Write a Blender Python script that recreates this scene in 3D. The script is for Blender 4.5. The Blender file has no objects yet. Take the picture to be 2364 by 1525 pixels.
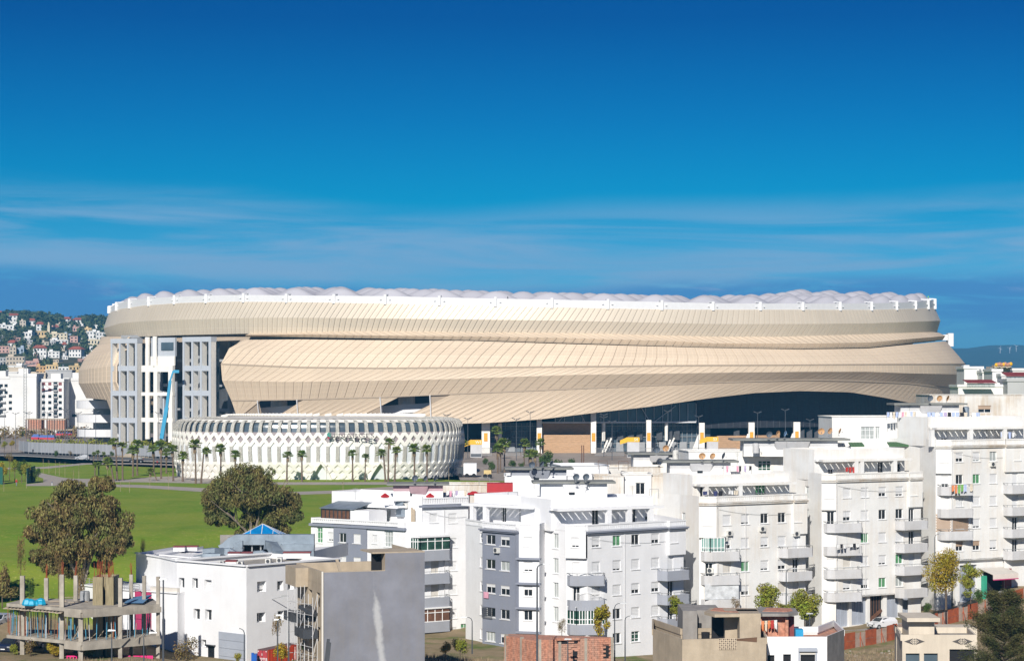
import bpy, bmesh, math, random
from math import sin, cos, pi, radians, sqrt, atan2, exp
from mathutils import Vector, Matrix, noise
random.seed(7)
R = random.Random(11)
# camera
F = 5200.0      # focal length in pixels of the 2364 px wide photograph
HY = 885.0      # row of the horizon
H = 21.0        # camera height over the park lawn
scene = bpy.context.scene
cam_d = bpy.data.cameras.new('camera')
cam_d.sensor_width = 36.0
cam_d.lens = 36.0 * F / 2364.0
cam_d.shift_y = (HY - 762.5) / 2364.0
cam_d.clip_start = 1.0
cam_d.clip_end = 60000.0
cam = bpy.data.objects.new('camera', cam_d)
scene.collection.objects.link(cam)
cam.location = (0, 0, H)
cam.rotation_euler = (radians(90), 0, 0)
scene.camera = cam
# light
SUN_EL = 30.0
SUN_AZ = 11.0   # degrees to the left of straight behind the camera
sun_dir = Vector((-sin(radians(SUN_AZ)) * cos(radians(SUN_EL)), -cos(radians(SUN_AZ)) * cos(radians(SUN_EL)), sin(radians(SUN_EL))))
sd = bpy.data.lights.new('sun', 'SUN')
sd.energy = 4.8
sd.angle = radians(0.53)
sd.color = (1.0, 0.955, 0.88)
sun = bpy.data.objects.new('sun', sd)
scene.collection.objects.link(sun)
sun.rotation_euler = sun_dir.to_track_quat('Z', 'Y').to_euler()
sun.location = (0, -50, 200)
world = bpy.data.worlds.new('World')
scene.world = world
world.use_nodes = True
nt = world.node_tree
nt.nodes.clear()
def N(t, **k):
 n = nt.nodes.new(t)
 for a, b in k.items():
  setattr(n, a, b)
 return n
def L(a, b):
 nt.links.new(a, b)
out = N('ShaderNodeOutputWorld')
bg = N('ShaderNodeBackground')
bg.inputs['Strength'].default_value = 0.1
sky = N('ShaderNodeTexSky')
sky.sky_type = 'NISHITA'
sky.sun_disc = False
sky.sun_elevation = radians(SUN_EL)
sky.sun_rotation = atan2(sun_dir.x, sun_dir.y)
sky.altitude = 60
sky.air_density = 1.0
sky.dust_density = 0.3
sky.ozone_density = 2.5
tc = N('ShaderNodeTexCoord')
sep = N('ShaderNodeSeparateXYZ')
L(tc.outputs['Generated'], sep.inputs[0])
ramp = N('ShaderNodeValToRGB')
mr = N('ShaderNodeMapRange')
mr.inputs['From Min'].default_value = 0.0
mr.inputs['From Max'].default_value = 0.2
L(sep.outputs['Z'], mr.inputs['Value'])
L(mr.outputs[0], ramp.inputs[0])
SKY_STOPS = [(0.0, (0.16, 0.40, 0.84)), (0.12, (0.12, 0.38, 0.78)), (0.24, (0.09, 0.41, 0.76)), (0.40, (0.0, 0.33, 0.60)), (0.58, (0.0, 0.235, 0.50)), (0.80, (0.0, 0.138, 0.375)), (1.0, (0.0, 0.12, 0.35))]
cr = ramp.color_ramp
cr.elements[0].position = 0.0
cr.elements[0].color = (*SKY_STOPS[0][1], 1)
cr.elements[1].position = 1.0
cr.elements[1].color = (*SKY_STOPS[-1][1], 1)
for p_, c_ in SKY_STOPS[1:-1]:
 e = cr.elements.new(p_)
 e.color = (*c_, 1)
mul = N('ShaderNodeMix', data_type='RGBA', blend_type='MULTIPLY')
mul.inputs['Factor'].default_value = 1.0
L(sky.outputs[0], mul.inputs['A'])
L(ramp.outputs[0], mul.inputs['B'])
def cloud_layer(scale, loc, z0, z1, z2, z3, t0, t1, prev, col, amount, rough=0.55, detail=6):
 mp = N('ShaderNodeMapping')
 mp.inputs['Scale'].default_value = scale
 mp.inputs['Location'].default_value = loc
 L(tc.outputs['Generated'], mp.inputs[0])
 no = N('ShaderNodeTexNoise')
 no.inputs['Scale'].default_value = 1.0
 no.inputs['Detail'].default_value = detail
 no.inputs['Roughness'].default_value = rough
 no.inputs['Distortion'].default_value = 0.6
 L(mp.outputs[0], no.inputs['Vector'])
 m1 = N('ShaderNodeMapRange', interpolation_type='SMOOTHSTEP')
 m1.inputs['From Min'].default_value = t0
 m1.inputs['From Max'].default_value = t1
 L(no.outputs[0], m1.inputs['Value'])
 up = N('ShaderNodeMapRange', interpolation_type='SMOOTHSTEP')
 up.inputs['From Min'].default_value = z0
 up.inputs['From Max'].default_value = z1
 wn = N('ShaderNodeTexNoise')
 wn.inputs['Scale'].default_value = 5.0
 wn.inputs['Detail'].default_value = 2
 L(tc.outputs['Generated'], wn.inputs['Vector'])
 ws = N('ShaderNodeMath', operation='MULTIPLY_ADD')
 ws.inputs[1].default_value = 0.03
 ws.inputs[2].default_value = -0.015
 L(wn.outputs[0], ws.inputs[0])
 za = N('ShaderNodeMath', operation='ADD')
 L(sep.outputs['Z'], za.inputs[0]); L(ws.outputs[0], za.inputs[1])
 L(za.outputs[0], up.inputs['Value'])
 dn = N('ShaderNodeMapRange', interpolation_type='SMOOTHSTEP')
 dn.inputs['From Min'].default_value = z2
 dn.inputs['From Max'].default_value = z3
 dn.inputs['To Min'].default_value = 1.0
 dn.inputs['To Max'].default_value = 0.0
 L(za.outputs[0], dn.inputs['Value'])
 a = N('ShaderNodeMath', operation='MULTIPLY'); L(up.outputs[0], a.inputs[0]); L(dn.outputs[0], a.inputs[1])
 b = N('ShaderNodeMath', operation='MULTIPLY'); L(a.outputs[0], b.inputs[0]); L(m1.outputs[0], b.inputs[1])
 c = N('ShaderNodeMath', operation='MULTIPLY'); L(b.outputs[0], c.inputs[0]); c.inputs[1].default_value = amount
 mx = N('ShaderNodeMix', data_type='RGBA')
 L(c.outputs[0], mx.inputs['Factor']); L(prev, mx.inputs['A'])
 mx.inputs['B'].default_value = (*col, 1)
 return mx.outputs['Result']
c1 = cloud_layer((6, 6, 75), (3.1, 0.4, 0.2), 0.036, 0.050, 0.066, 0.088, 0.36, 0.66, mul.outputs['Result'], (1.9, 3.7, 5.8), 0.95)
c2 = cloud_layer((11, 11, 75), (1.7, 4.2, 2.2), 0.014, 0.027, 0.040, 0.049, 0.34, 0.55, c1, (0.62, 1.95, 4.8), 0.78, 0.68, 9)
c3 = cloud_layer((14, 14, 90), (8.7, 1.2, 7.2), 0.036, 0.039, 0.042, 0.046, 0.50, 0.68, c2, (2.2, 3.3, 5.6), 0.75, 0.65, 8)
L(c3, bg.inputs['Color'])
L(bg.outputs[0], out.inputs['Surface'])
scene.view_settings.view_transform = 'Standard'
scene.view_settings.look = 'None'
scene.view_settings.exposure = 0.22
scene.view_settings.gamma = 1.0
scene.view_settings.use_curve_mapping = False
scene.render.engine = 'CYCLES'
scene.cycles.max_bounces = 6
scene.cycles.diffuse_bounces = 3
scene.cycles.glossy_bounces = 2
scene.cycles.transmission_bounces = 2
scene.cycles.volume_bounces = 0
scene.cycles.transparent_max_bounces = 8
scene.cycles.use_denoising = True
scene.cycles.caustics_reflective = False
scene.cycles.caustics_refractive = False
# helpers
COL = scene.collection
def WX(px, D): return (px - 1182.0) / F * D
def ZZ(py, D): return H + (HY - py) / F * D
def W(px, py, D): return Vector((WX(px, D), D, ZZ(py, D)))
def gD(py, z=0.0): return (H - z) * F / (py - HY)      # depth of level ground seen at row py
MATS = {}
def mat(name, col, rough=0.8, metal=0.0, var=0.08, scale=1.0, stretch=(1, 1, 1), col2=None, bump=0.0, bscale=None,
  spec=None, streak=0.0, streak_col=(0.30, 0.25, 0.19), island=0.0, emit=None, lo=0.35, hi=0.65, coat=0.0):
 if name in MATS: return MATS[name]
 m = bpy.data.materials.new(name)
 m.use_nodes = True
 t = m.node_tree
 b = t.nodes['Principled BSDF']
 b.inputs['Roughness'].default_value = rough
 b.inputs['Metallic'].default_value = metal
 if spec is not None: b.inputs['Specular IOR Level'].default_value = spec
 if coat: b.inputs['Coat Weight'].default_value = coat
 g = t.nodes.new('ShaderNodeNewGeometry')
 mp = t.nodes.new('ShaderNodeMapping')
 mp.inputs['Scale'].default_value = stretch
 t.links.new(g.outputs['Position'], mp.inputs[0])
 no = t.nodes.new('ShaderNodeTexNoise')
 no.inputs['Scale'].default_value = scale
 no.inputs['Detail'].default_value = 5
 no.inputs['Roughness'].default_value = 0.6
 t.links.new(mp.outputs[0], no.inputs['Vector'])
 mr = t.nodes.new('ShaderNodeMapRange')
 mr.inputs['From Min'].default_value = lo
 mr.inputs['From Max'].default_value = hi
 t.links.new(no.outputs[0], mr.inputs['Value'])
 mx = t.nodes.new('ShaderNodeMix'); mx.data_type = 'RGBA'
 c2 = col2 if col2 else tuple(c * (1 - var) for c in col)
 c1 = col if col2 else tuple(min(1, c * (1 + var * 0.5)) for c in col)
 mx.inputs['A'].default_value = (*c1, 1)
 mx.inputs['B'].default_value = (*c2, 1)
 t.links.new(mr.outputs[0], mx.inputs['Factor'])
 last = mx.outputs['Result']
 if island:
  hv = t.nodes.new('ShaderNodeHueSaturation')
  m2 = t.nodes.new('ShaderNodeMapRange')
  m2.inputs['To Min'].default_value = 1 - island
  m2.inputs['To Max'].default_value = 1 + island
  t.links.new(g.outputs['Random Per Island'], m2.inputs['Value'])
  t.links.new(m2.outputs[0], hv.inputs['Value'])
  m3 = t.nodes.new('ShaderNodeMapRange')
  m3.inputs['To Min'].default_value = 0.5 - island * 0.05
  m3.inputs['To Max'].default_value = 0.5 + island * 0.05
  t.links.new(g.outputs['Random Per Island'], m3.inputs['Value'])
  t.links.new(m3.outputs[0], hv.inputs['Hue'])
  t.links.new(last, hv.inputs['Color'])
  last = hv.outputs[0]
 if streak:
  mp2 = t.nodes.new('ShaderNodeMapping')
  mp2.inputs['Scale'].default_value = (1.6, 1.6, 0.12)
  t.links.new(g.outputs['Position'], mp2.inputs[0])
  n2 = t.nodes.new('ShaderNodeTexNoise')
  n2.inputs['Scale'].default_value = 1.0
  n2.inputs['Detail'].default_value = 6
  n2.inputs['Roughness'].default_value = 0.7
  t.links.new(mp2.outputs[0], n2.inputs['Vector'])
  n3 = t.nodes.new('ShaderNodeTexNoise')
  n3.inputs['Scale'].default_value = 0.22
  n3.inputs['Detail'].default_value = 3
  t.links.new(g.outputs['Position'], n3.inputs['Vector'])
  ma = t.nodes.new('ShaderNodeMath'); ma.operation = 'MULTIPLY'
  t.links.new(n2.outputs[0], ma.inputs[0]); t.links.new(n3.outputs[0], ma.inputs[1])
  mr2 = t.nodes.new('ShaderNodeMapRange')
  mr2.inputs['From Min'].default_value = 0.20
  mr2.inputs['From Max'].default_value = 0.36
  mr2.inputs['To Max'].default_value = streak
  t.links.new(ma.outputs[0], mr2.inputs['Value'])
  mx2 = t.nodes.new('ShaderNodeMix'); mx2.data_type = 'RGBA'
  t.links.new(mr2.outputs[0], mx2.inputs['Factor'])
  t.links.new(last, mx2.inputs['A'])
  mx2.inputs['B'].default_value = (*streak_col, 1)
  last = mx2.outputs['Result']
 t.links.new(last, b.inputs['Base Color'])
 if bump:
  bn = t.nodes.new('ShaderNodeBump')
  bn.inputs['Strength'].default_value = bump
  bn.inputs['Distance'].default_value = 0.05
  nb = t.nodes.new('ShaderNodeTexNoise')
  nb.inputs['Scale'].default_value = bscale or scale * 6
  nb.inputs['Detail'].default_value = 4
  t.links.new(g.outputs['Position'], nb.inputs['Vector'])
  t.links.new(nb.outputs[0], bn.inputs['Height'])
  t.links.new(bn.outputs[0], b.inputs['Normal'])
 if emit:
  b.inputs['Emission Color'].default_value = (*emit[0], 1)
  b.inputs['Emission Strength'].default_value = emit[1]
 MATS[name] = m
 return m
class Fr:
 """frame standing on a wall: s along it, d outwards, z up"""
 def __init__(s, A, B):
  s.A = Vector((A[0], A[1])); s.B = Vector((B[0], B[1]))
  s.u = (s.B - s.A); s.len = s.u.length; s.u.normalize()
  s.n = Vector((s.u.y, -s.u.x))
  if s.n.y > 0 and abs(s.n.y) > 0.02: s.n = -s.n
 def p(s, a, d, z):
  q = s.A + s.u * a + s.n * d
  return (q.x, q.y, z)
 def s_px(s, px):
  k = (px - 1182.0) / F
  d = s.B - s.A
  t = (k * s.A.y - s.A.x) / (d.x - k * d.y)
  return t * s.len
 def D_px(s, px):
  return s.A.y + s.u.y * s.s_px(px)
 def mtx(s, a, d, z):
  x, y, zz = s.p(a, d, z)
  return Matrix(((s.u.x, -s.n.x, 0, x), (s.u.y, -s.n.y, 0, y), (0, 0, 1, zz), (0, 0, 0, 1)))
class MB:
 def __init__(s): s.v = []; s.f = []; s.m = []; s.mi = 0; s.uv = None
 def q(s, *pts, m=None):
  i = len(s.v); s.v += [tuple(p) for p in pts]; s.f.append(tuple(range(i, i + len(pts)))); s.m.append(s.mi if m is None else m)
 def hexa(s, P, m=None):
  i = len(s.v); s.v += [tuple(p) for p in P]
  for f in ((0, 3, 2, 1), (4, 5, 6, 7), (0, 1, 5, 4), (1, 2, 6, 5), (2, 3, 7, 6), (3, 0, 4, 7)):
   s.f.append(tuple(i + k for k in f)); s.m.append(s.mi if m is None else m)
 def box(s, x0, x1, y0, y1, z0, z1, m=None):
  s.hexa([(x0, y0, z0), (x1, y0, z0), (x1, y1, z0), (x0, y1, z0), (x0, y0, z1), (x1, y0, z1), (x1, y1, z1), (x0, y1, z1)], m)
 def fbox(s, fr, a0, a1, d0, d1, z0, z1, m=None):
  s.hexa([fr.p(a0, d1, z0), fr.p(a1, d1, z0), fr.p(a1, d0, z0), fr.p(a0, d0, z0),
    fr.p(a0, d1, z1), fr.p(a1, d1, z1), fr.p(a1, d0, z1), fr.p(a0, d0, z1)], m)
 def beam(s, p0, p1, w, h=None, m=None, up=(0, 0, 1)):
  h = w if h is None else h
  p0 = Vector(p0); p1 = Vector(p1); d = (p1 - p0)
  if d.length < 1e-6: return
  d.normalize(); up = Vector(up)
  if abs(d.dot(up)) > 0.98: up = Vector((1, 0, 0))
  a = d.cross(up).normalized() * w / 2; b = a.cross(d).normalized() * h / 2
  s.hexa([p0 - a - b, p0 + a - b, p1 + a - b, p1 - a - b, p0 - a + b, p0 + a + b, p1 + a + b, p1 - a + b], m)
 def tube(s, p0, p1, r0, r1=None, n=6, m=None, cap=True):
  r1 = r0 if r1 is None else r1
  p0 = Vector(p0); p1 = Vector(p1); d = (p1 - p0)
  if d.length < 1e-6: return
  d.normalize(); up = Vector((0, 0, 1)) if abs(d.z) < 0.95 else Vector((1, 0, 0))
  a = d.cross(up).normalized(); b = a.cross(d).normalized()
  i = len(s.v)
  for p, r in ((p0, r0), (p1, r1)):
   for k in range(n):
    t = 2 * pi * k / n
    s.v.append(tuple(p + a * cos(t) * r + b * sin(t) * r))
  mm = s.mi if m is None else m
  for k in range(n):
   s.f.append((i + k, i + (k + 1) % n, i + n + (k + 1) % n, i + n + k)); s.m.append(mm)
  if cap:
   s.f.append(tuple(i + n + k for k in range(n))); s.m.append(mm)
   s.f.append(tuple(i + n - 1 - k for k in range(n))); s.m.append(mm)
 def path(s, pts, rs, n=6, m=None):
  for k in range(len(pts) - 1): s.tube(pts[k], pts[k + 1], rs[k], rs[k + 1], n, m)
 def prism(s, poly, z0, z1, m=None, mtop=None):
  i = len(s.v); n = len(poly); mm = s.mi if m is None else m
  ar = sum(poly[k][0] * poly[(k + 1) % n][1] - poly[(k + 1) % n][0] * poly[k][1] for k in range(n))
  if ar < 0: poly = poly[::-1]
  s.v += [(p[0], p[1], z0) for p in poly] + [(p[0], p[1], z1) for p in poly]
  for k in range(n):
   s.f.append((i + k, i + (k + 1) % n, i + n + (k + 1) % n, i + n + k)); s.m.append(mm)
  s.f.append(tuple(i + n + k for k in range(n))); s.m.append(mm if mtop is None else mtop)
  s.f.append(tuple(i + n - 1 - k for k in range(n))); s.m.append(mm)
 def lathe(s, c, prof, n=16, m=None, ax=None):
  i = len(s.v); c = Vector(c)
  if ax is None: ax = Vector((0, 0, 1))
  ax = Vector(ax).normalized()
  t0 = ax.cross(Vector((0, 0, 1)) if abs(ax.z) < 0.9 else Vector((1, 0, 0))).normalized(); t1 = ax.cross(t0)
  for r, z in prof:
   for k in range(n):
    t = 2 * pi * k / n
    s.v.append(tuple(c + ax * z + t0 * cos(t) * r + t1 * sin(t) * r))
  mm = s.mi if m is None else m
  for j in range(len(prof) - 1):
   for k in range(n):
    a = i + j * n + k; b = i + j * n + (k + 1) % n
    s.f.append((a, b, b + n, a + n)); s.m.append(mm)
 def grid(s, rows, m=None, closed=False):
  i = len(s.v); nr = len(rows); nc = len(rows[0]); mm = s.mi if m is None else m
  for r in rows: s.v += [tuple(p) for p in r]
  for a in range(nr - 1):
   for b in range(nc - 1):
    k = i + a * nc + b
    s.f.append((k, k + 1, k + nc + 1, k + nc)); s.m.append(mm)
 def mesh(s, name, mats, smooth=False):
  me = bpy.data.meshes.new(name)
  me.from_pydata(s.v, [], s.f)
  if not isinstance(mats, (list, tuple)): mats = [mats]
  for m in mats: me.materials.append(m)
  if len(mats) > 1: me.polygons.foreach_set('material_index', s.m)
  if smooth: me.polygons.foreach_set('use_smooth', [True] * len(me.polygons))
  if s.uv:
   ul = me.uv_layers.new(name='UVMap')
   for p in me.polygons:
    for li in p.loop_indices: ul.data[li].uv = s.uv[me.loops[li].vertex_index]
  me.update()
  return me
 def build(s, name, mats, parent=None, smooth=False, local=False, **kw):
  o = bpy.data.objects.new(name, s.mesh(name, mats, smooth))
  COL.objects.link(o)
  if parent is not None:
   o.parent = parent
   if not local: o.location = -wloc(parent)
  props(o, **kw)
  return o
WL = {}
def wloc(o):
 v = Vector((0, 0, 0))
 while o is not None:
  v = v + o.location; o = o.parent
 return v
def props(o, label=None, cat=None, group=None, kind=None):
 if label: o['label'] = label
 if cat: o['category'] = cat
 if group: o['group'] = group
 if kind: o['kind'] = kind
def root(name, loc, label, cat, group=None, rz=0.0):
 o = bpy.data.objects.new(name, None)
 o.empty_display_size = 0.5
 COL.objects.link(o)
 o.location = loc
 if rz: o.rotation_euler.z = rz
 props(o, label, cat, group)
 return o
def inst(name, mesh, parent=None, loc=(0, 0, 0), rz=0.0, sc=1.0, mtx=None, **kw):
 o = bpy.data.objects.new(name, mesh)
 COL.objects.link(o)
 if mtx is not None:
  if parent is not None:
   m = mtx.copy(); m.translation = m.translation - wloc(parent); mtx = m
  o.matrix_basis = mtx
 else:
  o.location = loc
  if rz: o.rotation_euler.z = rz
  if sc != 1.0: o.scale = (sc, sc, sc) if not isinstance(sc, tuple) else sc
 if parent is not None: o.parent = parent
 props(o, **kw)
 return o
def copy_thing(r, loc, rz=0.0, sc=None, label=None, group=None):
 c = r.copy(); COL.objects.link(c); c.location = loc; c.rotation_euler.z = rz
 if sc is not None: c.scale = (sc, sc, sc) if not isinstance(sc, tuple) else sc
 if label: c['label'] = label
 if group: c['group'] = group
 for ch in r.children:
  d = ch.copy(); COL.objects.link(d); d.parent = c
  for g in ch.children:
   e = g.copy(); COL.objects.link(e); e.parent = d
 return c
def interp(tab, x):
 if x <= tab[0][0]: return tab[0][1]
 for (x0, y0), (x1, y1) in zip(tab, tab[1:]):
  if x <= x1: return y0 + (y1 - y0) * (x - x0) / (x1 - x0)
 return tab[-1][1]
ORD = ['first', 'second', 'third', 'fourth', 'fifth', 'sixth', 'seventh', 'eighth', 'ninth', 'tenth', 'eleventh', 'twelfth',
 'thirteenth', 'fourteenth', 'fifteenth', 'sixteenth', 'seventeenth', 'eighteenth', 'nineteenth', 'twentieth']
# materials
M = {}
M['white'] = mat('white_paint', (0.80, 0.80, 0.81), 0.75, var=0.05, scale=0.4, streak=0.12, streak_col=(0.5, 0.48, 0.45), bump=0.15, bscale=3)
M['white_old'] = mat('weathered_white_plaster', (0.79, 0.785, 0.765), 0.85, var=0.09, scale=0.3, streak=0.42, streak_col=(0.66, 0.575, 0.47), bump=0.2, bscale=3)
M['white_stain'] = mat('stained_plaster', (0.70, 0.68, 0.64), 0.9, var=0.14, scale=0.5, streak=0.8, streak_col=(0.50, 0.40, 0.29), bump=0.25, bscale=3)
M['greyblue'] = mat('grey_blue_paint', (0.235, 0.255, 0.315), 0.8, var=0.07, scale=0.4, streak=0.1, bump=0.1, bscale=3)
M['balc'] = mat('pale_grey_balcony_paint', (0.56, 0.56, 0.57), 0.8, var=0.08, scale=0.6, streak=0.3, streak_col=(0.42, 0.38, 0.33))
M['greyroof'] = mat('grey_slab', (0.22, 0.225, 0.21), 0.9, var=0.2, scale=0.7)
M['frame'] = mat('white_frame', (0.8, 0.8, 0.8), 0.5, var=0.02)
M['shutter'] = mat('roller_shutter', (0.70, 0.70, 0.70), 0.6, var=0.04)
M['shutter_b'] = mat('brown_roller_shutter', (0.42, 0.30, 0.21), 0.6, var=0.1)
M['shutter_g'] = mat('beige_roller_shutter', (0.62, 0.58, 0.52), 0.6, var=0.06)
M['glass'] = mat('dark_window_glass', (0.02, 0.025, 0.03), 0.12, var=0.5, scale=0.8, spec=0.6)
M['glass_green'] = mat('green_window_glass', (0.03, 0.085, 0.06), 0.15, var=0.5, scale=1.2, spec=0.6)
M['curtain'] = mat('curtained_glass', (0.42, 0.45, 0.44), 0.3, var=0.3, scale=2.0, stretch=(3, 3, .3))
M['curtain_g'] = mat('green_curtain', (0.10, 0.28, 0.13), 0.4, var=0.3, scale=2.0)
M['brown'] = mat('brown_wood', (0.16, 0.08, 0.05), 0.5, var=0.3, scale=2)
M['rail'] = mat('rail_metal', (0.30, 0.31, 0.31), 0.5, metal=0.3)
M['concrete'] = mat('raw_concrete', (0.40, 0.36, 0.30), 0.9, var=0.25, scale=0.9, streak=0.4, streak_col=(0.24, 0.2, 0.16), bump=0.3, bscale=5)
M['concrete_b'] = mat('beige_render', (0.46, 0.38, 0.28), 0.92, var=0.15, scale=0.7, streak=0.35, streak_col=(0.27, 0.21, 0.15), bump=0.3, bscale=4)
M['concrete_g'] = mat('grey_concrete', (0.30, 0.28, 0.26), 0.9, var=0.2, scale=0.8, streak=0.4, streak_col=(0.18, 0.16, 0.14), bump=0.3, bscale=5)
M['greywall'] = mat('blue_grey_render', (0.225, 0.23, 0.265), 0.92, var=0.22, scale=0.22, bump=0.25, bscale=3, streak=0.25, streak_col=(0.27, 0.245, 0.22))
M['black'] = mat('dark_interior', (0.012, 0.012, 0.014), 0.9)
M['dark'] = mat('dark_steel', (0.05, 0.055, 0.065), 0.6, var=0.2)
M['brickred'] = mat('hollow_brick', (0.56, 0.25, 0.16), 0.9, var=0.4, scale=2.6, bump=0.3, streak=.5, streak_col=(.33, .27, .22))
M['red'] = mat('red_paint', (0.42, 0.02, 0.025), 0.5, var=0.1)
M['darkred'] = mat('dark_red_sheet', (0.22, 0.045, 0.045), 0.6, var=0.1)
M['rust'] = mat('rusty_sheet', (0.36, 0.085, 0.03), 0.8, var=0.3, scale=1.2, bump=0.2)
M['steel'] = mat('galvanised_duct', (0.27, 0.32, 0.37), 0.45, metal=0.35, var=0.2, scale=0.8)
M['lamp'] = mat('lamp_post_paint', (0.10, 0.11, 0.125), 0.5, metal=0.3)
M['lamphead'] = mat('lamp_head', (0.35, 0.36, 0.37), 0.4, metal=0.2)
M['dish_g'] = mat('grey_dish', (0.10, 0.13, 0.17), 0.5)
M['dish_o'] = mat('rusty_orange_dish', (0.62, 0.36, 0.17), 0.7, var=0.3, scale=3)
M['dish_b'] = mat('blue_dish', (0.20, 0.35, 0.55), 0.5)
M['acw'] = mat('ac_casing', (0.66, 0.65, 0.61), 0.5, var=0.08, scale=3)
# ground
CTRL = [(-100, -1.0, 290), (100, -.9, 290), (300, -1, 290), (500, -1, 292), (640, -1.2, 300), (-100, -4.2, 250), (100, -4.2, 250), (300, -4.2, 256), (300, -7.0, 242), (450, -8, 238), (400, -8, 232), (450, -5, 262),
  (-50, -6.3, 225), (150, -6.3, 225), (330, -6.3, 226), (100, -7.0, 200), (400, -7.5, 205), (600, -8, 232), (850, -8.5, 215), (1000, -9.0, 240), (1100, -10.3, 262),
  (720, -8.5, 286), (800, -9.5, 280), (900, -10, 277), (1000, -10.3, 276), (760, -4, 300), (900, -4, 305),
  (1250, -10.6, 255), (1250, -9.3, 232), (1500, -11.5, 262), (1600, -12, 262), (1750, -12, 262), (1900, -12.0, 262), (1750, -12, 225), (1920, -10.7, 284),
  (1600, -11.8, 278), (1750, -11.6, 282), (1850, -11, 284),
  (1949, -11.76, 277), (2023, -11.6, 281.7), (2071, -11.3, 284.7), (2213, -10.2, 293.7), (2258, -9.8, 296.6), (2360, -8.5, 303), (2440, -7.3, 308),
  (1960, -10.6, 287), (2035, -10.5, 289.5), (2110, -10.1, 293), (2180, -9.3, 298), (2240, -8.4, 301), (2320, -6.8, 304), (2400, -5.5, 309), (2500, -4.5, 313),
  (2000, -11.9, 268), (2100, -11.5, 268), (2200, -10.9, 272), (2300, -10.2, 285),
  (2350, -9.9, 275), (2364, -10.5, 245), (2100, -11.5, 240), (2200, -12, 225),
  (1100, -5, 330), (1300, -6, 330), (1700, -6, 330), (2200, -4, 335), (2600, -2, 340)]
CP = [(WX(a, d), d, z) for a, z, d in CTRL]
for k in range(-12, 22): CP.append((k * 9.0, 375.0, 0.0))
for k in range(-10, 4): CP.append((k * 9.0, 335.0, -0.15))
for k in range(-6, 7): CP.append((k * 16.0, 150.0, -12.0))
def gz(x, y):
 if y >= 372: return 0.0
 if y < 150: return -12.0 + (150 - y) * 0.02
 s = 0.0; w = 0.0
 for a, b, z in CP:
  d = (a - x) ** 2 + (b - y) ** 2 + 1.0
  k = 1.0 / (d * d)
  s += k * z; w += k
 v = s / w
 if y > 355: v *= (372 - y) / 17.0
 return v
# ---- hill rising beyond the town on the left, low ridge far behind
def hill_h(x, y):
 pxx = 1182 + x / max(y, 1) * F
 if y < 1150: return 0.0
 t = min(1.0, (y - 1150) / 1050.0)
 top = interp([(-900, 76), (-100, 81), (60, 83), (150, 79), (240, 79), (420, 72), (700, 40), (1100, 0)], pxx)
 e = t ** 0.85
 h = top * e
 if y > 2250: h -= (y - 2250) * 0.09
 h += (noise.noise(Vector((x * 0.006, y * 0.004, 0.3))) * 4) * min(1, t * 2) * (1 if top > 5 else 0)
 return max(h, 0.0) if y < 3300 else 0.0
xs = [-9000, -5000, -3000, -2000, -1400] + [-1100 + 60 * k for k in range(12)] + [-370 + 12 * k for k in range(19)] + [-142 + 3.6 * k for k in range(80)] + [150, 170, 200, 240, 300, 400, 520, 700, 1000, 1500, 2500, 4500, 9000]
ys = [-400, -200, 0, 80, 120, 150, 175, 190] + [200 + 4 * k for k in range(46)] + [390, 420, 470, 540, 640, 760, 900, 1050, 1150] + [1180 + 40 * k for k in range(54)] + [3400, 4500, 6500, 9500, 14000]
g = MB()
rows = []
for y in ys:
 r = []
 for x in xs:
  z = gz(x, y) if y < 372 else (hill_h(x, y) if y > 1150 else 0.0)
  r.append((x, y, z))
 rows.append(r)
g.grid(rows)
gm = bpy.data.materials.new('ground_earth_and_grass')
gm.use_nodes = True
t = gm.node_tree; b = t.nodes['Principled BSDF']; b.inputs['Roughness'].default_value = 1.0
b.inputs['Specular IOR Level'].default_value = 0.1
geo = t.nodes.new('ShaderNodeNewGeometry')
def tn(scale, detail=5, rough=0.6, st=None):
 n = t.nodes.new('ShaderNodeTexNoise'); n.inputs['Scale'].default_value = scale; n.inputs['Detail'].default_value = detail
 n.inputs['Roughness'].default_value = rough
 if st:
  mp = t.nodes.new('ShaderNodeMapping'); mp.inputs['Scale'].default_value = st
  t.links.new(geo.outputs['Position'], mp.inputs[0]); t.links.new(mp.outputs[0], n.inputs['Vector'])
 else: t.links.new(geo.outputs['Position'], n.inputs['Vector'])
 return n.outputs[0]
def tr(v, a, b_, c=0, d=1):
 m = t.nodes.new('ShaderNodeMapRange'); m.inputs['From Min'].default_value = a; m.inputs['From Max'].default_value = b_
 m.inputs['To Min'].default_value = c; m.inputs['To Max'].default_value = d
 t.links.new(v, m.inputs['Value']); return m.outputs[0]
def tm(op, a, b_):
 m = t.nodes.new('ShaderNodeMath'); m.operation = op; m.use_clamp = False
 for i, v in enumerate((a, b_)):
  if isinstance(v, (int, float)): m.inputs[i].default_value = v
  else: t.links.new(v, m.inputs[i])
 return m.outputs[0]
def tx(f, a, b_):
 m = t.nodes.new('ShaderNodeMix'); m.data_type = 'RGBA'
 if isinstance(f, float): m.inputs['Factor'].default_value = f
 else: t.links.new(f, m.inputs['Factor'])
 for k, v in (('A', a), ('B', b_)):
  if isinstance(v, tuple): m.inputs[k].default_value = (*v, 1)
  else: t.links.new(v, m.inputs[k])
 return m.outputs['Result']
sp = t.nodes.new('ShaderNodeSeparateXYZ'); t.links.new(geo.outputs['Position'], sp.inputs[0])
earth = tx(tr(tn(0.35), .35, .65), (0.33, 0.25, 0.16), (0.22, 0.18, 0.10))
earth = tx(tr(tn(0.18, 4), .52, .66), earth, (0.12, 0.16, 0.04))
grass = tx(tr(tn(0.05, 5), .38, .62), (0.15, 0.265, 0.02), (0.235, 0.295, 0.035))
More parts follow.
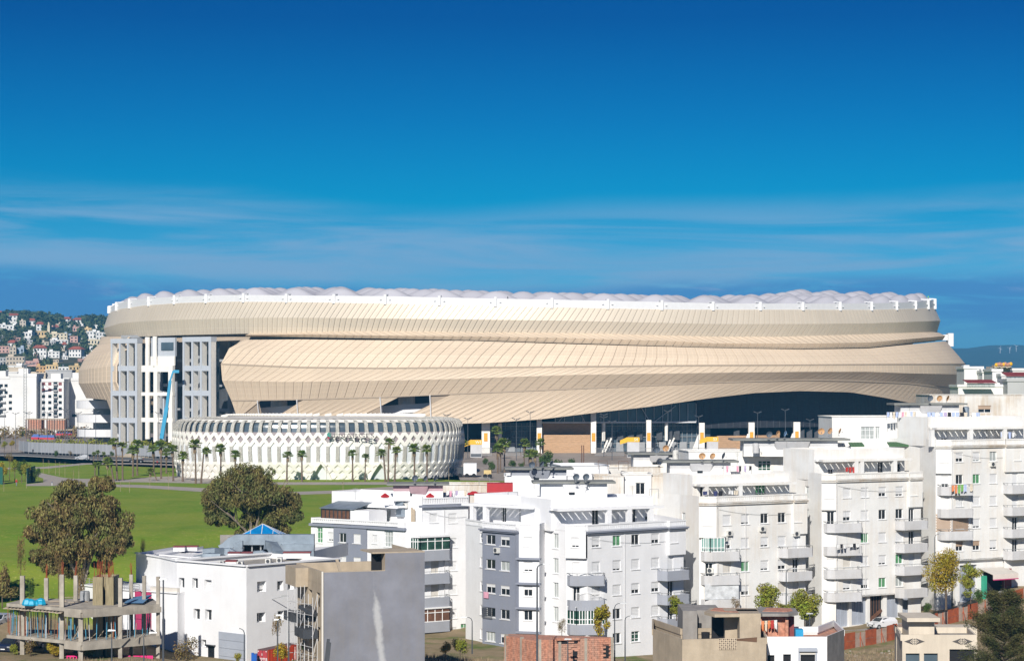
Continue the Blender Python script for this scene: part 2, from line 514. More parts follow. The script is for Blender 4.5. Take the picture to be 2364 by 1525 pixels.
grass = tx(tr(tn(0.16, 6, 0.8, (1, .45, 1)), .46, .60, 0, .55), grass, (0.235, 0.30, 0.05))
grass = tx(tr(tn(0.45, 6, 0.8), .48, .66), grass, (0.25, 0.28, 0.05))
grass = tx(tr(tn(1.5, 5, .75), .58, .72, 0, .8), grass, (0.6, 0.58, 0.16))
grass = tx(tr(tn(0.11, 4), .52, .7, 0, .55), grass, (0.105, 0.22, 0.018))
edge = tm('ADD', sp.outputs['Y'], tm('MULTIPLY', tn(0.06, 4), 26.0))
f1 = tr(edge, 256.0, 262.0)
f2 = tr(edge, 860.0, 900.0, 1, 0)
lawn = tm('MULTIPLY', f1, f2)
right_ = tm('MULTIPLY', tr(sp.outputs['X'], -27.0, -23.0), tr(sp.outputs['Y'], 345.0, 350.0, 1, 0))
lawn = tm('MULTIPLY', lawn, tm('SUBTRACT', 1.0, right_))
c = tx(lawn, earth, grass)
hillc = tx(tr(tn(0.012, 5), .4, .6), (0.045, 0.06, 0.028), (0.11, 0.10, 0.06))
c = tx(tr(sp.outputs['Y'], 900.0, 960.0), c, hillc)
t.links.new(c, b.inputs['Base Color'])
bn = t.nodes.new('ShaderNodeBump'); bn.inputs['Strength'].default_value = 0.6; bn.inputs['Distance'].default_value = 0.2
t.links.new(tn(2.2, 5, .7), bn.inputs['Height']); t.links.new(bn.outputs[0], b.inputs['Normal'])
g.build('ground', gm, smooth=True, kind='structure')
def sheet(name, poly, z, m, **kw):
 bmm = bmesh.new()
 vs = [bmm.verts.new((x, y, z)) for x, y in poly]
 f = bmm.faces.new(vs)
 bmesh.ops.triangulate(bmm, faces=[f])
 me = bpy.data.meshes.new(name); bmm.to_mesh(me); bmm.free(); me.materials.append(m)
 o = bpy.data.objects.new(name, me); COL.objects.link(o); props(o, **kw)
 if me.polygons and me.polygons[0].normal.z < 0: me.flip_normals()
 return o
def gp(px, py, z=0.0):
 d = gD(py, z); return (WX(px, d), d)
M['path'] = mat('pale_paving', (0.40, 0.35, 0.30), 0.95, var=0.14, scale=0.4)
M['plaza'] = mat('plaza_paving', (0.33, 0.28, 0.24), 0.95, var=0.25, scale=0.09, stretch=(1, .25, 1))
M['asphalt'] = mat('asphalt', (0.13, 0.125, 0.12), 0.95, var=0.2, scale=0.5)
M['kerb'] = mat('kerb_stone', (0.50, 0.47, 0.43), 0.9)
PA = [(60, 1080), (94, 1091), (140, 1101), (165, 1104), (300, 1106), (350, 1100), (430, 1098), (520, 1108), (600, 1112.5), (1070, 1112), (1400, 1114), (1400, 1121), (1060, 1118), (600, 1118.5), (450, 1115), (330, 1112.5), (240, 1112), (200, 1117), (140, 1121), (60, 1121), (60, 1117), (100, 1113), (100, 1104), (50, 1085)]
sheet('path', [gp(*p) for p in PA], 0.012, M['path'], kind='structure')
PB = [(140, 1118), (220, 1116.5), (330, 1119), (470, 1126), (640, 1136), (760, 1132), (900, 1123), (1200, 1121), (1200, 1128), (900, 1131), (760, 1139), (640, 1143), (470, 1135), (330, 1125.5), (220, 1122), (140, 1122.5)]
sheet('path', [gp(*p) for p in PB], 0.022, M['path'], kind='structure')
PC = [(-40, 1080), (100, 1077), (190, 1068.5), (300, 1068), (430, 1072), (430, 1075), (300, 1071), (200, 1071.5), (110, 1081), (-40, 1084)]
sheet('path', [gp(*p) for p in PC], 0.012, M['path'], kind='structure')
RD = [(-60, 1044), (60, 1046), (200, 1053), (430, 1059), (700, 1062), (700, 1070), (430, 1066.5), (200, 1060), (60, 1052), (-60, 1049)]
sheet('road', [gp(*p) for p in RD], 0.016, M['asphalt'], kind='structure')
PL = [(-400, 1046), (60, 1044), (420, 1050), (1040, 1052), (1062, 1108), (1300, 1112), (1700, 1112), (2500, 1110), (2900, 1080), (2600, 1012), (2300, 1002), (1300, 998), (200, 1000), (-400, 1004)]
sheet('plaza', [gp(*p) for p in PL], 0.008, M['plaza'], kind='structure')
k = MB()
K1 = [gp(a, b_) for a, b_ in [(-60, 1049.6), (60, 1052.6), (200, 1060.6), (430, 1067.2), (700, 1070.8)]]
for a, b_ in zip(K1, K1[1:]): k.beam((a[0], a[1], .06), (b_[0], b_[1], .06), 0.25, 0.14)
k.build('kerb', M['kerb'], kind='structure')
k = MB()
K2 = [gp(a, b_) for a, b_ in [(85, 1045.5), (200, 1051.5), (300, 1055), (430, 1058.5)]]
for a, b_ in zip(K2, K2[1:]): k.beam((a[0], a[1], .5), (b_[0], b_[1], .5), 0.4, 1.0)
k.build('retaining_wall', M['concrete_b'], label='low beige retaining wall along the park road below the mesh fence', cat='wall')
# far ridge on the right
mt = MB()
prof = [(-2500, 815), (-600, 812), (600, 815), (1500, 812), (2150, 806), (2205, 801), (2235, 804), (2260, 800), (2290, 796), (2310, 795), (2364, 797), (2500, 799), (2800, 803), (3600, 815), (5200, 830)]
rows = [[], [], [], []]
for i in range(150):
 px = -2500 + i * 52
 top = interp(prof, px) + 1.2 * noise.noise(Vector((px * .02, 0, 0)))
 D = 6500
 z = ZZ(top, D)
 rows[0].append((WX(px, 5200), 5200, -2))
 rows[1].append((WX(px, 5600), 5600, z * .45 + 9 * noise.noise(Vector((px * .01, 3, 0)))))
 rows[2].append((WX(px, 6050), 6050, z * .80 + 11 * noise.noise(Vector((px * .013, 9, 0)))))
 rows[3].append((WX(px, D), D, z))
mt.grid(rows)
mt.build('mountain_ridge', mat('far_ridge_scrub', (0.055, 0.07, 0.05), 1.0, var=0.3, scale=0.006), smooth=True, kind='structure')
tb = MB(); tb.tube((0, 0, 0), (0, 0, 14), .6, .4, 8); tbm = tb.mesh('tower', M['frame'])
hb = MB(); hb.box(-.5, .5, -1, .8, 13.4, 14.4); nbm = hb.mesh('nacelle', M['frame'])
bl = MB()
bl.hexa([(-.35, -1.4, 0), (.35, -1.4, 0), (.35, -1.2, 0), (-.35, -1.2, 0), (-.1, -1.4, 7), (.12, -1.4, 7), (.12, -1.3, 7), (-.1, -1.3, 7)])
blm = bl.mesh('blade', M['frame'])
for i, (px, py, w_) in enumerate([(2309, 815, 'left of the pair'), (2331, 815, 'between its two neighbours'), (2346, 811, 'at the right')]):
 p = W(px, py, 5900)
 r = root('wind_turbine', p, 'tiny white wind turbine on the far blue ridge, ' + ['the leftmost of three', 'the middle one of three', 'the rightmost of three'][i], 'wind turbine', 'wind turbines on the far ridge')
 inst('tower', tbm, r); inst('nacelle', nbm, r)
 for k_ in range(3):
  o = inst('blade', blm, r, loc=(0, 0, 14)); o.rotation_euler = (0, radians(20 + i * 25 + 120 * k_), 0)
# stadium
SX, SD, SA, SB = 3.5, 810.0, 157.1, 139.0
def sxy(q, ph): return (SX + q * SA * cos(ph), SD - q * SB * sin(ph))
RT = {  # ring: (scale, [(px, py)...])
0: (.9330, [(250,711),(260,706),(277,697),(300,693),(332,689),(372,686),(420,684),(477,682),(540,680),(700,682),(876,683),(1083,688),(1314,692),(1543,697),(1652,700),(1851,700.5),(2009,700),(2113,697),(2160,692)]),
1: (.9332, [(250,722),(277,713),(332,705),(420,699),(540,696),(694,697),(876,700),(1083,704.5),(1314,710),(1543,714),(1652,714.5),(1851,714.5),(2009,715),(2160,711)]),
2: (.9450, [(237,758),(277,746),(332,741),(420,737.5),(600,733),(694,733),(1083,737),(1314,740),(1650,747.5),(1851,747.5),(2009,746),(2172,740)]),
3: (.9380, [(248,780),(315,777),(420,773),(564,770),(702,767),(867,764),(1083,767),(1198,767),(1350,769),(1650,777),(1801,777),(2009,771),(2168,765.5)]),
4: (.9560, [(560,773),(616,773),(710,771.6),(867,774),(1083,776),(1314,780),(1543,786.5),(1650,792),(1851,792.5),(2009,790),(2182,775)]),
5: (.9500, [(560,777),(616,777),(867,781),(1083,785),(1314,792),(1650,802),(1851,805),(2009,802),(2182,784)]),
6: (.9570, [(232,796),(258,793),(564,784),(694,783),(867,785),(1083,786.5),(1314,794),(1650,803),(1851,806.5),(2009,804),(2185,787)]),
7: (.9850, [(195,824),(258,812),(529,803.5),(668,813),(867,818),(1083,819),(1314,821),(1650,826),(2028,828),(2210,821)]),
8: (1.000, [(178,854.7),(258,844),(510,840),(694,847.6),(867,849.5),(1083,848),(1314,846),(1650,843),(1851,842),(2009,841),(2228,840)]),
9: (1.000, [(184,885),(258,882),(513,878),(657,881),(788,879.6),(946,877),(1083,873),(1314,865),(1650,860),(1851,857.7),(2009,857.7),(2090,861),(2227,864)]),
10: (.983, [(207,919),(258,924),(534,924),(676,921.6),(878,916),(1083,907),(1314,897),(1650,882),(1851,875.7),(1965,877.5),(2090,883),(2217,897)]),
11: (.969, [(250,962),(547,962),(800,970),(1000,977),(1050,977.5),(1122,976),(1252,967),(1367,953),(1502,938),(1650,917),(1744,906.5),(1851,902),(1965,905),(2043,917.6),(2103,930),(2166,940),(2228,950)]),
}
def sz(ring, ph):
 q, tab = RT[ring]
 p2 = ph % (2 * pi)
 if p2 > pi: p2 = 2 * pi - p2
 x, y = sxy(q, p2)
 px = 1182 + x / y * F
 return ZZ(interp(tab, px), y)
def sp_(ring, ph, off=0.0):
 q = RT[ring][0] - off / 150.0
 x, y = sxy(q, ph)
 return Vector((x, y, sz(ring, ph)))
def ph_of(ring, px):
 """front-half parameter whose ring point shows at column px"""
 lo, hi = 0.06, pi - 0.06
 for _ in range(40):
  m_ = (lo + hi) / 2
  x, y = sxy(RT[ring][0], m_)
  if 1182 + x / y * F > px: lo = m_
  else: hi = m_
 return (lo + hi) / 2
def clad_mat(name, col, metal, rough, bs=1.5):
 m = bpy.data.materials.new(name); m.use_nodes = True
 t = m.node_tree; b = t.nodes['Principled BSDF']
 b.inputs['Roughness'].default_value = rough; b.inputs['Metallic'].default_value = metal
 uv = t.nodes.new('ShaderNodeUVMap')
 br = t.nodes.new('ShaderNodeTexBrick')
 br.offset = 0.0
 br.inputs['Scale'].default_value = 1.0
 br.inputs['Brick Width'].default_value = 1.3
 br.inputs['Row Height'].default_value = bs
 br.inputs['Mortar Size'].default_value = 0.05
 br.inputs['Mortar Smooth'].default_value = 0.3
 br.inputs['Color1'].default_value = (*col, 1)
 br.inputs['Color2'].default_value = (*[c * .96 for c in col], 1)
 br.inputs['Mortar'].default_value = (*[min(1, c * 1.22) for c in col], 1)
 t.links.new(uv.outputs[0], br.inputs['Vector'])
 g_ = t.nodes.new('ShaderNodeNewGeometry')
 no = t.nodes.new('ShaderNodeTexNoise'); no.inputs['Scale'].default_value = 0.05; no.inputs['Detail'].default_value = 4
 t.links.new(g_.outputs['Position'], no.inputs['Vector'])
 oi = t.nodes.new('ShaderNodeObjectInfo')
 ad = t.nodes.new('ShaderNodeMath'); ad.operation = 'MULTIPLY_ADD'; ad.inputs[1].default_value = .10
 t.links.new(oi.outputs['Random'], ad.inputs[0]); t.links.new(no.outputs[0], ad.inputs[2])
 mr = t.nodes.new('ShaderNodeMapRange'); mr.inputs['From Min'].default_value = .4; mr.inputs['From Max'].default_value = .7
 mr.inputs['To Min'].default_value = 1.03; mr.inputs['To Max'].default_value = .93
 t.links.new(ad.outputs[0], mr.inputs['Value'])
 hv = t.nodes.new('ShaderNodeHueSaturation'); t.links.new(mr.outputs[0], hv.inputs['Value']); t.links.new(br.outputs[0], hv.inputs['Color'])
 t.links.new(hv.outputs[0], b.inputs['Base Color'])
 return m
M['clad'] = clad_mat('beige_perforated_cladding', (0.665, 0.535, 0.395), 0.0, 0.6)
M['cladu'] = clad_mat('pale_beige_metal_cladding', (0.65, 0.565, 0.45), 0.15, 0.48, 9.0)
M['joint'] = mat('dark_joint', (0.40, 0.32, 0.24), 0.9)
M['membrane'] = mat('white_roof_membrane', (0.47, 0.46, 0.50), 0.7, var=0.05, scale=0.05)
M['rim'] = mat('white_rim_metal', (0.70, 0.70, 0.71), 0.5, var=0.04)
M['darkpanel'] = mat('dark_blue_grey_louvre', (0.032, 0.034, 0.044), 0.6, var=0.3, scale=0.5, stretch=(1, 1, 6))
M['podium'] = mat('podium_grey', (0.32, 0.33, 0.34), 0.7, var=0.1)
M['towerpaint'] = mat('blue_grey_tower_metal', (0.46, 0.49, 0.535), 0.6, var=0.05)
M['towerside'] = mat('pale_tower_panel', (0.84, 0.81, 0.75), 0.7, var=0.06)
M['seats'] = mat('bowl_concrete', (0.25, 0.24, 0.23), 0.9)
M['yellow'] = mat('yellow_booth', (0.80, 0.45, 0.02), 0.5)
M['orange'] = mat('orange_sign', (0.75, 0.32, 0.03), 0.5)
M['beigebrick'] = mat('beige_brick_wall', (0.52, 0.33, 0.19), 0.9, var=0.18, scale=0.8, stretch=(1, 1, 6))
M['blueglass'] = mat('blue_facade_glass', (0.085, 0.12, 0.15), 0.15, var=0.3, scale=0.1, spec=0.7)
stad = root('stadium', (SX, SD, 0), 'huge oval stadium with pleated beige metal cladding and a white bubbled membrane roof', 'stadium')
LEAN = {
1: [(250,0),(2200,0)], 2: [(250,-3),(500,-13),(1200,-22),(1700,-12),(2000,0),(2200,6)],
3: [(250,-4),(500,-17),(1200,-38),(1700,-30),(2000,-16),(2200,-4)],
4: [(250,0),(560,-6),(1300,-6),(1800,0),(2200,2)], 5: [(250,0),(560,-6),(1300,-8),(1800,-2),(2200,0)],
6: [(180,0),(2228,0)], 7: [(180,-4),(500,-20),(800,-24),(1200,-24),(1600,-6),(1900,6),(2228,16)],
8: [(180,-8),(500,-46),(800,-44),(1200,-40),(1600,-14),(1900,8),(2228,26)],
9: [(180,-8),(500,-50),(800,-54),(1200,-62),(1600,-32),(1900,-8),(2228,14)],
10: [(180,-8),(500,-48),(800,-70),(1200,-92),(1600,-62),(1900,-36),(2228,-6)],
11: [(180,-10),(500,-52),(800,-92),(1200,-132),(1600,-98),(1900,-62),(2228,-20)],
}
BACK = 0.5   # metres the dark backing sits behind the panels
def seam(ring, ph0, base):
 x, y = sxy(RT[base][0], ph0)
 px = 1182 + x / y * F
 if ring == base: return ph0
 return ph0 - interp(LEAN[ring], px) / 1000.0 / 0.97
def panels(name, rings, base, p_list, material, clipL=None, clipR=None, cut=None, gap=0.16, refine=1):
 """one object per panel between neighbouring seams"""
 n = 0
 for a, b_ in zip(p_list, p_list[1:]):
  mb = MB(); mb.uv = []
  rowsf = []; rowsb = []
  ok = True
  for r in rings:
   pa, pb = seam(r, a, base), seam(r, b_, base)
   w_ = (pb - pa) * 150
   g_ = gap / 2 / 150.0
   pa += g_; pb -= g_
   lim = clipL(r) if clipL else 9
   lo = clipR(r) if clipR else -9
   pa2, pb2 = max(pa, lo), min(pb, lim)
   if pb2 - pa2 < 0.0003: pb2 = pa2 = (min(max(pa, lo), lim));
   rowsf.append((r, pa2, pb2))
  if all(abs(pb - pa) < 1e-4 for _, pa, pb in rowsf): continue
  if cut and cut(rowsf): continue
  fr_ = []
  s0 = 0.0
  dist = 0.0; last = None
  for r, pa, pb in rowsf:
   A = sp_(r, pa); B = sp_(r, pb); A2 = sp_(r, pa, BACK * .7); B2 = sp_(r, pb, BACK * .7)
   if last is not None: dist += (A - last).length
   last = A
   fr_.append((A, B, A2, B2))
   wd = (A - B).length
   mb.v += [tuple(A), tuple(B), tuple(A2), tuple(B2)]
   mb.uv += [(0.05, dist), (wd, dist), (0, dist), (wd, dist)]
  for k_ in range(len(fr_) - 1):
   i = 4 * k_
   mb.f.append((i, i + 4, i + 5, i + 1)); mb.m.append(0)
   mb.f.append((i, i + 2, i + 6, i + 4)); mb.m.append(0)
   mb.f.append((i + 1, i + 5, i + 7, i + 3)); mb.m.append(0)
  i = 4 * (len(fr_) - 1)
  mb.f.append((0, 1, 3, 2)); mb.m.append(0)
  mb.f.append((i, i + 2, i + 3, i + 1)); mb.m.append(0)
  mb.build(name, material, stad); n += 1
 return n
def strip(name, rings, p0, p1, n, material, off=0.0, zoff=None, parent=stad, kind=None):
 mb = MB(); mb.uv = []
 rows = []
 dist = 0
 for j, r in enumerate(rings):
  row = [sp_(r, p0 + (p1 - p0) * k / n, off) for k in range(n + 1)]
  if zoff: row = [Vector((p.x, p.y, p.z + zoff[j])) for p in row]
  if j: dist += (row[0] - rows[-1][0]).length
  for k in range(n + 1): mb.uv.append((k * 3.0, dist))
  rows.append(row)
 mb.grid(rows)
 return mb.build(name, material, parent, kind=kind)
def bay_px(): return [250,260,277,300,332,372,420,477,541,614,694,782,876,979,1083,1198,1314,1428,1543,1651,1755,1851,1936,2009,2067,2113,2143,2160]
NB = 54
for i in range(-1, 28):
 a, b_ = pi * i / 27, pi * (i + 1) / 27
 A0, B0, A1, B1 = sp_(0, a), sp_(0, b_), sp_(1, a), sp_(1, b_)
 mb = MB()
 A0b, B0b, A1b, B1b = sp_(0, a, .6), sp_(0, b_, .6), sp_(1, a, .6), sp_(1, b_, .6)
 mb.hexa([A1, B1, B1b, A1b, A0, B0, B0b, A0b])
 mb.build('rim_fascia', M['rim'], stad)
 p = MB(); c0 = sp_(1, a, -.25); c1_ = sp_(0, a, -.25)
 p.beam(c0 + Vector((0, 0, -.3)), c1_ + Vector((0, 0, .5)), .55, .8)
 ci = sp_(0, a, 2.2)
 p.beam(c1_ + Vector((0, 0, .35)), Vector((ci.x, ci.y, c1_.z + .5)), .4, .35)
 for s_ in (-1, 1):
  q_ = sp_(0, a + s_ * .010, -.1)
  p.beam((q_.x, q_.y, q_.z - .9), (q_.x, q_.y, q_.z - 1.15), .5, .5)
 p.build('rim_post', M['rim'], stad)
strip('rear_rim_band', (0, 1), pi * 28 / 27, 2 * pi - pi / 27, 50, M['rim'])
UP = [pi * -1.2 / 27 + k * (pi * 29.4 / 27) / 265 for k in range(266)]
panels('upper_cladding_panel', (1, 2, 3), 1, UP, M['cladu'], gap=.13)
strip('upper_backing', (1, 2, 3), -.2, pi + .2, 90, M['joint'], off=.45)
strip('rear_upper_cladding', (1, 2, 3), pi + .1, 2 * pi - .1, 70, M['cladu'])
pL = ph_of(4, 566)
LP = [-.05 + k * (pL + .05) / 118 for k in range(119)]
panels('ledge_panel', (3, 4, 5), 4, LP, M['clad'], clipL=lambda r: ph_of(r, {3: 575, 4: 562, 5: 566}[r]), gap=.2)
strip('ledge_backing', (3, 4, 5), -.08, ph_of(4, 575), 70, M['joint'], off=.5)
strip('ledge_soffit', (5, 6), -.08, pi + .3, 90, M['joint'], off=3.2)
strip('rear_ledge', (3, 4, 5), pi + .1, 2 * pi - .06, 70, M['clad'])
CL = {6: 564, 7: 529, 8: 510, 9: 513, 10: 534, 11: 547}
CLp = {r: ph_of(r, CL[r]) for r in CL}
def clipL(r): return CLp[r]
BP = [-.16 + k * (CLp[8] + .42) / 128 for k in range(129)]
panels('body_panel', (6, 7, 8), 6, BP, M['clad'], clipL=clipL, gap=.13)
panels('middle_panel', (8, 9, 10), 8, [p_ + .0 for p_ in BP], M['clad'], clipL=clipL, gap=.13)
def hole(rf):
 (r0, a0, b0), (r1, a1, b1) = rf[0], rf[-1]
 c_ = (a0 + b0 + a1 + b1) / 4
 x, y = sxy(.96, c_); px = 1182 + x / y * F
 return 596 < px < 682 or 880 < px < 991
panels('skirt_panel', (10, 11), 10, BP, M['clad'], clipL=clipL, cut=hole, gap=.13)
for nm, rr in (('body_backing', (6, 7, 8)), ('middle_backing', (8, 9, 10))):
 strip(nm, rr, -.2, CLp[8] - .012, 90, M['joint'], off=.5)
def part_strip(pxa, pxb):
 return (ph_of(10, pxb), ph_of(10, pxa))
for a, b_ in ((-.2, ph_of(10, 994)), (ph_of(10, 878), ph_of(10, 684)), (ph_of(10, 594), CLp[10] - .012)):
 strip('skirt_backing', (10, 11), a, b_, 60 if a < 0 else 12, M['joint'], off=.5)
for r in (8, 10):
 mb = MB(); lo_, hi_ = [], []
 n_ = 120
 for k in range(n_ + 1):
  ph = -.15 + (CLp[r] + .15) * k / n_
  c_ = sp_(r, ph, -.06)
  lo_.append(c_ - Vector((0, 0, .22))); hi_.append(c_ + Vector((0, 0, .22)))
 mb.grid([lo_, hi_])
 mb.build('joint_line', M['joint'], stad)
lo_ph = ph_of(8, 268)
LBP = [lo_ph + k * (pi + .14 - lo_ph) / 26 for k in range(27)]
def simple_panels(name, rings, pl, gap=.22):
 for a, b_ in zip(pl, pl[1:]):
  mb = MB(); mb.uv = []
  for j, r in enumerate(rings):
   g_ = gap / 2 / 150
   A, B, A2, B2 = sp_(r, a + g_), sp_(r, b_ - g_), sp_(r, a + g_, .4), sp_(r, b_ - g_, .4)
   mb.v += [tuple(A), tuple(B), tuple(A2), tuple(B2)]; mb.uv += [(0, j * 5), (1.3, j * 5), (0, j * 5), (1.3, j * 5)]
  for k_ in range(len(rings) - 1):
   i = 4 * k_
   for f in ((i, i + 4, i + 5, i + 1), (i, i + 2, i + 6, i + 4), (i + 1, i + 5, i + 7, i + 3)): mb.f.append(f); mb.m.append(0)
  mb.build(name, M['clad'], stad)
simple_panels('lobe_panel', (6, 7, 8), LBP)
simple_panels('lobe_middle_panel', (8, 9, 10), LBP)
simple_panels('lobe_skirt_panel', (10, 11), [ph_of(10, 266), ph_of(10, 255), ph_of(10, 246)])
strip('lobe_backing', (6, 7, 8, 9, 10), lo_ph, pi + .16, 20, M['joint'], off=.5)
strip('rear_cladding', (6, 7, 8, 9, 10, 11), pi + .14, 2 * pi - .14, 80, M['clad'])
strip('lobe_cap', (5, 6), ph_of(5, 300), pi + .1, 16, M['clad'], off=0)
def roof_z(q, ph):
 qr = .933; p2 = ph
 rim = sz(0, ph) - .8
 t_ = (qr - q) / .33
 return rim + 3.3 * (t_ ** .9 if t_ > 0 else 0)
RROWS = 5
def roof_pt(q, ph):
 t_ = (.933 - q) / .33 * RROWS
 bay = ph / (2 * pi) * NB
 best = 0.0
 r0 = int(t_)
 for rr in (r0 - 1, r0, r0 + 1):
  if rr < 0 or rr >= RROWS: continue
  sh = .5 if rr % 2 == 0 else 0.0
  cb = math.floor(bay - sh) + .5 + sh
  for c_ in (cb - 1, cb, cb + 1):
   dx_ = (bay - c_) * 1.0; dy_ = (t_ - (rr + .5)) * .8
   d2 = (dx_ * dx_ + dy_ * dy_) / .34
   best = max(best, exp(-2.2 * d2))
 e = min(1, max(0, (t_) * 2.4))
 z = roof_z(q, ph) - .7 + 3.7 * best * min(1, e + .15) * (1 - .35 * min(1, t_ / RROWS))
 x, y = sxy(q, ph)
 return (x, y, z)
mb = MB()
NA, NQ = NB * 10, 54
rows = []
for j in range(NQ + 1):
 q_ = .931 - .33 * j / NQ
 rows.append([roof_pt(q_, 2 * pi * k / NA) for k in range(NA + 1)])
mb.grid(rows)
mb.build('roof_membrane', M['membrane'], stad, smooth=True)
mb = MB()
pr = ph_of(0, 1306)
for j in range(8):
 q0_, q1_ = .925 - .32 * j / 8, .925 - .32 * (j + 1) / 8
 a_ = Vector(roof_pt(q0_, pr)); b_ = Vector(roof_pt(q1_, pr))
 mb.beam(a_ + Vector((0, 0, .4)), b_ + Vector((0, 0, .4)), .7, .3)
mb.build('roof_ridge_beam', M['rim'], stad)
mb = MB()
rows = []
for q_, z_ in ((.93, 40), (.84, 30), (.72, 15), (.62, 1.5)):
 rows.append([(*sxy(q_, 2 * pi * k / 96), z_) for k in range(97)])
mb.grid(rows)
mb.build('seating_bowl', M['seats'], stad)
def parc(pxa, pxb, q, n=10):
 """points along an inner oval between two columns of the picture"""
 def ph_q(px):
  lo, hi = .05, pi - .05
  for _ in range(30):
   m_ = (lo + hi) / 2; x, y = sxy(q, m_)
   if 1182 + x / y * F > px: lo = m_
   else: hi = m_
  return lo
 a, b_ = ph_q(pxa), ph_q(pxb)
 return [sxy(q, a + (b_ - a) * k / n) for k in range(n + 1)]
def band(name, pxa, pxb, q, z0, z1, m, th=.4, n=10, lean=0.0):
 pts = parc(pxa, pxb, q, n); mb = MB()
 for (x0, y0), (x1, y1) in zip(pts, pts[1:]):
  mb.hexa([(x0, y0 - lean * 0, z0), (x1, y1, z0), (x1, y1 + th, z0), (x0, y0 + th, z0), (x0, y0 - lean, z1), (x1, y1 - lean, z1), (x1, y1 + th - lean, z1), (x0, y0 + th - lean, z1)])
 return mb.build(name, m, stad)
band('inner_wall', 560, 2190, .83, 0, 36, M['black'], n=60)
band('louvre_wall', 1608, 2140, .885, 7.2, 26, M['darkpanel'], n=30)
mb = MB(); pts = parc(1608, 2140, .885, 60)
for i, (x, y) in enumerate(pts): mb.box(x - .06, x + .06, y - .06, y, 7.2, 20)
for zz in [8.4 + 1.2 * k for k in range(10)]:
 for (x0, y0), (x1, y1) in zip(pts[::4], pts[4::4]): mb.beam((x0, y0 - .02, zz), (x1, y1 - .02, zz), .07, .05)
mb.build('tile_joints', M['dark'], stad, kind='stuff')
band('facade_glass', 1280, 1607, .90, 9.4, 15.2, M['blueglass'], n=14)
band('glass_sill', 1250, 1607, .903, 8.95, 9.4, M['rim'], n=14, th=.7)
band('back_glazing', 1130, 1640, .865, .2, 9.0, M['blueglass'], n=16)
mb = MB()
for pts, q_ in ((parc(1282, 1607, .902, 16), 0),):
 for x, y in pts: mb.beam((x, y - .1, 9.4), (x, y - .1, 14.9), .18)
for a, b_ in ((1290, 1320), (1350, 1330), (1500, 1478), (1512, 1560)):
 (x0, y0), (x1, y1) = parc(a, b_, .905, 1); mb.beam((x0, y0, 9.5), (x1, y1, 14.2), .22)
mb.build('glazing_bars', M['towerpaint'], stad, kind='stuff')
mb = MB()
for zz in (2.6, 4.6, 6.4, 8):
 pp_ = parc(1130, 1608, .868, 14)
 for (x0, y0), (x1, y1) in zip(pp_, pp_[1:]): mb.beam((x0, y0, zz), (x1, y1, zz), .15)
for x, y in parc(1130, 1608, .868, 40): mb.beam((x, y, 0), (x, y, 9), .13)
mb.build('ground_glazing_bars', M['podium'], stad, kind='stuff')
for a, b_ in ((1253, 1363), (1655, 1800)):
 zt = 5.6 if a < 1400 else 5.2
 mb = MB(); pts = parc(a, b_, .915, 8)
 for i in range(8):
  (x0, y0), (x1, y1) = pts[i], pts[i + 1]
  rows_ = int(zt / .55)
  for r_ in range(rows_):
   o_ = .03 if (r_ + i) % 2 else 0
   mb.hexa([(x0, y0 - o_, r_ * .55), (x1, y1 - o_, r_ * .55), (x1, y1 + .4, r_ * .55), (x0, y0 + .4, r_ * .55),
     (x0, y0 - o_, r_ * .55 + .52), (x1, y1 - o_, r_ * .55 + .52), (x1, y1 + .4, r_ * .55 + .52), (x0, y0 + .4, r_ * .55 + .52)])
 mb.build('brick_wall', M['beigebrick'], stad)
band('brick_back_wall', 1253, 1363, .89, 5.5, 9, M['beigebrick'], n=4)
for i, (a, b_, py_t, s_) in enumerate([(1112, 1131, 978, 0), (1239, 1251, 968, 0), (1364, 1376, 955, 0), (1492, 1503, 972, 0), (1614, 1626, 976, 1), (1728, 1741, 982, 1), (1832, 1846, 986, 1), (660, 672, 960, 0), (980, 992, 975, 0), (1950, 1960, 986, 1)]):
 pts = parc(a, b_, .932, 1); (x0, y0), (x1, y1) = pts
 if x0 > x1: x0, x1 = x1, x0; y0, y1 = y1, y0
 D = (y0 + y1) / 2; zt = ZZ(py_t, D) + .4
 if s_: zt = 9.0
 mb = MB(); mb.box(x0, x1, D - .8, D + .8, 0, zt)
 if s_:
  mb.hexa([(x0 - 2.4, D - .5, 0), (x0, D - .5, 0), (x0, D + .5, 0), (x0 - 2.4, D + .5, 0), (x0 - .3, D - .5, 5.5), (x0, D - .5, 5.5), (x0, D + .5, 5.5), (x0 - .3, D + .5, 5.5)])
 c_ = mb.build('column', M['towerside'], stad)
 if a > 1000 and a < 1900:
  sg = MB(); xm = (x0 + x1) / 2
  sg.box(xm - .55, xm + .55, D - .95, D - .8, 3.6, 6.1)
  so = sg.build('sign_plate', M['orange'], c_)
  for o_ in (so,): o_.location = -wloc(c_)
  mk = MB()
  for zz in (5.4, 4.8, 4.2): mk.box(xm - .32, xm + .32, D - .97, D - .951, zz - .12, zz + .12)
  mo = mk.build('sign_print', M['yellow'], c_); mo.location = -wloc(c_)
mb = MB()
for px in (1395, 1540, 1156):
 x, y = parc(px, px + 4, .895, 1)[0]
 mb.beam((x - .6, y, 0), (x + 1.0, y, 3.8), .5); mb.beam((x + 2.2, y, 4.4), (x + .2, y, .2), .45)
 mb.tube((x - .2, y, 3.5), (x - .2, y, 9), .55, .55, 8)
mb.build('strut', M['towerside'], stad)
mb = MB()
for px in (1408, 1432, 1456, 1476, 1522, 1545, 1562, 1700, 1850, 1868, 1886, 1905, 1172, 1225):
 x, y = parc(px, px + 3, .872, 1)[0]
 mb.box(x - .9, x + .9, y - .6, y, 3.6, 6.4)
mb.build('hanging_screens', M['dark'], stad, kind='stuff')
mb = MB()
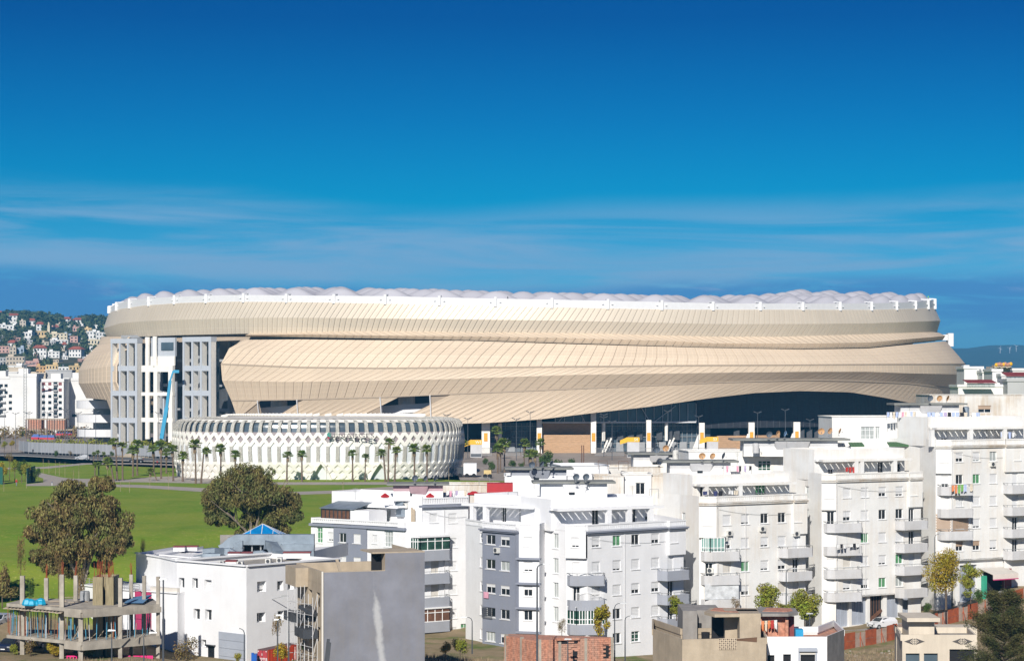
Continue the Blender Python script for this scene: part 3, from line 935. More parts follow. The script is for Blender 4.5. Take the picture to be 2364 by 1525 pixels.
for px0, px1 in ((1810, 1920), (1130, 1180), (1380, 1600)):
 pts = parc(px0, px1, .868, 9)
 for x, y in pts: mb.box(x - 1.1, x + 1.1, y - .5, y, .2, 3.0)
mb.build('concourse_kiosks', M['podium'], stad, kind='stuff')
for a, b_, z0, z1 in ((600, 684, 10.6, 13.4), (884, 992, 11.6, 14.2)):
 pts = parc(a - 4, b_ + 3, .935, 8); mb = MB()
 for i, ((x0, y0), (x1, y1)) in enumerate(zip(pts, pts[1:])):
  dz0, dz1 = -abs(i - 4) * 0 + i * .12, (i + 1) * .12
  mb.hexa([(x0, y0, z0 + dz0), (x1, y1, z0 + dz1), (x1, y1 + .3, z0 + dz1), (x0, y0 + .3, z0 + dz0), (x0, y0, z1 + dz0), (x1, y1, z1 + dz1), (x1, y1 + .3, z1 + dz1), (x0, y0 + .3, z1 + dz0)])
 x, y = pts[4]
 mb.tube((x, y + 5, 2), (x, y + 5, 19), 2.6, 2.6, 14)
 mb.build('ramp_parapet', M['rim'], stad)
 band('ramp_back', a - 14, b_ + 12, .88, 6, 20, M['darkpanel'], n=6)
 mb = MB()
 pa_, pb_ = ph_of(10, a - 6), ph_of(10, b_ + 1)
 A, B = sp_(10, pa_, .2), sp_(11, ph_of(11, a - 2), .2)
 mb.beam(A, B, .3, 1.4); mb.beam(sp_(10, pb_, .2), sp_(11, ph_of(11, b_ + 4), .2), .3, 1.4)
 mb.build('opening_reveal', M['rim'], stad)
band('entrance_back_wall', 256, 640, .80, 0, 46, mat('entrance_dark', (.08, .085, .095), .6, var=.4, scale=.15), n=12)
mb = MB()
e_ = Fr(W(348, 900, 728)[:2], W(424, 900, 720)[:2])
ez = lambda py: ZZ(py, 724)
for a, b_, y0, y1, m_ in ((0, 10.4, 779, 822, 0), (0, 10.4, 822, 843, 1), (5.0, 5.6, 903, 1018, 0), (9.2, 10.6, 880, 1020, 0)):
 mb.fbox(e_, a, b_, -1.0 if m_ == 0 else -.4, .1 if m_ else -.2, ez(y1), ez(y0), m_)
mb.build('entrance_block', [M['towerpaint'], M['towerside']], stad)
mb = MB(); mb.fbox(e_, 4.6, 9.8, -.15, .12, ez(808), ez(790)); mb.build('entrance_window', M['blueglass'], stad)
mb = MB()
for y0, y1 in ((843, 858), (905, 913), (964, 974)): mb.fbox(e_, -3, 10.6, .1, 1.2, ez(y1), ez(y0))
mb.fbox(e_, 2.4, 4.0, .1, 1.3, ez(1020), ez(858)); mb.fbox(e_, 8.8, 10.5, .1, 1.3, ez(1020), ez(858))
mb.tube(e_.p(2.6, .8, ez(845)), e_.p(2.6, .8, ez(776)), .75, .75, 12)
mb.tube(e_.p(-7, -6, ez(1015)), e_.p(-7, -6, ez(776)), .9, .9, 12)
mb.build('entrance_frame', M['towerside'], stad)
mb = MB()
for a in (-10, -4, 2, 7, 13, 20, 26):
 mb.tube(e_.p(a, -9, 0), e_.p(a, -9, 45), .8, .8, 10)
for z_ in (12, 20, 28, 36): mb.fbox(e_, -22, 32, -10, -9.2, z_, z_ + 1)
mb.build('inner_frame', M['podium'], stad)
def tower(px, D, label, hy0):
 A = Vector(W(px, 900, D)[:2])
 u = Vector((cos(radians(-33)), sin(radians(-33))))
 wd = 11.6; fr = Fr(A, A + u * wd)
 zt = ZZ(hy0, D)
 t_ = root('stair_tower', (A.x, A.y, 0), label, 'tower', 'stair towers at the open left end of the stadium')
 zf = [0, 6.8, 15.6, 24.2, 33.2, zt]
 cols = [0, 3.55, 7.1, 10.6]
 for i, s0 in enumerate(cols):
  w_ = .75 if i < 3 else 1.0
  mb = MB()
  mb.fbox(fr, s0, s0 + w_, 0, .12, 0, zt - .01, 0)
  mb.fbox(fr, s0, s0 + w_, -2.3, 0, 0, zt - .4, 1)
  mb.build('pillar', [M['towerpaint'], M['towerside']], t_)
 tops = [ZZ(y, D) for y in (974, 912, 855, hy0)]
 for zz in tops[:-1]:
  mb = MB(); mb.fbox(fr, .75, 10.6, -.7, .05, zz - .15, zz + 1.5, 0); mb.fbox(fr, .75, 10.6, -2.6, -2.35, zz - .15, zz + 1.3, 1)
  mb.build('floor_beam', [M['towerpaint'], M['towerside']], t_)
 mb = MB(); mb.fbox(fr, -.05, wd + .05, -2.5, .16, zt - 1.5, zt + .02, 0); mb.build('top_beam', [M['towerpaint']], t_)
 mb = MB();
 for k in range(3):
  z0 = tops[k] + 1.5
  mb.beam(fr.p(1, -4, z0), fr.p(10, -4, z0 + 6.5), .5, .9)
 mb.build('stair_flight', M['podium'], t_)
 mb = MB(); mb.fbox(fr, 4.5, 10.5, -5.2, -4.9, 0, zt - 2); mb.build('rear_glass', M['blueglass'], t_)
 return t_
tower(256, 738, 'left one of the two pale grey open stair towers with three bays', 782)
tower(422, 704, 'right one of the two open grey stair towers, beside the cut end of beige cladding', 778)
rp = root('spiral_ramp', (WX(262, 800), 800, 0), 'stack of three curved white ramp balconies under the left lobe of the stadium', 'ramp')
for i, (y0, y1) in enumerate(((924, 942), (956, 974), (990, 1007))):
 z0, z1 = ZZ(y1, 790), ZZ(y0, 790); mb = MB()
 cx, cy = WX(250, 792), 792
 n_ = 26
 for k in range(n_):
  a0, a1 = radians(100 + k * 8), radians(100 + (k + 1) * 8)
  for r_, th in ((11.0 - i * .1, .35),):
   mb.hexa([(cx + r_ * cos(a0), cy + r_ * sin(a0), z0), (cx + r_ * cos(a1), cy + r_ * sin(a1), z0), (cx + (r_ - th) * cos(a1), cy + (r_ - th) * sin(a1), z0), (cx + (r_ - th) * cos(a0), cy + (r_ - th) * sin(a0), z0),
     (cx + r_ * cos(a0), cy + r_ * sin(a0), z1), (cx + r_ * cos(a1), cy + r_ * sin(a1), z1), (cx + (r_ - th) * cos(a1), cy + (r_ - th) * sin(a1), z1), (cx + (r_ - th) * cos(a0), cy + (r_ - th) * sin(a0), z1)])
  mb.hexa([(cx + 10.6 * cos(a0), cy + 10.6 * sin(a0), z0 - .05), (cx + 10.6 * cos(a1), cy + 10.6 * sin(a1), z0 - .05), (cx, cy + .1, z0 - .05), (cx, cy, z0 - .05),
    (cx + 10.6 * cos(a0), cy + 10.6 * sin(a0), z0 + .4), (cx + 10.6 * cos(a1), cy + 10.6 * sin(a1), z0 + .4), (cx, cy + .1, z0 + .4), (cx, cy, z0 + .4)])
 mb.build('ramp_level', M['rim'], rp)
mb = MB(); mb.tube((cx + 1, cy + 2, 0), (cx + 1, cy + 2, 17), 6.5, 6.5, 20); mb.build('core', M['podium'], rp)
mb = MB(); p_ = sp_(6, .02)
x0 = WX(2188, 812); mb.box(x0, x0 + 1.9, 811, 815, ZZ(793, 812) - 1, ZZ(769, 812)); mb.box(x0 - 2.2, x0, 812, 814, ZZ(785, 812), ZZ(772, 812))
mb.build('roof_plant_box', M['rim'], stad)
D = 698
bl_ = root('boom_lift', (WX(374, D), D, 0), 'blue telescopic boom lift raised between the stadium stair towers', 'crane')
mb = MB(); x0 = WX(372, D)
M['craneblue'] = mat('sky_blue_paint', (0.03, 0.30, 0.50), 0.5)
mb.box(x0 - 1.6, x0 + 1.6, D - 1.2, D + 1.2, 0.5, 1.8); mb.build('chassis', M['craneblue'], bl_)
mb = MB()
for sx in (-1.2, 1.2):
 for sy in (-1.2, 1.2): mb.tube((x0 + sx, D + sy - .2, .5), (x0 + sx, D + sy + .2, .5), .5, .5, 10)
mb.build('wheels', M['black'], bl_)
mb = MB(); P0 = W(373, 1012, D); P1 = W(385, 940, D); P2 = W(393, 878, D); P3 = W(400, 856, D)
mb.beam(P0, P1, 1.15); mb.beam(P1, P2, .85); mb.beam(P2, P3, .5); mb.beam(P3, W(406, 855, D), .5); mb.build('boom', M['craneblue'], bl_)
mb = MB(); c_ = W(407, 856, D); mb.box(c_.x - .9, c_.x + .9, D - .5, D + .5, c_.z - .6, c_.z + .3); mb.build('basket', M['craneblue'], bl_)
# lattice hall in front of the stadium
M['lattice'] = mat('cream_lattice', (0.80, 0.775, 0.71), 0.75, var=0.06, scale=0.2)
M['hallroof'] = mat('cream_hall_roof', (0.78, 0.73, 0.65), 0.85, var=0.08, scale=0.3)
M['hallpanel'] = mat('bluish_white_panel', (0.74, 0.77, 0.80), 0.7, var=0.04)
M['mauve'] = mat('mauve_grey_panel', (0.30, 0.26, 0.27), 0.8, var=0.1)
hcx, hcy, ha, hb_, hn = WX(740, 524), 524.0, 32.6, 31.0, 2.9
hall = root('lattice_hall', (hcx, hcy, 0), 'low oval hall wrapped in cream white lattice ribs with diamond openings', 'hall')
def hxy(t, r=0.0):
 c_, s_ = cos(t), sin(t)
 x = (ha + r) * math.copysign(abs(c_) ** (2 / hn), c_); y = (hb_ + r) * math.copysign(abs(s_) ** (2 / hn), s_)
 return hcx + x, hcy - y
tt = [2 * pi * k / 2400 for k in range(2401)]
cum = [0.0]
for a, b_ in zip(tt, tt[1:]):
 p, q_ = hxy(a), hxy(b_); cum.append(cum[-1] + sqrt((p[0] - q_[0]) ** 2 + (p[1] - q_[1]) ** 2))
per = cum[-1]
def t_at(s):
 s %= per
 lo, hi = 0, 2400
 while hi - lo > 1:
  m_ = (lo + hi) // 2
  if cum[m_] <= s: lo = m_
  else: hi = m_
 f = (s - cum[lo]) / max(1e-6, cum[hi] - cum[lo])
 return tt[lo] + (tt[hi] - tt[lo]) * f
NC = int(round(per / 2.10)); pitch = per / NC
def prow(py): return ZZ(py, 493.0)
def hp(s, z, off):
 """point on the hall skin; skin bulges slightly and curls over at the eaves"""
 t = t_at(s); k = z / 14.0
 bul = -1.1 * (1 - min(1, z / 3.0)) * .2 + .9 * sin(min(1, max(0, (z - 1) / 12.5)) * pi)
 if z > 11.6: bul -= ((z - 11.6) / 2.6) ** 2 * 3.2
 x, y = hxy(t, bul + off)
 return Vector((x, y, z))
zl = [prow(y) for y in (1110, 1105, 1092, 1079, 1066, 1030, 1013.5, 998, 990, 980, 972)]
zl[0] = -.05
sh = [0, 0, 1, 0, 1, 1, 0, 1, 1, 1, 1]    # 0: on the cell line, 1: half a pitch off
base_s = 0.0
rib_w, rib_d = .74, .30
def rib(j, sg, name):
 mb = MB()
 prev = None
 chain = []
 for z, o in zip(zl, sh):
  s = base_s + j * pitch + (sg * .5 * pitch * o)
  chain.append((s, z))
 s_end = chain[-1][0]
 secs = []
 pts2 = []
 for (s0, z0), (s1, z1) in zip(chain, chain[1:]):
  nn = 2
  for k in range(nn): pts2.append((s0 + (s1 - s0) * k / nn, z0 + (z1 - z0) * k / nn))
 pts2.append(chain[-1])
 P3 = []
 for s, z in pts2:
  P3.append((s, z, None))
 for k, (rr, zz) in enumerate(((-2.2, prow(969)), (-4.6, prow(967)), (-8.5, prow(966.5)))):
  P3.append((s_end, zz, rr))
 V = []
 for i, (s, z, rr) in enumerate(P3):
  hw = rib_w / 2
  if 0 < i < len(P3) - 1 and rr is None:
   ds = P3[i + 1][0] - P3[i - 1][0]; dz = P3[i + 1][1] - P3[i - 1][1]
   hw = rib_w / 2 * min(1.7, sqrt(ds * ds + dz * dz) / max(.2, abs(dz)))
  ring = []
  for so, off in ((-hw, 0), (hw, 0), (hw, -rib_d), (-hw, -rib_d)):
   if rr is None: ring.append(hp(s + so, z, off))
   else:
    t = t_at(s + so); x, y = hxy(t, rr)
    ring.append(Vector((x, y, z + off * .6)))
  V.append(ring)
 for a, b_ in zip(V, V[1:]):
  mb.hexa([a[0], a[1], a[2], a[3], b_[0], b_[1], b_[2], b_[3]])
 return mb.build(name, M['lattice'], hall)
for j in range(NC):
 t = t_at(base_s + j * pitch)
 if sin(t) > -.25:
  rib(j, 1, 'lattice_rib'); rib(j, -1, 'lattice_rib')
def hband(name, z0, z1, off, m, n=200, s0=0, s1=None):
 mb = MB(); s1 = per if s1 is None else s1; zs = [z0 + (z1 - z0) * k / 4 for k in range(5)]
 mb.grid([[hp(s0 + (s1 - s0) * k / n, z, off) for k in range(n + 1)] for z in zs])
 return mb.build(name, m, hall)
hband('lower_wall', prow(1071), prow(1024), -.30, M['hallpanel'])
hband('base_wall', -.1, prow(1071), -.26, M['lattice'])
hband('diamond_panels', prow(1024), prow(997), -.34, M['mauve'])
hband('upper_glazing', prow(997), prow(976), -.8, M['blueglass'])
hband('eaves_ring', prow(979), prow(969), -.9, M['lattice'])
for px in (742, 875):
 k_ = (px - 1182) / F
 best = min((abs(hp(s_ * .2, 2, 0).x - k_ * hp(s_ * .2, 2, 0).y), s_ * .2) for s_ in range(int(per / .2)) if sin(t_at(s_ * .2)) > 0)[1]
 mb = MB()
 for sg in (-1, 1):
  pts = [hp(best + sg * 2.2, -.05, .45), hp(best + sg * 1.5, 1.5, .45), hp(best + sg * .7, 3.0, .45), hp(best, 3.9, .45)]
  for a, b_ in zip(pts, pts[1:]): mb.beam(a, b_, .45, 1.6, up=(0, 1, 0))
 mb.build('door_arch', M['lattice'], hall)
 mb = MB(); A_, B_, C_, D_ = hp(best - 2.1, 0, .06), hp(best + 2.1, 0, .06), hp(best + .5, 3.3, .06), hp(best - .5, 3.3, .06)
 mb.q(A_, B_, C_, D_); mb.build('door_panel', M['hallpanel'], hall)
mb = MB(); rows = []
for rr, zz in ((-.6, prow(975)), (-2.2, prow(970.5)), (-4.8, prow(968.2)), (-12, prow(967.5)), (-22, prow(967)), (-30.5, prow(966.5))):
 rows.append([(*hxy(2 * pi * k / 160, rr), zz) for k in range(161)])
mb.grid(rows); mb.build('roof_shell', M['hallroof'], hall, smooth=True)
mb = MB()
for k in range(60):
 t = pi * .05 + pi * .9 * k / 60; x, y = hxy(-t, -9)
 mb.tube((x - .8, y, prow(967)), (x + .8, y, prow(967) + .35), .35, .35, 6)
mb.build('roof_scallops', M['lattice'], hall, kind='stuff')
def text_mesh(txt, size, ext=.03, font_w=None):
 cu = bpy.data.curves.new('lettering', 'FONT'); cu.body = txt; cu.size = size; cu.extrude = ext
 cu.align_x = 'CENTER'; cu.align_y = 'CENTER'; cu.resolution_u = 2
 o = bpy.data.objects.new('lettering', cu); COL.objects.link(o)
 dg = bpy.context.evaluated_depsgraph_get()
 me = bpy.data.meshes.new_from_object(o.evaluated_get(dg))
 bpy.data.objects.remove(o); bpy.data.curves.remove(cu)
 return me
def add_text(txt, size, loc, m, parent, rz=0.0, sx=1.0, ext=.03, name='lettering', rx=90):
 me = text_mesh(txt, size, ext); me.materials.clear(); me.materials.append(m)
 o = bpy.data.objects.new(name, me); COL.objects.link(o)
 o.parent = parent
 o.location = Vector(loc) - wloc(parent)
 o.rotation_euler = (radians(rx), 0, rz); o.scale = (sx, 1, 1)
 return o
M['letter'] = mat('grey_brown_letters', (0.16, 0.14, 0.14), 0.5)
D = 490.9
add_text('SENARGES', 1.5, (WX(812, D), D, ZZ(1005.5, D)), M['letter'], hall, sx=1.42, ext=.12)
mb = MB(); x0 = WX(760, D)
mb.tube((x0, D - .1, ZZ(1003, D)), (x0, D + .1, ZZ(1003, D)), .5, .5, 10); mb.build('logo_leaf', mat('teal_logo', (.03, .25, .2), .5), hall)
mb = MB(); mb.tube((x0 - .1, D - .1, ZZ(1010, D)), (x0 - .1, D + .1, ZZ(1010, D)), .42, .42, 3); mb.build('logo_base', mat('crimson_logo', (.35, .02, .05), .5), hall)
mb = MB(); mb.beam((WX(768, D), D + .2, ZZ(1002, D)), (WX(856, D), D + .2, ZZ(1002, D)), .08); mb.build('sign_rail', M['letter'], hall)
mb = MB(); a_ = W(396, 1021, 540); mb.hexa([W(396, 1024, 520), W(430, 1030, 520), W(430, 1030, 526), W(396, 1024, 526), W(396, 1021, 520), W(430, 1027, 520), W(430, 1027, 526), W(396, 1021, 526)])
mb.build('side_canopy', M['lattice'], hall)
# vegetation builders
def leaf_mat(name, c1, c2, isl=.35, sub=0.15):
 m = mat(name, c1, 0.75, col2=c2, scale=0.6, island=isl, spec=.25)
 return m
M['euc'] = leaf_mat('olive_brown_leaves', (0.125, 0.135, 0.04), (0.21, 0.14, 0.055), .55)
M['euc_d'] = leaf_mat('dark_olive_leaves', (0.10, 0.12, 0.035), (0.17, 0.13, 0.045), .55)
M['palmleaf'] = leaf_mat('palm_fronds', (0.10, 0.17, 0.03), (0.19, 0.22, 0.04), .4)
M['leafg'] = leaf_mat('street_tree_leaves', (0.17, 0.21, 0.02), (0.28, 0.24, 0.03), .45)
M['leafy'] = leaf_mat('yellowing_leaves', (0.26, 0.23, 0.015), (0.36, 0.23, 0.02), .4)
M['leafb'] = leaf_mat('sparse_brown_leaves', (0.16, 0.13, 0.04), (0.20, 0.12, 0.05), .4)
M['bush'] = leaf_mat('dark_green_bush', (0.04, 0.085, 0.015), (0.07, 0.11, 0.02), .4)
M['pine'] = leaf_mat('pine_needles', (0.04, 0.055, 0.015), (0.09, 0.075, 0.025), .5)
M['dry'] = leaf_mat('dry_weeds', (0.22, 0.17, 0.10), (0.30, 0.22, 0.14), .3)
M['trunk'] = mat('pale_bark', (0.27, 0.22, 0.17), 0.9, var=0.4, scale=2.5)
M['trunkd'] = mat('brown_bark', (0.13, 0.095, 0.065), 0.95, var=0.4, scale=3)
M['palmtrunk'] = mat('palm_trunk', (0.17, 0.12, 0.085), 0.95, var=0.4, scale=2, stretch=(1, 1, 5))
def leaves(mb, c, rad, n, size, rnd, droop=0.0, shell=.55, flat=1.0):
 cx, cy, cz = c; rx, ry, rz_ = rad if isinstance(rad, tuple) else (rad, rad, rad)
 for _ in range(n):
  while True:
   a, b_, d = rnd.uniform(-1, 1), rnd.uniform(-1, 1), rnd.uniform(-1, 1)
   l = a * a + b_ * b_ + d * d
   if shell * shell < l < 1: break
  x, y, z = cx + a * rx, cy + b_ * ry, cz + d * rz_
  s = size * rnd.uniform(.6, 1.4)
  nx, ny, nz = a + rnd.uniform(-.9, .9), b_ + rnd.uniform(-.9, .9), d + rnd.uniform(-.5, 1.1)
  nv = Vector((nx, ny, nz)); nv.normalize() if nv.length > 0 else None
  u = nv.orthogonal().normalized() * s
  u.rotate(Matrix.Rotation(rnd.uniform(0, 6.28), 3, nv))
  w_ = nv.cross(u).normalized() * s * rnd.uniform(.35, .8)
  if droop: u.z -= droop * s
  p = Vector((x, y, z))
  i = len(mb.v)
  mb.v += [tuple(p - u), tuple(p + w_), tuple(p + u), tuple(p - w_)]
  mb.f.append((i, i + 1, i + 2, i + 3)); mb.m.append(0)
def big_tree(name, base, h, w_, label, seed, m, blobs, leaf=.2, n_leaf=260, limbs=7):
 rnd = random.Random(seed)
 r = root(name, base, label, 'tree', None)
 tr_ = MB()
 top = Vector((0, 0, h * .42))
 fork = Vector((w_ * .02, 0, h * .16))
 tr_.path([Vector((0, 0, -1)), fork * .5, fork], [h * .045, h * .036, h * .03], 8)
 tips = []
 for k in range(limbs):
  a = 2 * pi * k / limbs + rnd.uniform(-.3, .3)
  rr = w_ * rnd.uniform(.12, .30); zz = h * rnd.uniform(.5, .8)
  p1 = fork + Vector((cos(a) * rr * .35, sin(a) * rr * .35, (zz - fork.z) * .45)); p2 = Vector((cos(a) * rr, sin(a) * rr, zz))
  tr_.path([fork, p1, p2], [h * .022, h * .015, h * .007], 6)
  for _ in range(3):
   p3 = p2 + Vector((rnd.uniform(-1, 1), rnd.uniform(-1, 1), rnd.uniform(-.1, .8))) * w_ * .16
   tr_.path([p1.lerp(p2, rnd.uniform(.4, 1)), p3], [h * .008, h * .003], 4)
 tr_.build('trunk', M['trunk'], r, local=True)
 cr_ = MB()
 for (bx, by, bz, br, bf) in blobs:
  c = Vector((bx * w_ / 2, by * w_ / 2, bz * h)); rad = br * w_ / 2 * 1.13
  ns = int(21 * bf)
  for _ in range(ns):
   v = Vector((rnd.gauss(0, 1), rnd.gauss(0, 1), rnd.gauss(0, 1))).normalized() * rad * rnd.uniform(.45, 1.0)
   v.z *= .75
   leaves(cr_, c + v, (rad * .42, rad * .42, rad * .36), int(n_leaf / 18 * 3.2), leaf, rnd, droop=.9, shell=.0)
 cr_.build('crown', m, r, local=True)
 return r
def rblobs(seed, n, spread=(.72, .72), z0=.5, z1=.9, r0=.28, r1=.42, top=.92):
 rnd = random.Random(seed); out_ = []
 for k in range(n):
  a = rnd.uniform(0, 2 * pi); rr = sqrt(rnd.uniform(0, 1)) * spread[0]
  lim = top - (rr ** 2) * .38
  z = rnd.uniform(z0 - rr * .1, lim)
  out_.append((cos(a) * rr, sin(a) * rr, z - .08, rnd.uniform(r0, r1), 1))
 return out_
D = 251; x = WX(180, D)
big_tree('eucalyptus_tree', (x, D, gz(x, D) - .3), 15.0, 12.4, 'large spreading brown-olive tree at the left behind the concrete skeleton', 3, M['euc'],
  [(-.15, 0, .88, .28, 1), (.38, .1, .93, .20, 1), (.40, -.1, .80, .30, 1), (-.50, 0, .72, .30, 1), (-.15, -.3, .72, .36, 1.2), (.15, .3, .70, .36, 1), (.62, 0, .66, .30, 1),
  (-.70, .1, .58, .24, 1), (-.35, -.2, .55, .34, 1.1), (.05, -.4, .55, .36, 1.1), (.82, 0, .56, .18, .8), (-.45, 0, .38, .24, .8), (-.72, 0, .40, .16, .5), (.60, -.1, .48, .24, .8), (.42, 0, .36, .14, .5), (-.1, 0, .34, .26, .7)], leaf=.115, n_leaf=1500)
D = 292; x = WX(580, D)
big_tree('eucalyptus_tree', (x, D, gz(x, D) - .3), 12.1, 12.9, 'broad dark olive tree on the lawn behind the blue glass pyramid', 5, M['euc_d'],
  [(-.1, 0, .88, .30, 1), (-.45, 0, .78, .32, 1), (.2, 0, .84, .26, 1), (-.70, 0, .62, .28, 1), (-.3, -.3, .66, .36, 1.2), (.15, -.3, .66, .34, 1), (.50, 0, .66, .30, 1),
  (.75, .1, .58, .22, 1), (.1, .3, .6, .36, 1), (-.82, 0, .46, .16, .6), (.55, 0, .44, .30, 1), (.85, 0, .44, .16, .6), (-.5, 0, .42, .2, .6), (.3, 0, .32, .26, .7), (.62, 0, .28, .16, .5), (0, 0, .40, .24, .5), (-.2, 0, .26, .16, .5)], leaf=.115, n_leaf=1450)
D = 254; x = WX(-150, D)
big_tree('eucalyptus_tree', (x, D, gz(x, D) - .3), 13.0, 11.0, 'brown-olive tree cut off by the left edge of the picture', 9, M['euc'], rblobs(4, 14), leaf=.2, n_leaf=420)
def palm_proto(seed):
 rnd = random.Random(seed)
 fr = MB()
 for k in range(44):
  a = 2 * pi * k / 44 * 2.6 + rnd.uniform(-.2, .2); el = rnd.uniform(-.35, 1.25)
  ln = rnd.uniform(.75, 1.0)
  d = Vector((cos(a) * cos(el), sin(a) * cos(el), sin(el)))
  st_ = d * ln * .45; side = d.cross(Vector((0, 0, 1))).normalized()
  upv = side.cross(d).normalized()
  i = len(fr.v)
  fr.beam(Vector((0, 0, 0)), st_, .03, .02)
  for s in range(-4, 5):
   ang = s * .27
   dd = (d * cos(ang) + side * sin(ang)).normalized()
   tip = st_ + dd * ln * .62 * (1 - abs(s) * .05) + Vector((0, 0, -.10 - abs(s) * .012))
   w_ = side * cos(ang) * .07 - d * sin(ang) * .07
   mid = st_ + dd * ln * .34
   fr.q(st_, mid + w_, tip, mid - w_)
 crown = fr.mesh('crown', M['palmleaf'])
 sk = MB()
 for k in range(26):
  a = rnd.uniform(0, 6.28); d = Vector((cos(a) * .22, sin(a) * .22, -.75))
  w_ = Vector((-sin(a), cos(a), 0)) * .07
  z0 = rnd.uniform(-.3, .05)
  sk.q(Vector((cos(a) * .1, sin(a) * .1, z0)), Vector((cos(a) * .18, sin(a) * .18, z0 - .3)) + w_, Vector((0, 0, z0)) + d, Vector((cos(a) * .18, sin(a) * .18, z0 - .3)) - w_)
 return crown, sk.mesh('dead_skirt', M['dry'])
PP = [palm_proto(s) for s in (1, 2, 3)]
tk = MB(); tk.path([(0, 0, -.03), (0, 0, .08), (0, 0, .5), (0, 0, 1)], [.042, .030, .024, .022], 8); TKM = tk.mesh('trunk', M['palmtrunk'])
PAL = [  # crown px,py  base px,py  crown radius px
(248, 1066, 262, 1110, 15), (262, 1021, 271, 1109, 14), (282, 1029, 283, 1108, 12), (307, 1040, 307, 1100, 16), (317, 1027, 317, 1097, 16), (354, 1037, 355, 1091, 15), (371, 1029, 372, 1105, 17),
(384, 1045, 384, 1092, 14), (398, 1037, 400, 1110, 15), (422, 1053, 422, 1111, 15), (450, 1027, 452, 1116, 17), (477, 1042, 464, 1116, 13), (509, 1036, 510, 1113, 15), (543, 1049, 543, 1113, 14),
(664, 1051, 662, 1110.5, 13), (697, 1049, 697, 1111, 13), (814, 1047, 814, 1110.5, 12), (844, 1054, 843, 1110.5, 10), (880, 1046, 890, 1111, 13), (899, 1022, 896, 1112, 14), (916, 1040, 911, 1112, 13),
(956, 1036, 957, 1112, 16), (985, 1037, 986, 1113, 14), (1070, 1024, 1069, 1060, 12), (1146, 995, 1148, 1060, 15), (1157, 1029, 1155, 1088, 18), (1163, 1024, 1165, 1090, 17), (1151, 1036, 1149, 1092, 16),
(1211, 1024, 1210, 1074, 15), (1224, 1049, 1222, 1080, 17), (1235, 1050, 1237, 1082, 14), (1248, 1022, 1247, 1078, 13), (220, 1073, 219, 1098, 9), (228, 1072, 228, 1097, 8), (347, 1088, 362, 1109, 11), (217, 1047, 216, 1064, 6), (226, 1044, 226, 1062, 7), (239, 1047, 239, 1063, 6)]
PNAME = ['at the leftmost end of the avenue, leaning and low', 'slim and tall beside the leftmost low palm', 'slim, third along the avenue from the left', 'bushy and shorter, left of a taller twin', 'bushy and tall in the left cluster of the avenue',
'beyond the walk before the boom lift', 'tall, at the near edge in front of the boom lift', 'short, half hidden right of the boom lift', 'thick crowned, in front of the hall canopy', 'low, in front of the hall left corner', 'tall, before the left curve of the white hall', 'leaning left, before the left curve of the white hall',
'tall, just above the crown of the dark olive tree on its left', 'shorter, just above the crown of the dark olive tree', 'left one of the pair before the hall middle', 'right one of the pair before the hall middle', 'short, under the last letters of the hall sign', 'smallest, right of the hall sign',
'leaning left in the trio before the hall', 'tallest of the trio before the hall', 'right one of the trio before the hall', 'left one of the pair above the rooftop dishes', 'right one of the pair above the rooftop dishes', 'at the right edge of the hall by the plaza', 'tall and thin, standing behind the plaza palm clump',
'left trunk of the thick plaza clump', 'right trunk of the thick plaza clump', 'lowest of the thick plaza clump', 'left one near the stadium brick bay', 'wide and low by the plaza bushes', 'low, right of the wide one by the plaza bushes', 'thin stemmed before the stadium brick bay',
'tiny young, left of two on the lawn', 'tiny young, right of two on the lawn', 'small leaning young one beside the walk', 'leftmost small one beside the park road', 'middle small one beside the park road', 'rightmost small one beside the park road']
for i, (cx_, cy_, bx_, by_, rp_) in enumerate(PAL):
 D = gD(by_); bxw = WX(bx_, D); hh = (by_ - cy_) / F * D; lean = (cx_ - bx_) / F * D
 sz_ = rp_ / F * D * 1.15
 r = root('palm_tree', (bxw, D, 0), 'fan palm ' + PNAME[i], 'palm tree', 'fan palms in the park')
 tkk = inst('trunk', TKM, r)
 tkk.matrix_basis = Matrix(((7 if rp_ > 11 else 5, 0, lean, 0), (0, 7 if rp_ > 11 else 5, 0, 0), (0, 0, hh, 0), (0, 0, 0, 1)))
 cr_, sk_ = PP[i % 3]
 o = inst('crown', cr_, r, loc=(lean, 0, hh), rz=i * 1.3); o.scale = (sz_, sz_, sz_ * .95)
 o = inst('dead_skirt', sk_, r, loc=(lean, 0, hh), rz=i); o.scale = (sz_, sz_, sz_ * 1.1)
def bush_mesh(seed, m, n=1300, size=.07, sq=1.0, name='foliage', core=True):
 rnd = random.Random(seed); mb = MB()
 for k in range(9):
  v = Vector((rnd.gauss(0, 1), rnd.gauss(0, 1), rnd.gauss(0, 1))).normalized() * rnd.uniform(.25, .6)
  leaves(mb, (v.x, v.y, v.z * sq), (.42, .42, .40 * sq), n // 9, size, rnd, shell=.3)
 return mb.mesh(name, m)
BM = {'bush': [bush_mesh(s, M['bush']) for s in (1, 2)], 'leafg': [bush_mesh(s, M['leafg']) for s in (3, 4)], 'leafy': [bush_mesh(5, M['leafy'])],
 'leafb': [bush_mesh(6, M['leafb'], n=900, size=.05)], 'euc': [bush_mesh(7, M['euc'])]}
st = MB(); st.path([(0, 0, -.05), (0, 0, .6), (0, 0, 1)], [.035, .025, .015], 6); STM = st.mesh('stem', M['trunkd'])
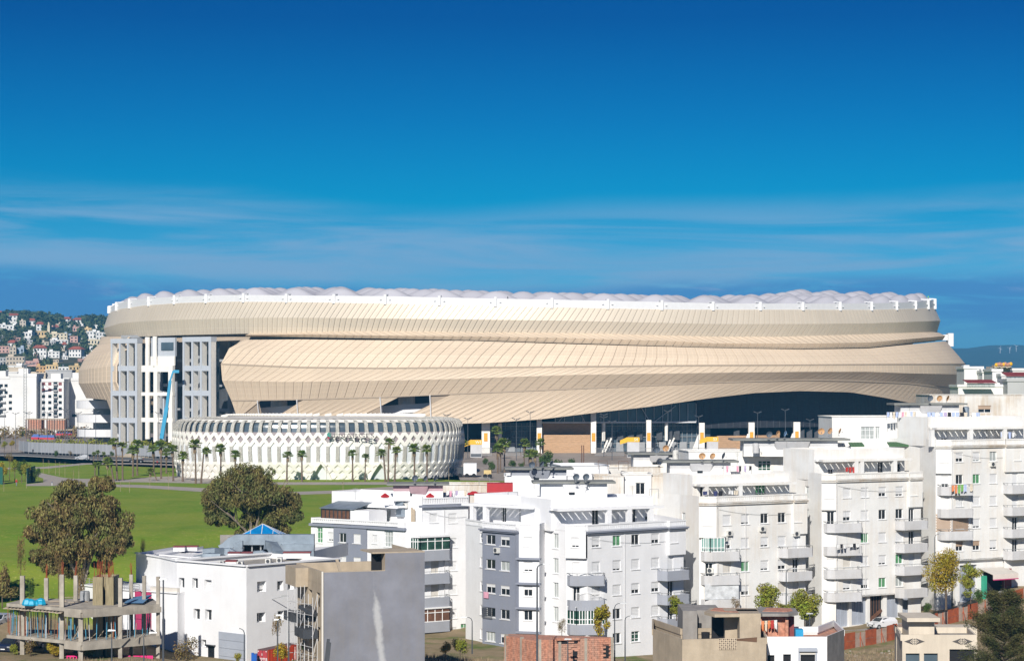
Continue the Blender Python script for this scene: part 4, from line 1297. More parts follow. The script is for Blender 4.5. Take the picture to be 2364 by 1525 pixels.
def small_tree(px, py_b, py_t, rpx, kind, label, group=None, D=None, sq=1.0, cat='tree', name='small_tree', i=0, z=None):
 if D is None: D = gD(py_b)
 x = WX(px, D); zb = ZZ(py_b, D) if z is None else z
 r = root(name, (x, D, zb), label, cat, group)
 hh = (py_b - py_t) / F * D; rad = rpx / F * D
 rz_ = min(rad * sq, hh * .48)
 if hh < 2.6 * rad: rz_ = hh * .5
 o = inst('foliage', BM[kind][i % len(BM[kind])], r, loc=(0, 0, hh - rz_), rz=i * .9); o.scale = (rad, rad, rz_ * 1.1)
 if hh > rz_ * 1.6:
  o = inst('stem', STM, r); o.scale = (max(1.5, rad * 2), max(1.5, rad * 2), hh - rz_)
 return r
BU = [(130, 1056, 1038, 8, 'bush', 'small dark green tree beside the left end of the park road'), (162, 1056, 1037, 7, 'leafb', 'thin reddish young tree beside the park road'),
(258, 1059, 1040, 7, 'bush', 'rounded dark tree between palms beside the park road'), (52, 1008, 990, 9, 'bush', 'round clipped tree behind the mesh fence, left of the striped awnings'), (143, 1012, 1003, 6, 'bush', 'small round clipped tree right of the striped awnings'),
(161, 1022, 1010, 5, 'bush', 'conical dark shrub inside the mesh fence'), (209, 1022, 1010, 7, 'bush', 'round tree on a stem near the ramp balconies'), (247, 1022, 1002, 6, 'bush', 'dark upright shrub at the foot of the left stair tower'),
(1135, 1090, 1063, 13, 'bush', 'round green bush left of the thick palm clump'), (1120, 1072, 1052, 9, 'bush', 'low green bush before the plaza booth'), (1183, 1082, 1060, 13, 'bush', 'round bush right of the thick palm clump'), (1204, 1082, 1062, 9, 'bush', 'ball shaped clipped bush on the plaza edge'),
(1262, 1090, 1036, 22, 'bush', 'tall dark green shrub mass beside the thin plaza palm'), (1290, 1088, 1052, 17, 'bush', 'dark green shrub right of the tallest plaza shrub'), (1320, 1086, 1056, 14, 'bush', 'rightmost dark green shrub on the plaza'), (1374, 1070, 1066, 6, 'bush', 'small mound of green on the plaza paving'),
(10, 1055, 1015, 10, 'leafg', 'yellow green tree at the left frame edge beside the road'), (27, 1060, 1014, 9, 'leafy', 'yellow tinted slim tree left of the mesh fence'), (-4, 1035, 1008, 10, 'bush', 'dark bush cut by the left frame edge')]
for i, (px, b0, t0, rr, kd, lb) in enumerate(BU): small_tree(px, b0, t0, rr, kd, lb, 'park shrubs and young trees', i=i, cat='tree' if b0 - t0 > 15 else 'shrub', name='young_tree' if b0 - t0 > 15 else 'shrub')
GV = [(8, 1115, 1062, 15), (22, 1110, 1038, 12), (34, 1112, 1055, 14), (50, 1114, 1052, 16), (62, 1115, 1062, 17), (75, 1114, 1072, 14), (88, 1110, 1078, 9), (-8, 1112, 1058, 16)]
GL = ['leftmost inside the frame', 'slender and tallest', 'right of the slender tall one', 'in the middle', 'right of the middle one', 'broad, near the green screen', 'small, at the right end', 'cut by the left edge of the frame']
for i, (px, b0, t0, rr) in enumerate(GV):
 small_tree(px, b0, t0, rr, ['leafy', 'leafb', 'leafg', 'bush', 'leafg', 'bush', 'bush', 'leafy'][i], 'autumn tinted grove tree ' + GL[i] + ' behind the green screen', 'grove at the left edge', i=i, sq=1.4, name='grove_tree')
mb = MB(); A, B = gp(62, 1116), gp(81, 1112); mb.beam((A[0], A[1], 1.5), (B[0], B[1], 1.8), .08, 3.4)
mb.beam((WX(-20, 470), 472, 1.8), (WX(6, 470), 470, 1.8), .08, 3.6)
mb.build('green_screen', mat('green_mesh_screen', (0.02, 0.11, 0.09), .8), label='dark green mesh screen in front of the left grove', cat='fence')
for i, (px, pyb, pyt, rr, D, kd, lb) in enumerate([(48, 1375, 1210, 15, 249, 'leafb', 'tall slender half bare tree left of the big eucalyptus'), (5, 1400, 1290, 24, 246, 'euc', 'dark bushy tree cut by the left frame edge above the skeleton'),
  (135, 1385, 1250, 12, 247, 'leafb', 'thin half bare tree before the big eucalyptus trunk'), (186, 1400, 1265, 17, 243, 'leafb', 'brownish poplar-like tree rising behind the stair core'), (330, 1290, 1232, 9, 262, 'leafb', 'small brown conical tree just left of the white building roof'),
  (72, 1385, 1320, 10, 246, 'bush', 'small dark conifer behind the skeleton columns')]):
 small_tree(px, pyb, pyt, rr, kd, lb, 'half bare trees along the lawn edge', D=D, sq=4.0, i=i, name='slender_tree')
def person(px, py_b, hpx, top_c, leg_c, label, D=None, z=None, scale=1.0, stride=.16):
 if D is None: D = gD(py_b)
 x = WX(px, D); zb = ZZ(py_b, D) if z is None else z
 hh = hpx / F * D
 r = root('person', (x, D, zb), label, 'person')
 bmv = [(0, 0, .52), (0, 0, .66), (0, 0, .80), (0, 0, .86), (0, .0, .94), (.045, -stride * .4, .28), (.05, -stride, .02), (-.045, stride * .4, .28), (-.05, stride, .02),
  (.11, 0, .80), (.14, -.03, .62), (.13, -.08, .48), (-.11, 0, .80), (-.14, .03, .62), (-.13, -.02, .48)]
 bme = [(0, 1), (1, 2), (2, 3), (3, 4), (0, 5), (5, 6), (0, 7), (7, 8), (2, 9), (9, 10), (10, 11), (2, 12), (12, 13), (13, 14)]
 rad = [.075, .085, .085, .03, .06, .045, .028, .045, .028, .035, .026, .02, .035, .026, .02]
 mb = MB()
 for a, b_ in bme:
  mb.tube(Vector(bmv[a]) * hh, Vector(bmv[b_]) * hh, rad[a] * hh, rad[b_] * hh, 8)
 mb.lathe(Vector((0, 0, .93)) * hh, [(0, -.06 * hh), (.05 * hh, -.03 * hh), (.055 * hh, .01 * hh), (.035 * hh, .05 * hh), (0, .065 * hh)], 10)
 me_m = [M['skin'], top_c, leg_c]
 for fi, f in enumerate(mb.f):
  zc = sum(mb.v[i][2] for i in f) / len(f) / hh; xc = abs(sum(mb.v[i][0] for i in f) / len(f)) / hh
  mb.m[fi] = 2 if zc < .53 and xc < .1 else (1 if .53 <= zc < .85 else 0)
 mb.build('body', me_m, r, local=True, smooth=True)
 return r
M['skin'] = mat('skin', (.35, .2, .13), .6)
CL_ = {'red': mat('red_jacket', (.45, .03, .03), .8), 'dark': mat('dark_cloth', (.03, .03, .04), .8), 'grey': mat('grey_cloth', (.2, .2, .25), .8), 'white': mat('white_cloth', (.7, .7, .7), .8), 'hi': mat('hi_vis_cloth', (.3, .75, .1), .7), 'pink': mat('pink_cloth', (.65, .18, .25), .8)}
person(38, 1121.5, 17, CL_['red'], CL_['grey'], 'person in a red top walking on the lawn near the green screen')
person(120, 1121, 13, CL_['grey'], CL_['white'], 'small person in grey standing on the walk beside the lawn')
person(76, 1048, 13, CL_['dark'], CL_['dark'], 'person in dark clothes walking by the mesh fence')
person(363, 1073, 11, CL_['red'], CL_['dark'], 'person in red between the palms beside the walk')
p_ = sp_(0, ph_of(0, 1172)); person(1172, 690, 8, CL_['dark'], CL_['dark'], 'worker in black sitting on the stadium roof edge', D=p_.y + 1.5, z=p_.z - .2, stride=.3)
p_ = sp_(0, ph_of(0, 2143)); person(2143, 692, 9, CL_['hi'], CL_['dark'], 'worker in green high visibility vest on the right roof corner', D=p_.y + 1.0, z=p_.z + .4)
# buildings: walls with real openings, windows, balconies
def wall_holes(mb, fr, a0, a1, z0, z1, rects, depth=.22, m=0, mrev=None, d=0.0):
 """wall face of the frame between a0..a1, z0..z1 with rectangular holes and reveals"""
 xs_ = sorted(set([a0, a1] + [r[0] for r in rects] + [r[1] for r in rects]))
 zs_ = sorted(set([z0, z1] + [r[2] for r in rects] + [r[3] for r in rects]))
 xs_ = [x for x in xs_ if a0 - 1e-6 <= x <= a1 + 1e-6]; zs_ = [z for z in zs_ if z0 - 1e-6 <= z <= z1 + 1e-6]
 for i in range(len(xs_) - 1):
  cols = []
  for j in range(len(zs_) - 1):
   cx_ = (xs_[i] + xs_[i + 1]) / 2; cz_ = (zs_[j] + zs_[j + 1]) / 2
   cols.append(any(r[0] < cx_ < r[1] and r[2] < cz_ < r[3] for r in rects))
  j = 0
  while j < len(cols):
   if cols[j]: j += 1; continue
   k = j
   while k < len(cols) and not cols[k]: k += 1
   mb.q(fr.p(xs_[i], d, zs_[j]), fr.p(xs_[i + 1], d, zs_[j]), fr.p(xs_[i + 1], d, zs_[k]), fr.p(xs_[i], d, zs_[k]), m=m)
   j = k
 mr_ = m if mrev is None else mrev
 for r in rects:
  x0, x1, y0, y1 = r[:4]
  mb.q(fr.p(x0, d, y0), fr.p(x0, d - depth, y0), fr.p(x0, d - depth, y1), fr.p(x0, d, y1), m=mr_)
  mb.q(fr.p(x1, d, y0), fr.p(x1, d - depth, y0), fr.p(x1, d - depth, y1), fr.p(x1, d, y1), m=mr_)
  mb.q(fr.p(x0, d, y0), fr.p(x1, d, y0), fr.p(x1, d - depth, y0), fr.p(x0, d - depth, y0), m=mr_)
  mb.q(fr.p(x0, d, y1), fr.p(x1, d, y1), fr.p(x1, d - depth, y1), fr.p(x0, d - depth, y1), m=mr_)
WC = {}
def wmesh(kind, w, h):
 """(frame, pane, shutter, sill) meshes; local x along the wall, y inwards, z up, origin at the middle of the sill line"""
 key = (kind[0], round(w, 2), round(h, 2), kind)
 if key in WC: return WC[key]
 fr = MB(); t_ = .07; dp = .18
 k = kind
 x0, x1 = -w / 2, w / 2
 fr.box(x0, x0 + t_, dp - .05, dp + .03, 0, h); fr.box(x1 - t_, x1, dp - .05, dp + .03, 0, h)
 fr.box(x0 + t_, x1 - t_, dp - .05, dp + .03, 0, t_); fr.box(x0 + t_, x1 - t_, dp - .05, dp + .03, h - t_, h)
 nm = {'m': max(2, int(round(w / .55))), 'v': max(2, int(round(w / .6)))}.get(k[0], 2)
 if k[0] != 'c':
  for i in range(1, nm):
   x = x0 + w * i / nm; fr.box(x - .035, x + .035, dp - .04, dp + .02, t_, h - t_)
 if k[0] == 'm':
  for z in (h * .28, h * .72): fr.box(x0 + t_, x1 - t_, dp - .038, dp + .018, z - .03, z + .03)
 fm = fr.mesh('window', M['frame'])
 pn = MB(); pn.q((x0 + t_, dp, t_), (x1 - t_, dp, t_), (x1 - t_, dp, h - t_), (x0 + t_, dp, h - t_))
 gm_ = {'g': M['curtain_g'], 'm': M['glass_green'], 'u': M['curtain'], 'b': M['glass'], 'v': M['curtain']}.get(k[-1] if len(k) > 1 else k[0], M['glass'])
 pm = pn.mesh('pane', gm_)
 sm = None
 fr_ = {'c': 1.0, 'h': .62, 'q': .35, 'b': .5, 'e': 1.0, 'k': .8}.get(k[0], 0)
 if fr_:
  sh_ = MB(); z0_ = h - fr_ * h
  n_ = max(2, int(fr_ * h / .16)); st_ = (fr_ * h - .05) / n_
  for i in range(n_):
   za = z0_ + st_ * i
   sh_.q((x0 + t_ * .6, dp - .085, za), (x1 - t_ * .6, dp - .085, za), (x1 - t_ * .6, dp - .065, za + st_), (x0 + t_ * .6, dp - .065, za + st_))
  sh_.box(x0 + .02, x1 - .02, dp - .12, dp - .02, h - .10, h - .005)
  sm = sh_.mesh('shutter', {'b': M['shutter_b'], 'e': M['shutter_g']}.get(k[0], M['shutter']))
 sl = MB(); sl.box(x0 - .12, x1 + .12, -.09, .0, -.08, -.005); slm = sl.mesh('sill', M['frame'])
 WC[key] = (fm, pm, sm, slm)
 return WC[key]
def add_window(parent, fr, a, z, w, h, kind, d=0.0, sill=True):
 fm, pm, sm, slm = wmesh(kind, w, h)
 o = inst('window', fm, parent, mtx=fr.mtx(a, d, z))
 inst('pane', pm, o)
 if sm: inst('shutter', sm, o)
 if sill: inst('sill', slm, o)
 return o
def facade(bld, mb, fr, a0, a1, z0, z1, wins, m=0, d=0.0, sill=True):
 """wins: (px, zc, w, h, kind); positions given as column of the photo along this wall"""
 rects = []; todo = []
 for (px, zc, w, h, k) in wins:
  a = fr.s_px(px)
  if a - w / 2 < a0 + .05: a = a0 + w / 2 + .06
  if a + w / 2 > a1 - .05: a = a1 - w / 2 - .06
  rects.append((a - w / 2, a + w / 2, zc - h / 2, zc + h / 2)); todo.append((a, zc - h / 2, w, h, k))
 wall_holes(mb, fr, a0, a1, z0, z1, rects, m=m, d=d)
 for a, z, w, h, k in todo: add_window(bld, fr, a, z, w, h, k, d=d, sill=sill)
def balcony(bld, fr, a0, a1, z, depth=1.2, m='balc', chamL=.7, chamR=0.0, ph_=1.02, rail=True):
 """z is the top of the parapet"""
 o_ = MB(); th = .12
 outer = [(a0, 0), (a0 + chamL * .25, depth * .55), (a0 + chamL, depth), (a1 - chamR, depth), (a1 - chamR * .25, depth * (.55 if chamR else 1)), (a1, 0)]
 if not chamR: outer = [(a0, 0), (a0 + chamL * .25, depth * .55), (a0 + chamL, depth), (a1, depth), (a1, 0)]
 zb = z - ph_ - .16
 poly = [fr.p(a, dd, 0)[:2] for a, dd in outer]
 o_.prism(poly, zb, zb + .18)
 for (a, b_), (c_, d_) in zip(outer, outer[1:]):
  p0, p1 = fr.p(a, b_, 0), fr.p(c_, d_, 0)
  v = Vector((p1[0] - p0[0], p1[1] - p0[1])); v.normalize(); n_ = Vector((v.y, -v.x)) * th
  c0 = Vector(fr.p((a0 + a1) / 2, 0, 0)[:2])
  if n_.dot(c0 - Vector(p0[:2])) < 0: n_ = -n_
  q0, q1 = (p0[0] + n_.x, p0[1] + n_.y), (p1[0] + n_.x, p1[1] + n_.y)
  o_.hexa([(p0[0], p0[1], zb + .18), (p1[0], p1[1], zb + .18), (*q1, zb + .18), (*q0, zb + .18), (p0[0], p0[1], z), (p1[0], p1[1], z), (*q1, z), (*q0, z)])
 b_ = o_.build('balcony', M[m], bld)
 if rail:
  r_ = MB()
  pts = [Vector(fr.p(a + (.06 if a < (a0 + a1) / 2 else -.06), max(0, dd - .06), z + .26)) for a, dd in outer[1:]] if False else [Vector(fr.p(a, max(.02, dd - .06), z + .26)) for a, dd in outer]
  for p, q_ in zip(pts, pts[1:]):
   r_.beam(p, q_, .055)
   n_ = max(1, int((q_ - p).length / 1.1))
   for i in range(n_ + 1):
    c_ = p.lerp(q_, i / n_); r_.beam(c_, c_ - Vector((0, 0, .26)), .045)
  ro = r_.build('railing', M['rail'], b_); ro.location = -wloc(b_)
 return b_
def balustrade(bld, fr, a0, a1, z0, z1, m='white', d=0.02, step=.32, kind='stuff'):
 mb = MB(); th = .16
 mb.fbox(fr, a0, a1, d - th, d, z0, z0 + .14); mb.fbox(fr, a0, a1, d - th - .03, d + .03, z1 - .16, z1)
 n_ = max(1, int((a1 - a0) / step))
 for i in range(n_ + 1):
  a = a0 + (a1 - a0) * i / n_; w_ = .10 if i % 12 else .2
  mb.fbox(fr, max(a0, a - w_), min(a1, a + w_), d - th + .02, d - .02, z0 + .14, z1 - .16)
 mb.fbox(fr, a0, a1, d - th + .02, d - th + .05, z0 + .14, z1 - .16, m=1)
 return mb.build('balustrade', [M[m], M['balc']], bld, kind=kind)
def pergola(bld, fr, a0, a1, z, depth=1.9, back=.0, m='white', cols=(), zf=None, slots=True):
 """slab on beams carried out from the penthouse wall, with slanted open slots"""
 o_ = MB()
 o_.fbox(fr, a0, a1, back + depth - .22, back + depth, z, z + .32)
 o_.fbox(fr, a0, a1, back, back + .45, z + .02, z + .30)
 n_ = max(1, int((a1 - a0) / .95))
 for i in range(n_):
  s0 = a0 + (a1 - a0) * i / n_; st_ = (a1 - a0) / n_; w_ = st_ * .66
  zz0, zz1 = z + .03, z + .27
  o_.hexa([fr.p(s0, back + depth - .2, zz0), fr.p(s0 + w_, back + depth - .2, zz0), fr.p(min(a1, s0 + w_ + .3), back + .4, zz0), fr.p(s0 + .3, back + .4, zz0),
    fr.p(s0, back + depth - .2, zz1), fr.p(s0 + w_, back + depth - .2, zz1), fr.p(min(a1, s0 + w_ + .3), back + .4, zz1), fr.p(s0 + .3, back + .4, zz1)])
 po = o_.build('pergola', M[m], bld)
 for c_ in cols:
  q_ = MB(); a = fr.s_px(c_) if c_ > 60 else c_
  q_.fbox(fr, a - .28, a + .28, back + depth - .62, back + depth - .02, zf, z)
  qo = q_.build('column', M[m], bld)
 return po
def stairhead(bld, px0, px1, pyt, D, zbase, win_px=None, m='white', soff='white'):
 """rooftop stair room with a wide thin grey slab and a tapering soffit"""
 zt = ZZ(pyt, D)
 fr = Fr((WX(px0, D), D), (WX(px1, D), D + .3)); w_ = fr.len
 mb = MB()
 mb.fbox(fr, 0, w_, -4.6, .7, zt - .26, zt, 1)
 i0, i1 = w_ * .10, w_ * .90
 mb.fbox(fr, i0, i1, -4.2, 0.0, zbase, zt - 1.0, 0)
 mb.fbox(fr, i0 + .01, i1 - .01, -4.2, .02, zt - 1.0, zt - .26, 2)
 c0, c1_ = w_ * .36, w_ * .66
 mb.hexa([fr.p(c0 + .3, .03, zt - 1.45), fr.p(c1_ - .3, .03, zt - 1.45), fr.p(c1_, .02, zt - 1.0), fr.p(c0, .02, zt - 1.0), fr.p(c0, .55, zt - .28), fr.p(c1_, .55, zt - .28), fr.p(c1_, .0, zt - .28), fr.p(c0, .0, zt - .28)], 2)
 mb.build('stair_room', [M[m], M['greyroof'], M[soff]], bld)
 if win_px:
  a = fr.s_px(win_px); q_ = MB(); q_.fbox(fr, a - .35, a + .35, .02, .09, zt - 1.62, zt - 1.20); q_.build('vent_window', M['glass'], bld)
 return fr, zt
def pent_windows(fr, spec): return spec
def apartment(name_label, px, D1, tan_w, zpar, zbase, rows, bay_k, wing, rbay_k, colm, opt):
 """px: [left back corner, bay start, wing start, wing end, right end]; facade of the same housing row, stepping along the street"""
 p0, p1, p2, p3, p4 = px
 Dw0 = D1; Dw1 = D1 + WX(p3, D1) * 0 + (p3 - p2) / F * D1 * tan_w * 1.02
 P1 = (WX(p1, D1 - .2), D1 - .2); P2 = (WX(p2, D1 - .5), D1 - .5); P3 = (WX(p3, Dw1), Dw1)
 D4 = Dw1 + (p4 - p3) / F * D1 * tan_w; P4 = (WX(p4, D4), D4)
 P0 = (WX(p0, D1 + opt.get('ld', 5)), D1 + opt.get('ld', 5))
 bld = root('apartment_block', (P2[0], P2[1], zbase), name_label, 'apartment building', 'white apartment blocks stepping up the street')
 mb = MB()
 fl, fb, fw, frb = Fr(P0, P1), Fr(P1, P2), Fr(P2, P3), Fr(P3, P4)
 zc = [rows[0] - 2.97 * i for i in range(6)]
 ztop = zpar
 zb2 = opt.get('zb_wing', zbase)
 facade(bld, mb, fl, 0, fl.len, zbase, ztop + opt.get('lup', 0), [(opt['stair_px'], zc[i] - .1, .95, 1.7, 'vu') for i in range(-0, opt.get('nst', 4))] if 'stair_px' in opt else [], m=0)
 facade(bld, mb, fb, 0, fb.len, zc[0] - 2.15, ztop, [(bay_k[0], zc[0], 1.1, 1.25, bay_k[1])], d=.45, m=0)
 q_ = MB(); q_.fbox(fb, 0, fb.len, 0, .44, zc[0] - 2.15, ztop - .02); q_.build('bay', M[colm], bld)
 facade(bld, mb, fb, 0, fb.len, zbase, zc[0] - 2.15, [(bay_k[0] + 2, zc[i] - .35 if i < 4 else zc[i] - .1, .95, 2.0 if k_ == 'o' or k_ == 'd' else 1.7, {'d': 'o'}.get(k_, k_)) for i, k_ in enumerate(bay_k[2]) if i > 0 and k_], m=0)
 wins = []
 for pxw, ks in wing:
  for i, k_ in enumerate(ks):
   if k_: wins.append((pxw, zc[i], 1.3, 1.28, k_))
 facade(bld, mb, fw, 0, fw.len, zb2, ztop, wins, m=0)
 facade(bld, mb, frb, 0, frb.len, zc[0] - 2.15, ztop, [(rbay_k[0], zc[0], 1.1, 1.25, rbay_k[1])], d=.35, m=0)
 q_ = MB(); q_.fbox(frb, 0, frb.len, 0, .34, zc[0] - 2.15, ztop - .02); q_.build('bay', M[colm], bld)
 facade(bld, mb, frb, 0, frb.len, zbase, zc[0] - 2.15, [(rbay_k[0] - 2, zc[i] - .35, .95, 1.9, k_) for i, k_ in enumerate(rbay_k[2]) if i > 0 and k_], m=0)
 back = Vector((fw.n.x, fw.n.y)) * -11
 B4 = (P4[0] + back.x, P4[1] + back.y); B0 = (P0[0] + back.x * .6, P0[1] + back.y * .6)
 e1 = Fr(P4, B4)
 mb.q((P4[0], P4[1], zbase), (B4[0], B4[1], zbase), (B4[0], B4[1], ztop), (P4[0], P4[1], ztop))
 mb.q((P0[0], P0[1], zbase), (B0[0], B0[1], zbase), (B0[0], B0[1], ztop), (P0[0], P0[1], ztop))
 mb.q((B0[0], B0[1], zbase), (B4[0], B4[1], zbase), (B4[0], B4[1], ztop), (B0[0], B0[1], ztop))
 zr = ztop - .95
 mb.q((*P0, zr), (*P1, zr), (*P2, zr), (*P3, zr), (*P4, zr), (*B4, zr), (*B0, zr))
 mb.build('wall', [M[colm]], bld)
 for f_, dd in ((fb, .47), (fw, .03), (frb, .37)):
  balustrade(bld, f_, 0, f_.len, ztop - .75, ztop, m=colm, d=dd + .02)
  c_ = MB(); c_.fbox(f_, -.02, f_.len + .02, dd - .3, dd + .22, ztop - 1.12, ztop - .92); c_.fbox(f_, -.02, f_.len + .02, dd - .3, dd + .32, ztop - .92, ztop - .80)
  c_.build('cornice', M[opt.get('corn', 'white_old')], bld)
 return bld, fl, fb, fw, frb, zc
def penthouse(bld, fw, a0, a1, set_, z0, z1, wins, m, cap='balc'):
 f2 = Fr(fw.p(a0, -set_, 0)[:2], fw.p(a1, -set_, 0)[:2])
 mb = MB()
 facade(bld, mb, f2, 0, f2.len, z0, z1, wins, m=0, sill=False)
 A, B = f2.p(0, 0, 0)[:2], f2.p(f2.len, 0, 0)[:2]; C_, D_ = f2.p(f2.len, -7, 0)[:2], f2.p(0, -7, 0)[:2]
 mb.q((*B, z0), (*C_, z0), (*C_, z1), (*B, z1)); mb.q((*D_, z0), (*A, z0), (*A, z1), (*D_, z1)); mb.q((*C_, z0), (*D_, z0), (*D_, z1), (*C_, z1))
 mb.q((*A, z1 - .6), (*B, z1 - .6), (*C_, z1 - .6), (*D_, z1 - .6))
 mb.build('penthouse', [M[m]], bld)
 return f2
dm = MB(); dm.lathe((0, 0, 0), [(.02, .14), (.22, .10), (.38, .03), (.46, -.03), (.47, -.01), (.38, .05), (.22, .12), (.02, .16)], 20, ax=(0, 1, .35))
DISH = {k_: dm.mesh('reflector', M[k_]) for k_ in ('dish_g', 'dish_o', 'dish_b')}
am = MB(); am.tube((0, -.02, -.1), (0, -.42, -.18), .02, .02, 5); am.tube((0, -.36, -.18), (0, -.46, -.12), .06, .05, 6); ARM = am.mesh('feed_arm', M['rail'])
pm_ = MB(); pm_.tube((0, .18, -.75), (0, .16, 0), .035, .035, 6); pm_.box(-.16, .16, .04, .32, -.78, -.72); POLE = pm_.mesh('pole', M['rail'])
def dish(px, py, D, rpx, col, label, rz=0.0, post=.75):
 sc_ = rpx / F * D / .47
 p = W(px, py, D)
 r = root('satellite_dish', p, label, 'satellite dish', 'satellite dishes on the apartment roofs', rz=rz)
 r.scale = (sc_,) * 3
 inst('reflector', DISH[col], r); inst('feed_arm', ARM, r); inst('pole', POLE, r)
 return r
ac = MB(); ac.box(-.42, .42, -.34, 0, 0, .62); ACM = ac.mesh('casing', M['acw'])
af = MB(); af.lathe((-.1, -.345, .31), [(.02, .0), (.22, .0), (.25, .02), (.25, -.01)], 14, ax=(0, -1, 0)); AFM = af.mesh('fan_grille', M['dark'])
ab = MB(); ab.box(-.36, -.30, -.34, .0, -.06, 0); ab.box(.30, .36, -.34, 0, -.06, 0); ABM = ab.mesh('bracket', M['rail'])
def ac_unit(fr, px, z, label, d=0.02, D=None):
 if fr is not None:
  mt_ = fr.mtx(fr.s_px(px), d, z)
  r = root('air_conditioner', mt_.translation, label, 'air conditioner', 'outdoor air conditioner units'); r.rotation_euler = mt_.to_euler()
 else:
  r = root('air_conditioner', (WX(px, D), D, z), label, 'air conditioner', 'outdoor air conditioner units')
 inst('casing', ACM, r); inst('fan_grille', AFM, r); inst('bracket', ABM, r)
 return r
CLOTH = [mat('cloth_' + n_, c_, .9, var=.15, scale=4) for n_, c_ in (('pale_blue', (.42, .5, .72)), ('white', (.75, .75, .74)), ('pink', (.7, .35, .45)), ('navy', (.05, .06, .16)), ('lilac', (.45, .38, .55)), ('red', (.5, .05, .04)), ('black', (.02, .02, .025)),
 ('orange', (.7, .25, .1)), ('green', (.2, .45, .12)), ('cream', (.66, .58, .46)))]
def laundry(P, Q, seq, label, drop=.7, w_=.42, seed=1):
 """clothes pegged along a line between two world points"""
 P, Q = Vector(P), Vector(Q); rnd = random.Random(seed)
 r = root('clothes_line', P, label, 'laundry', 'washing hung out on the roofs and balconies')
 ln = MB(); ln.beam(P, Q, .03); ln.beam(P, P - Vector((0, 0, 1.1)), .05); ln.beam(Q, Q - Vector((0, 0, 1.1)), .05); ln.build('line', M['rail'], r)
 n_ = len(seq); u = (Q - P) / n_; L_ = u.length
 nn = Vector((u.y, -u.x, 0)).normalized()
 for i, c_ in enumerate(seq):
  if c_ is None: continue
  a = P + u * (i + .08); b_ = P + u * (i + .92); dz = drop * rnd.uniform(.65, 1.15); mb = MB()
  rows = []
  for j in range(4):
   t_ = j / 3; row = []
   for k in range(5):
    s = k / 4; q_ = a.lerp(b_, s * (1 - .06 * t_) + .03 * t_); q_ = q_ + nn * (.07 * sin(s * 9 + i) * t_ + .03) - Vector((0, 0, dz * t_ * (1 + .1 * sin(s * 5 + i * 2))))
    row.append(q_)
   rows.append(row)
  mb.grid(rows); mb.build('garment', CLOTH[c_], r)
 return r
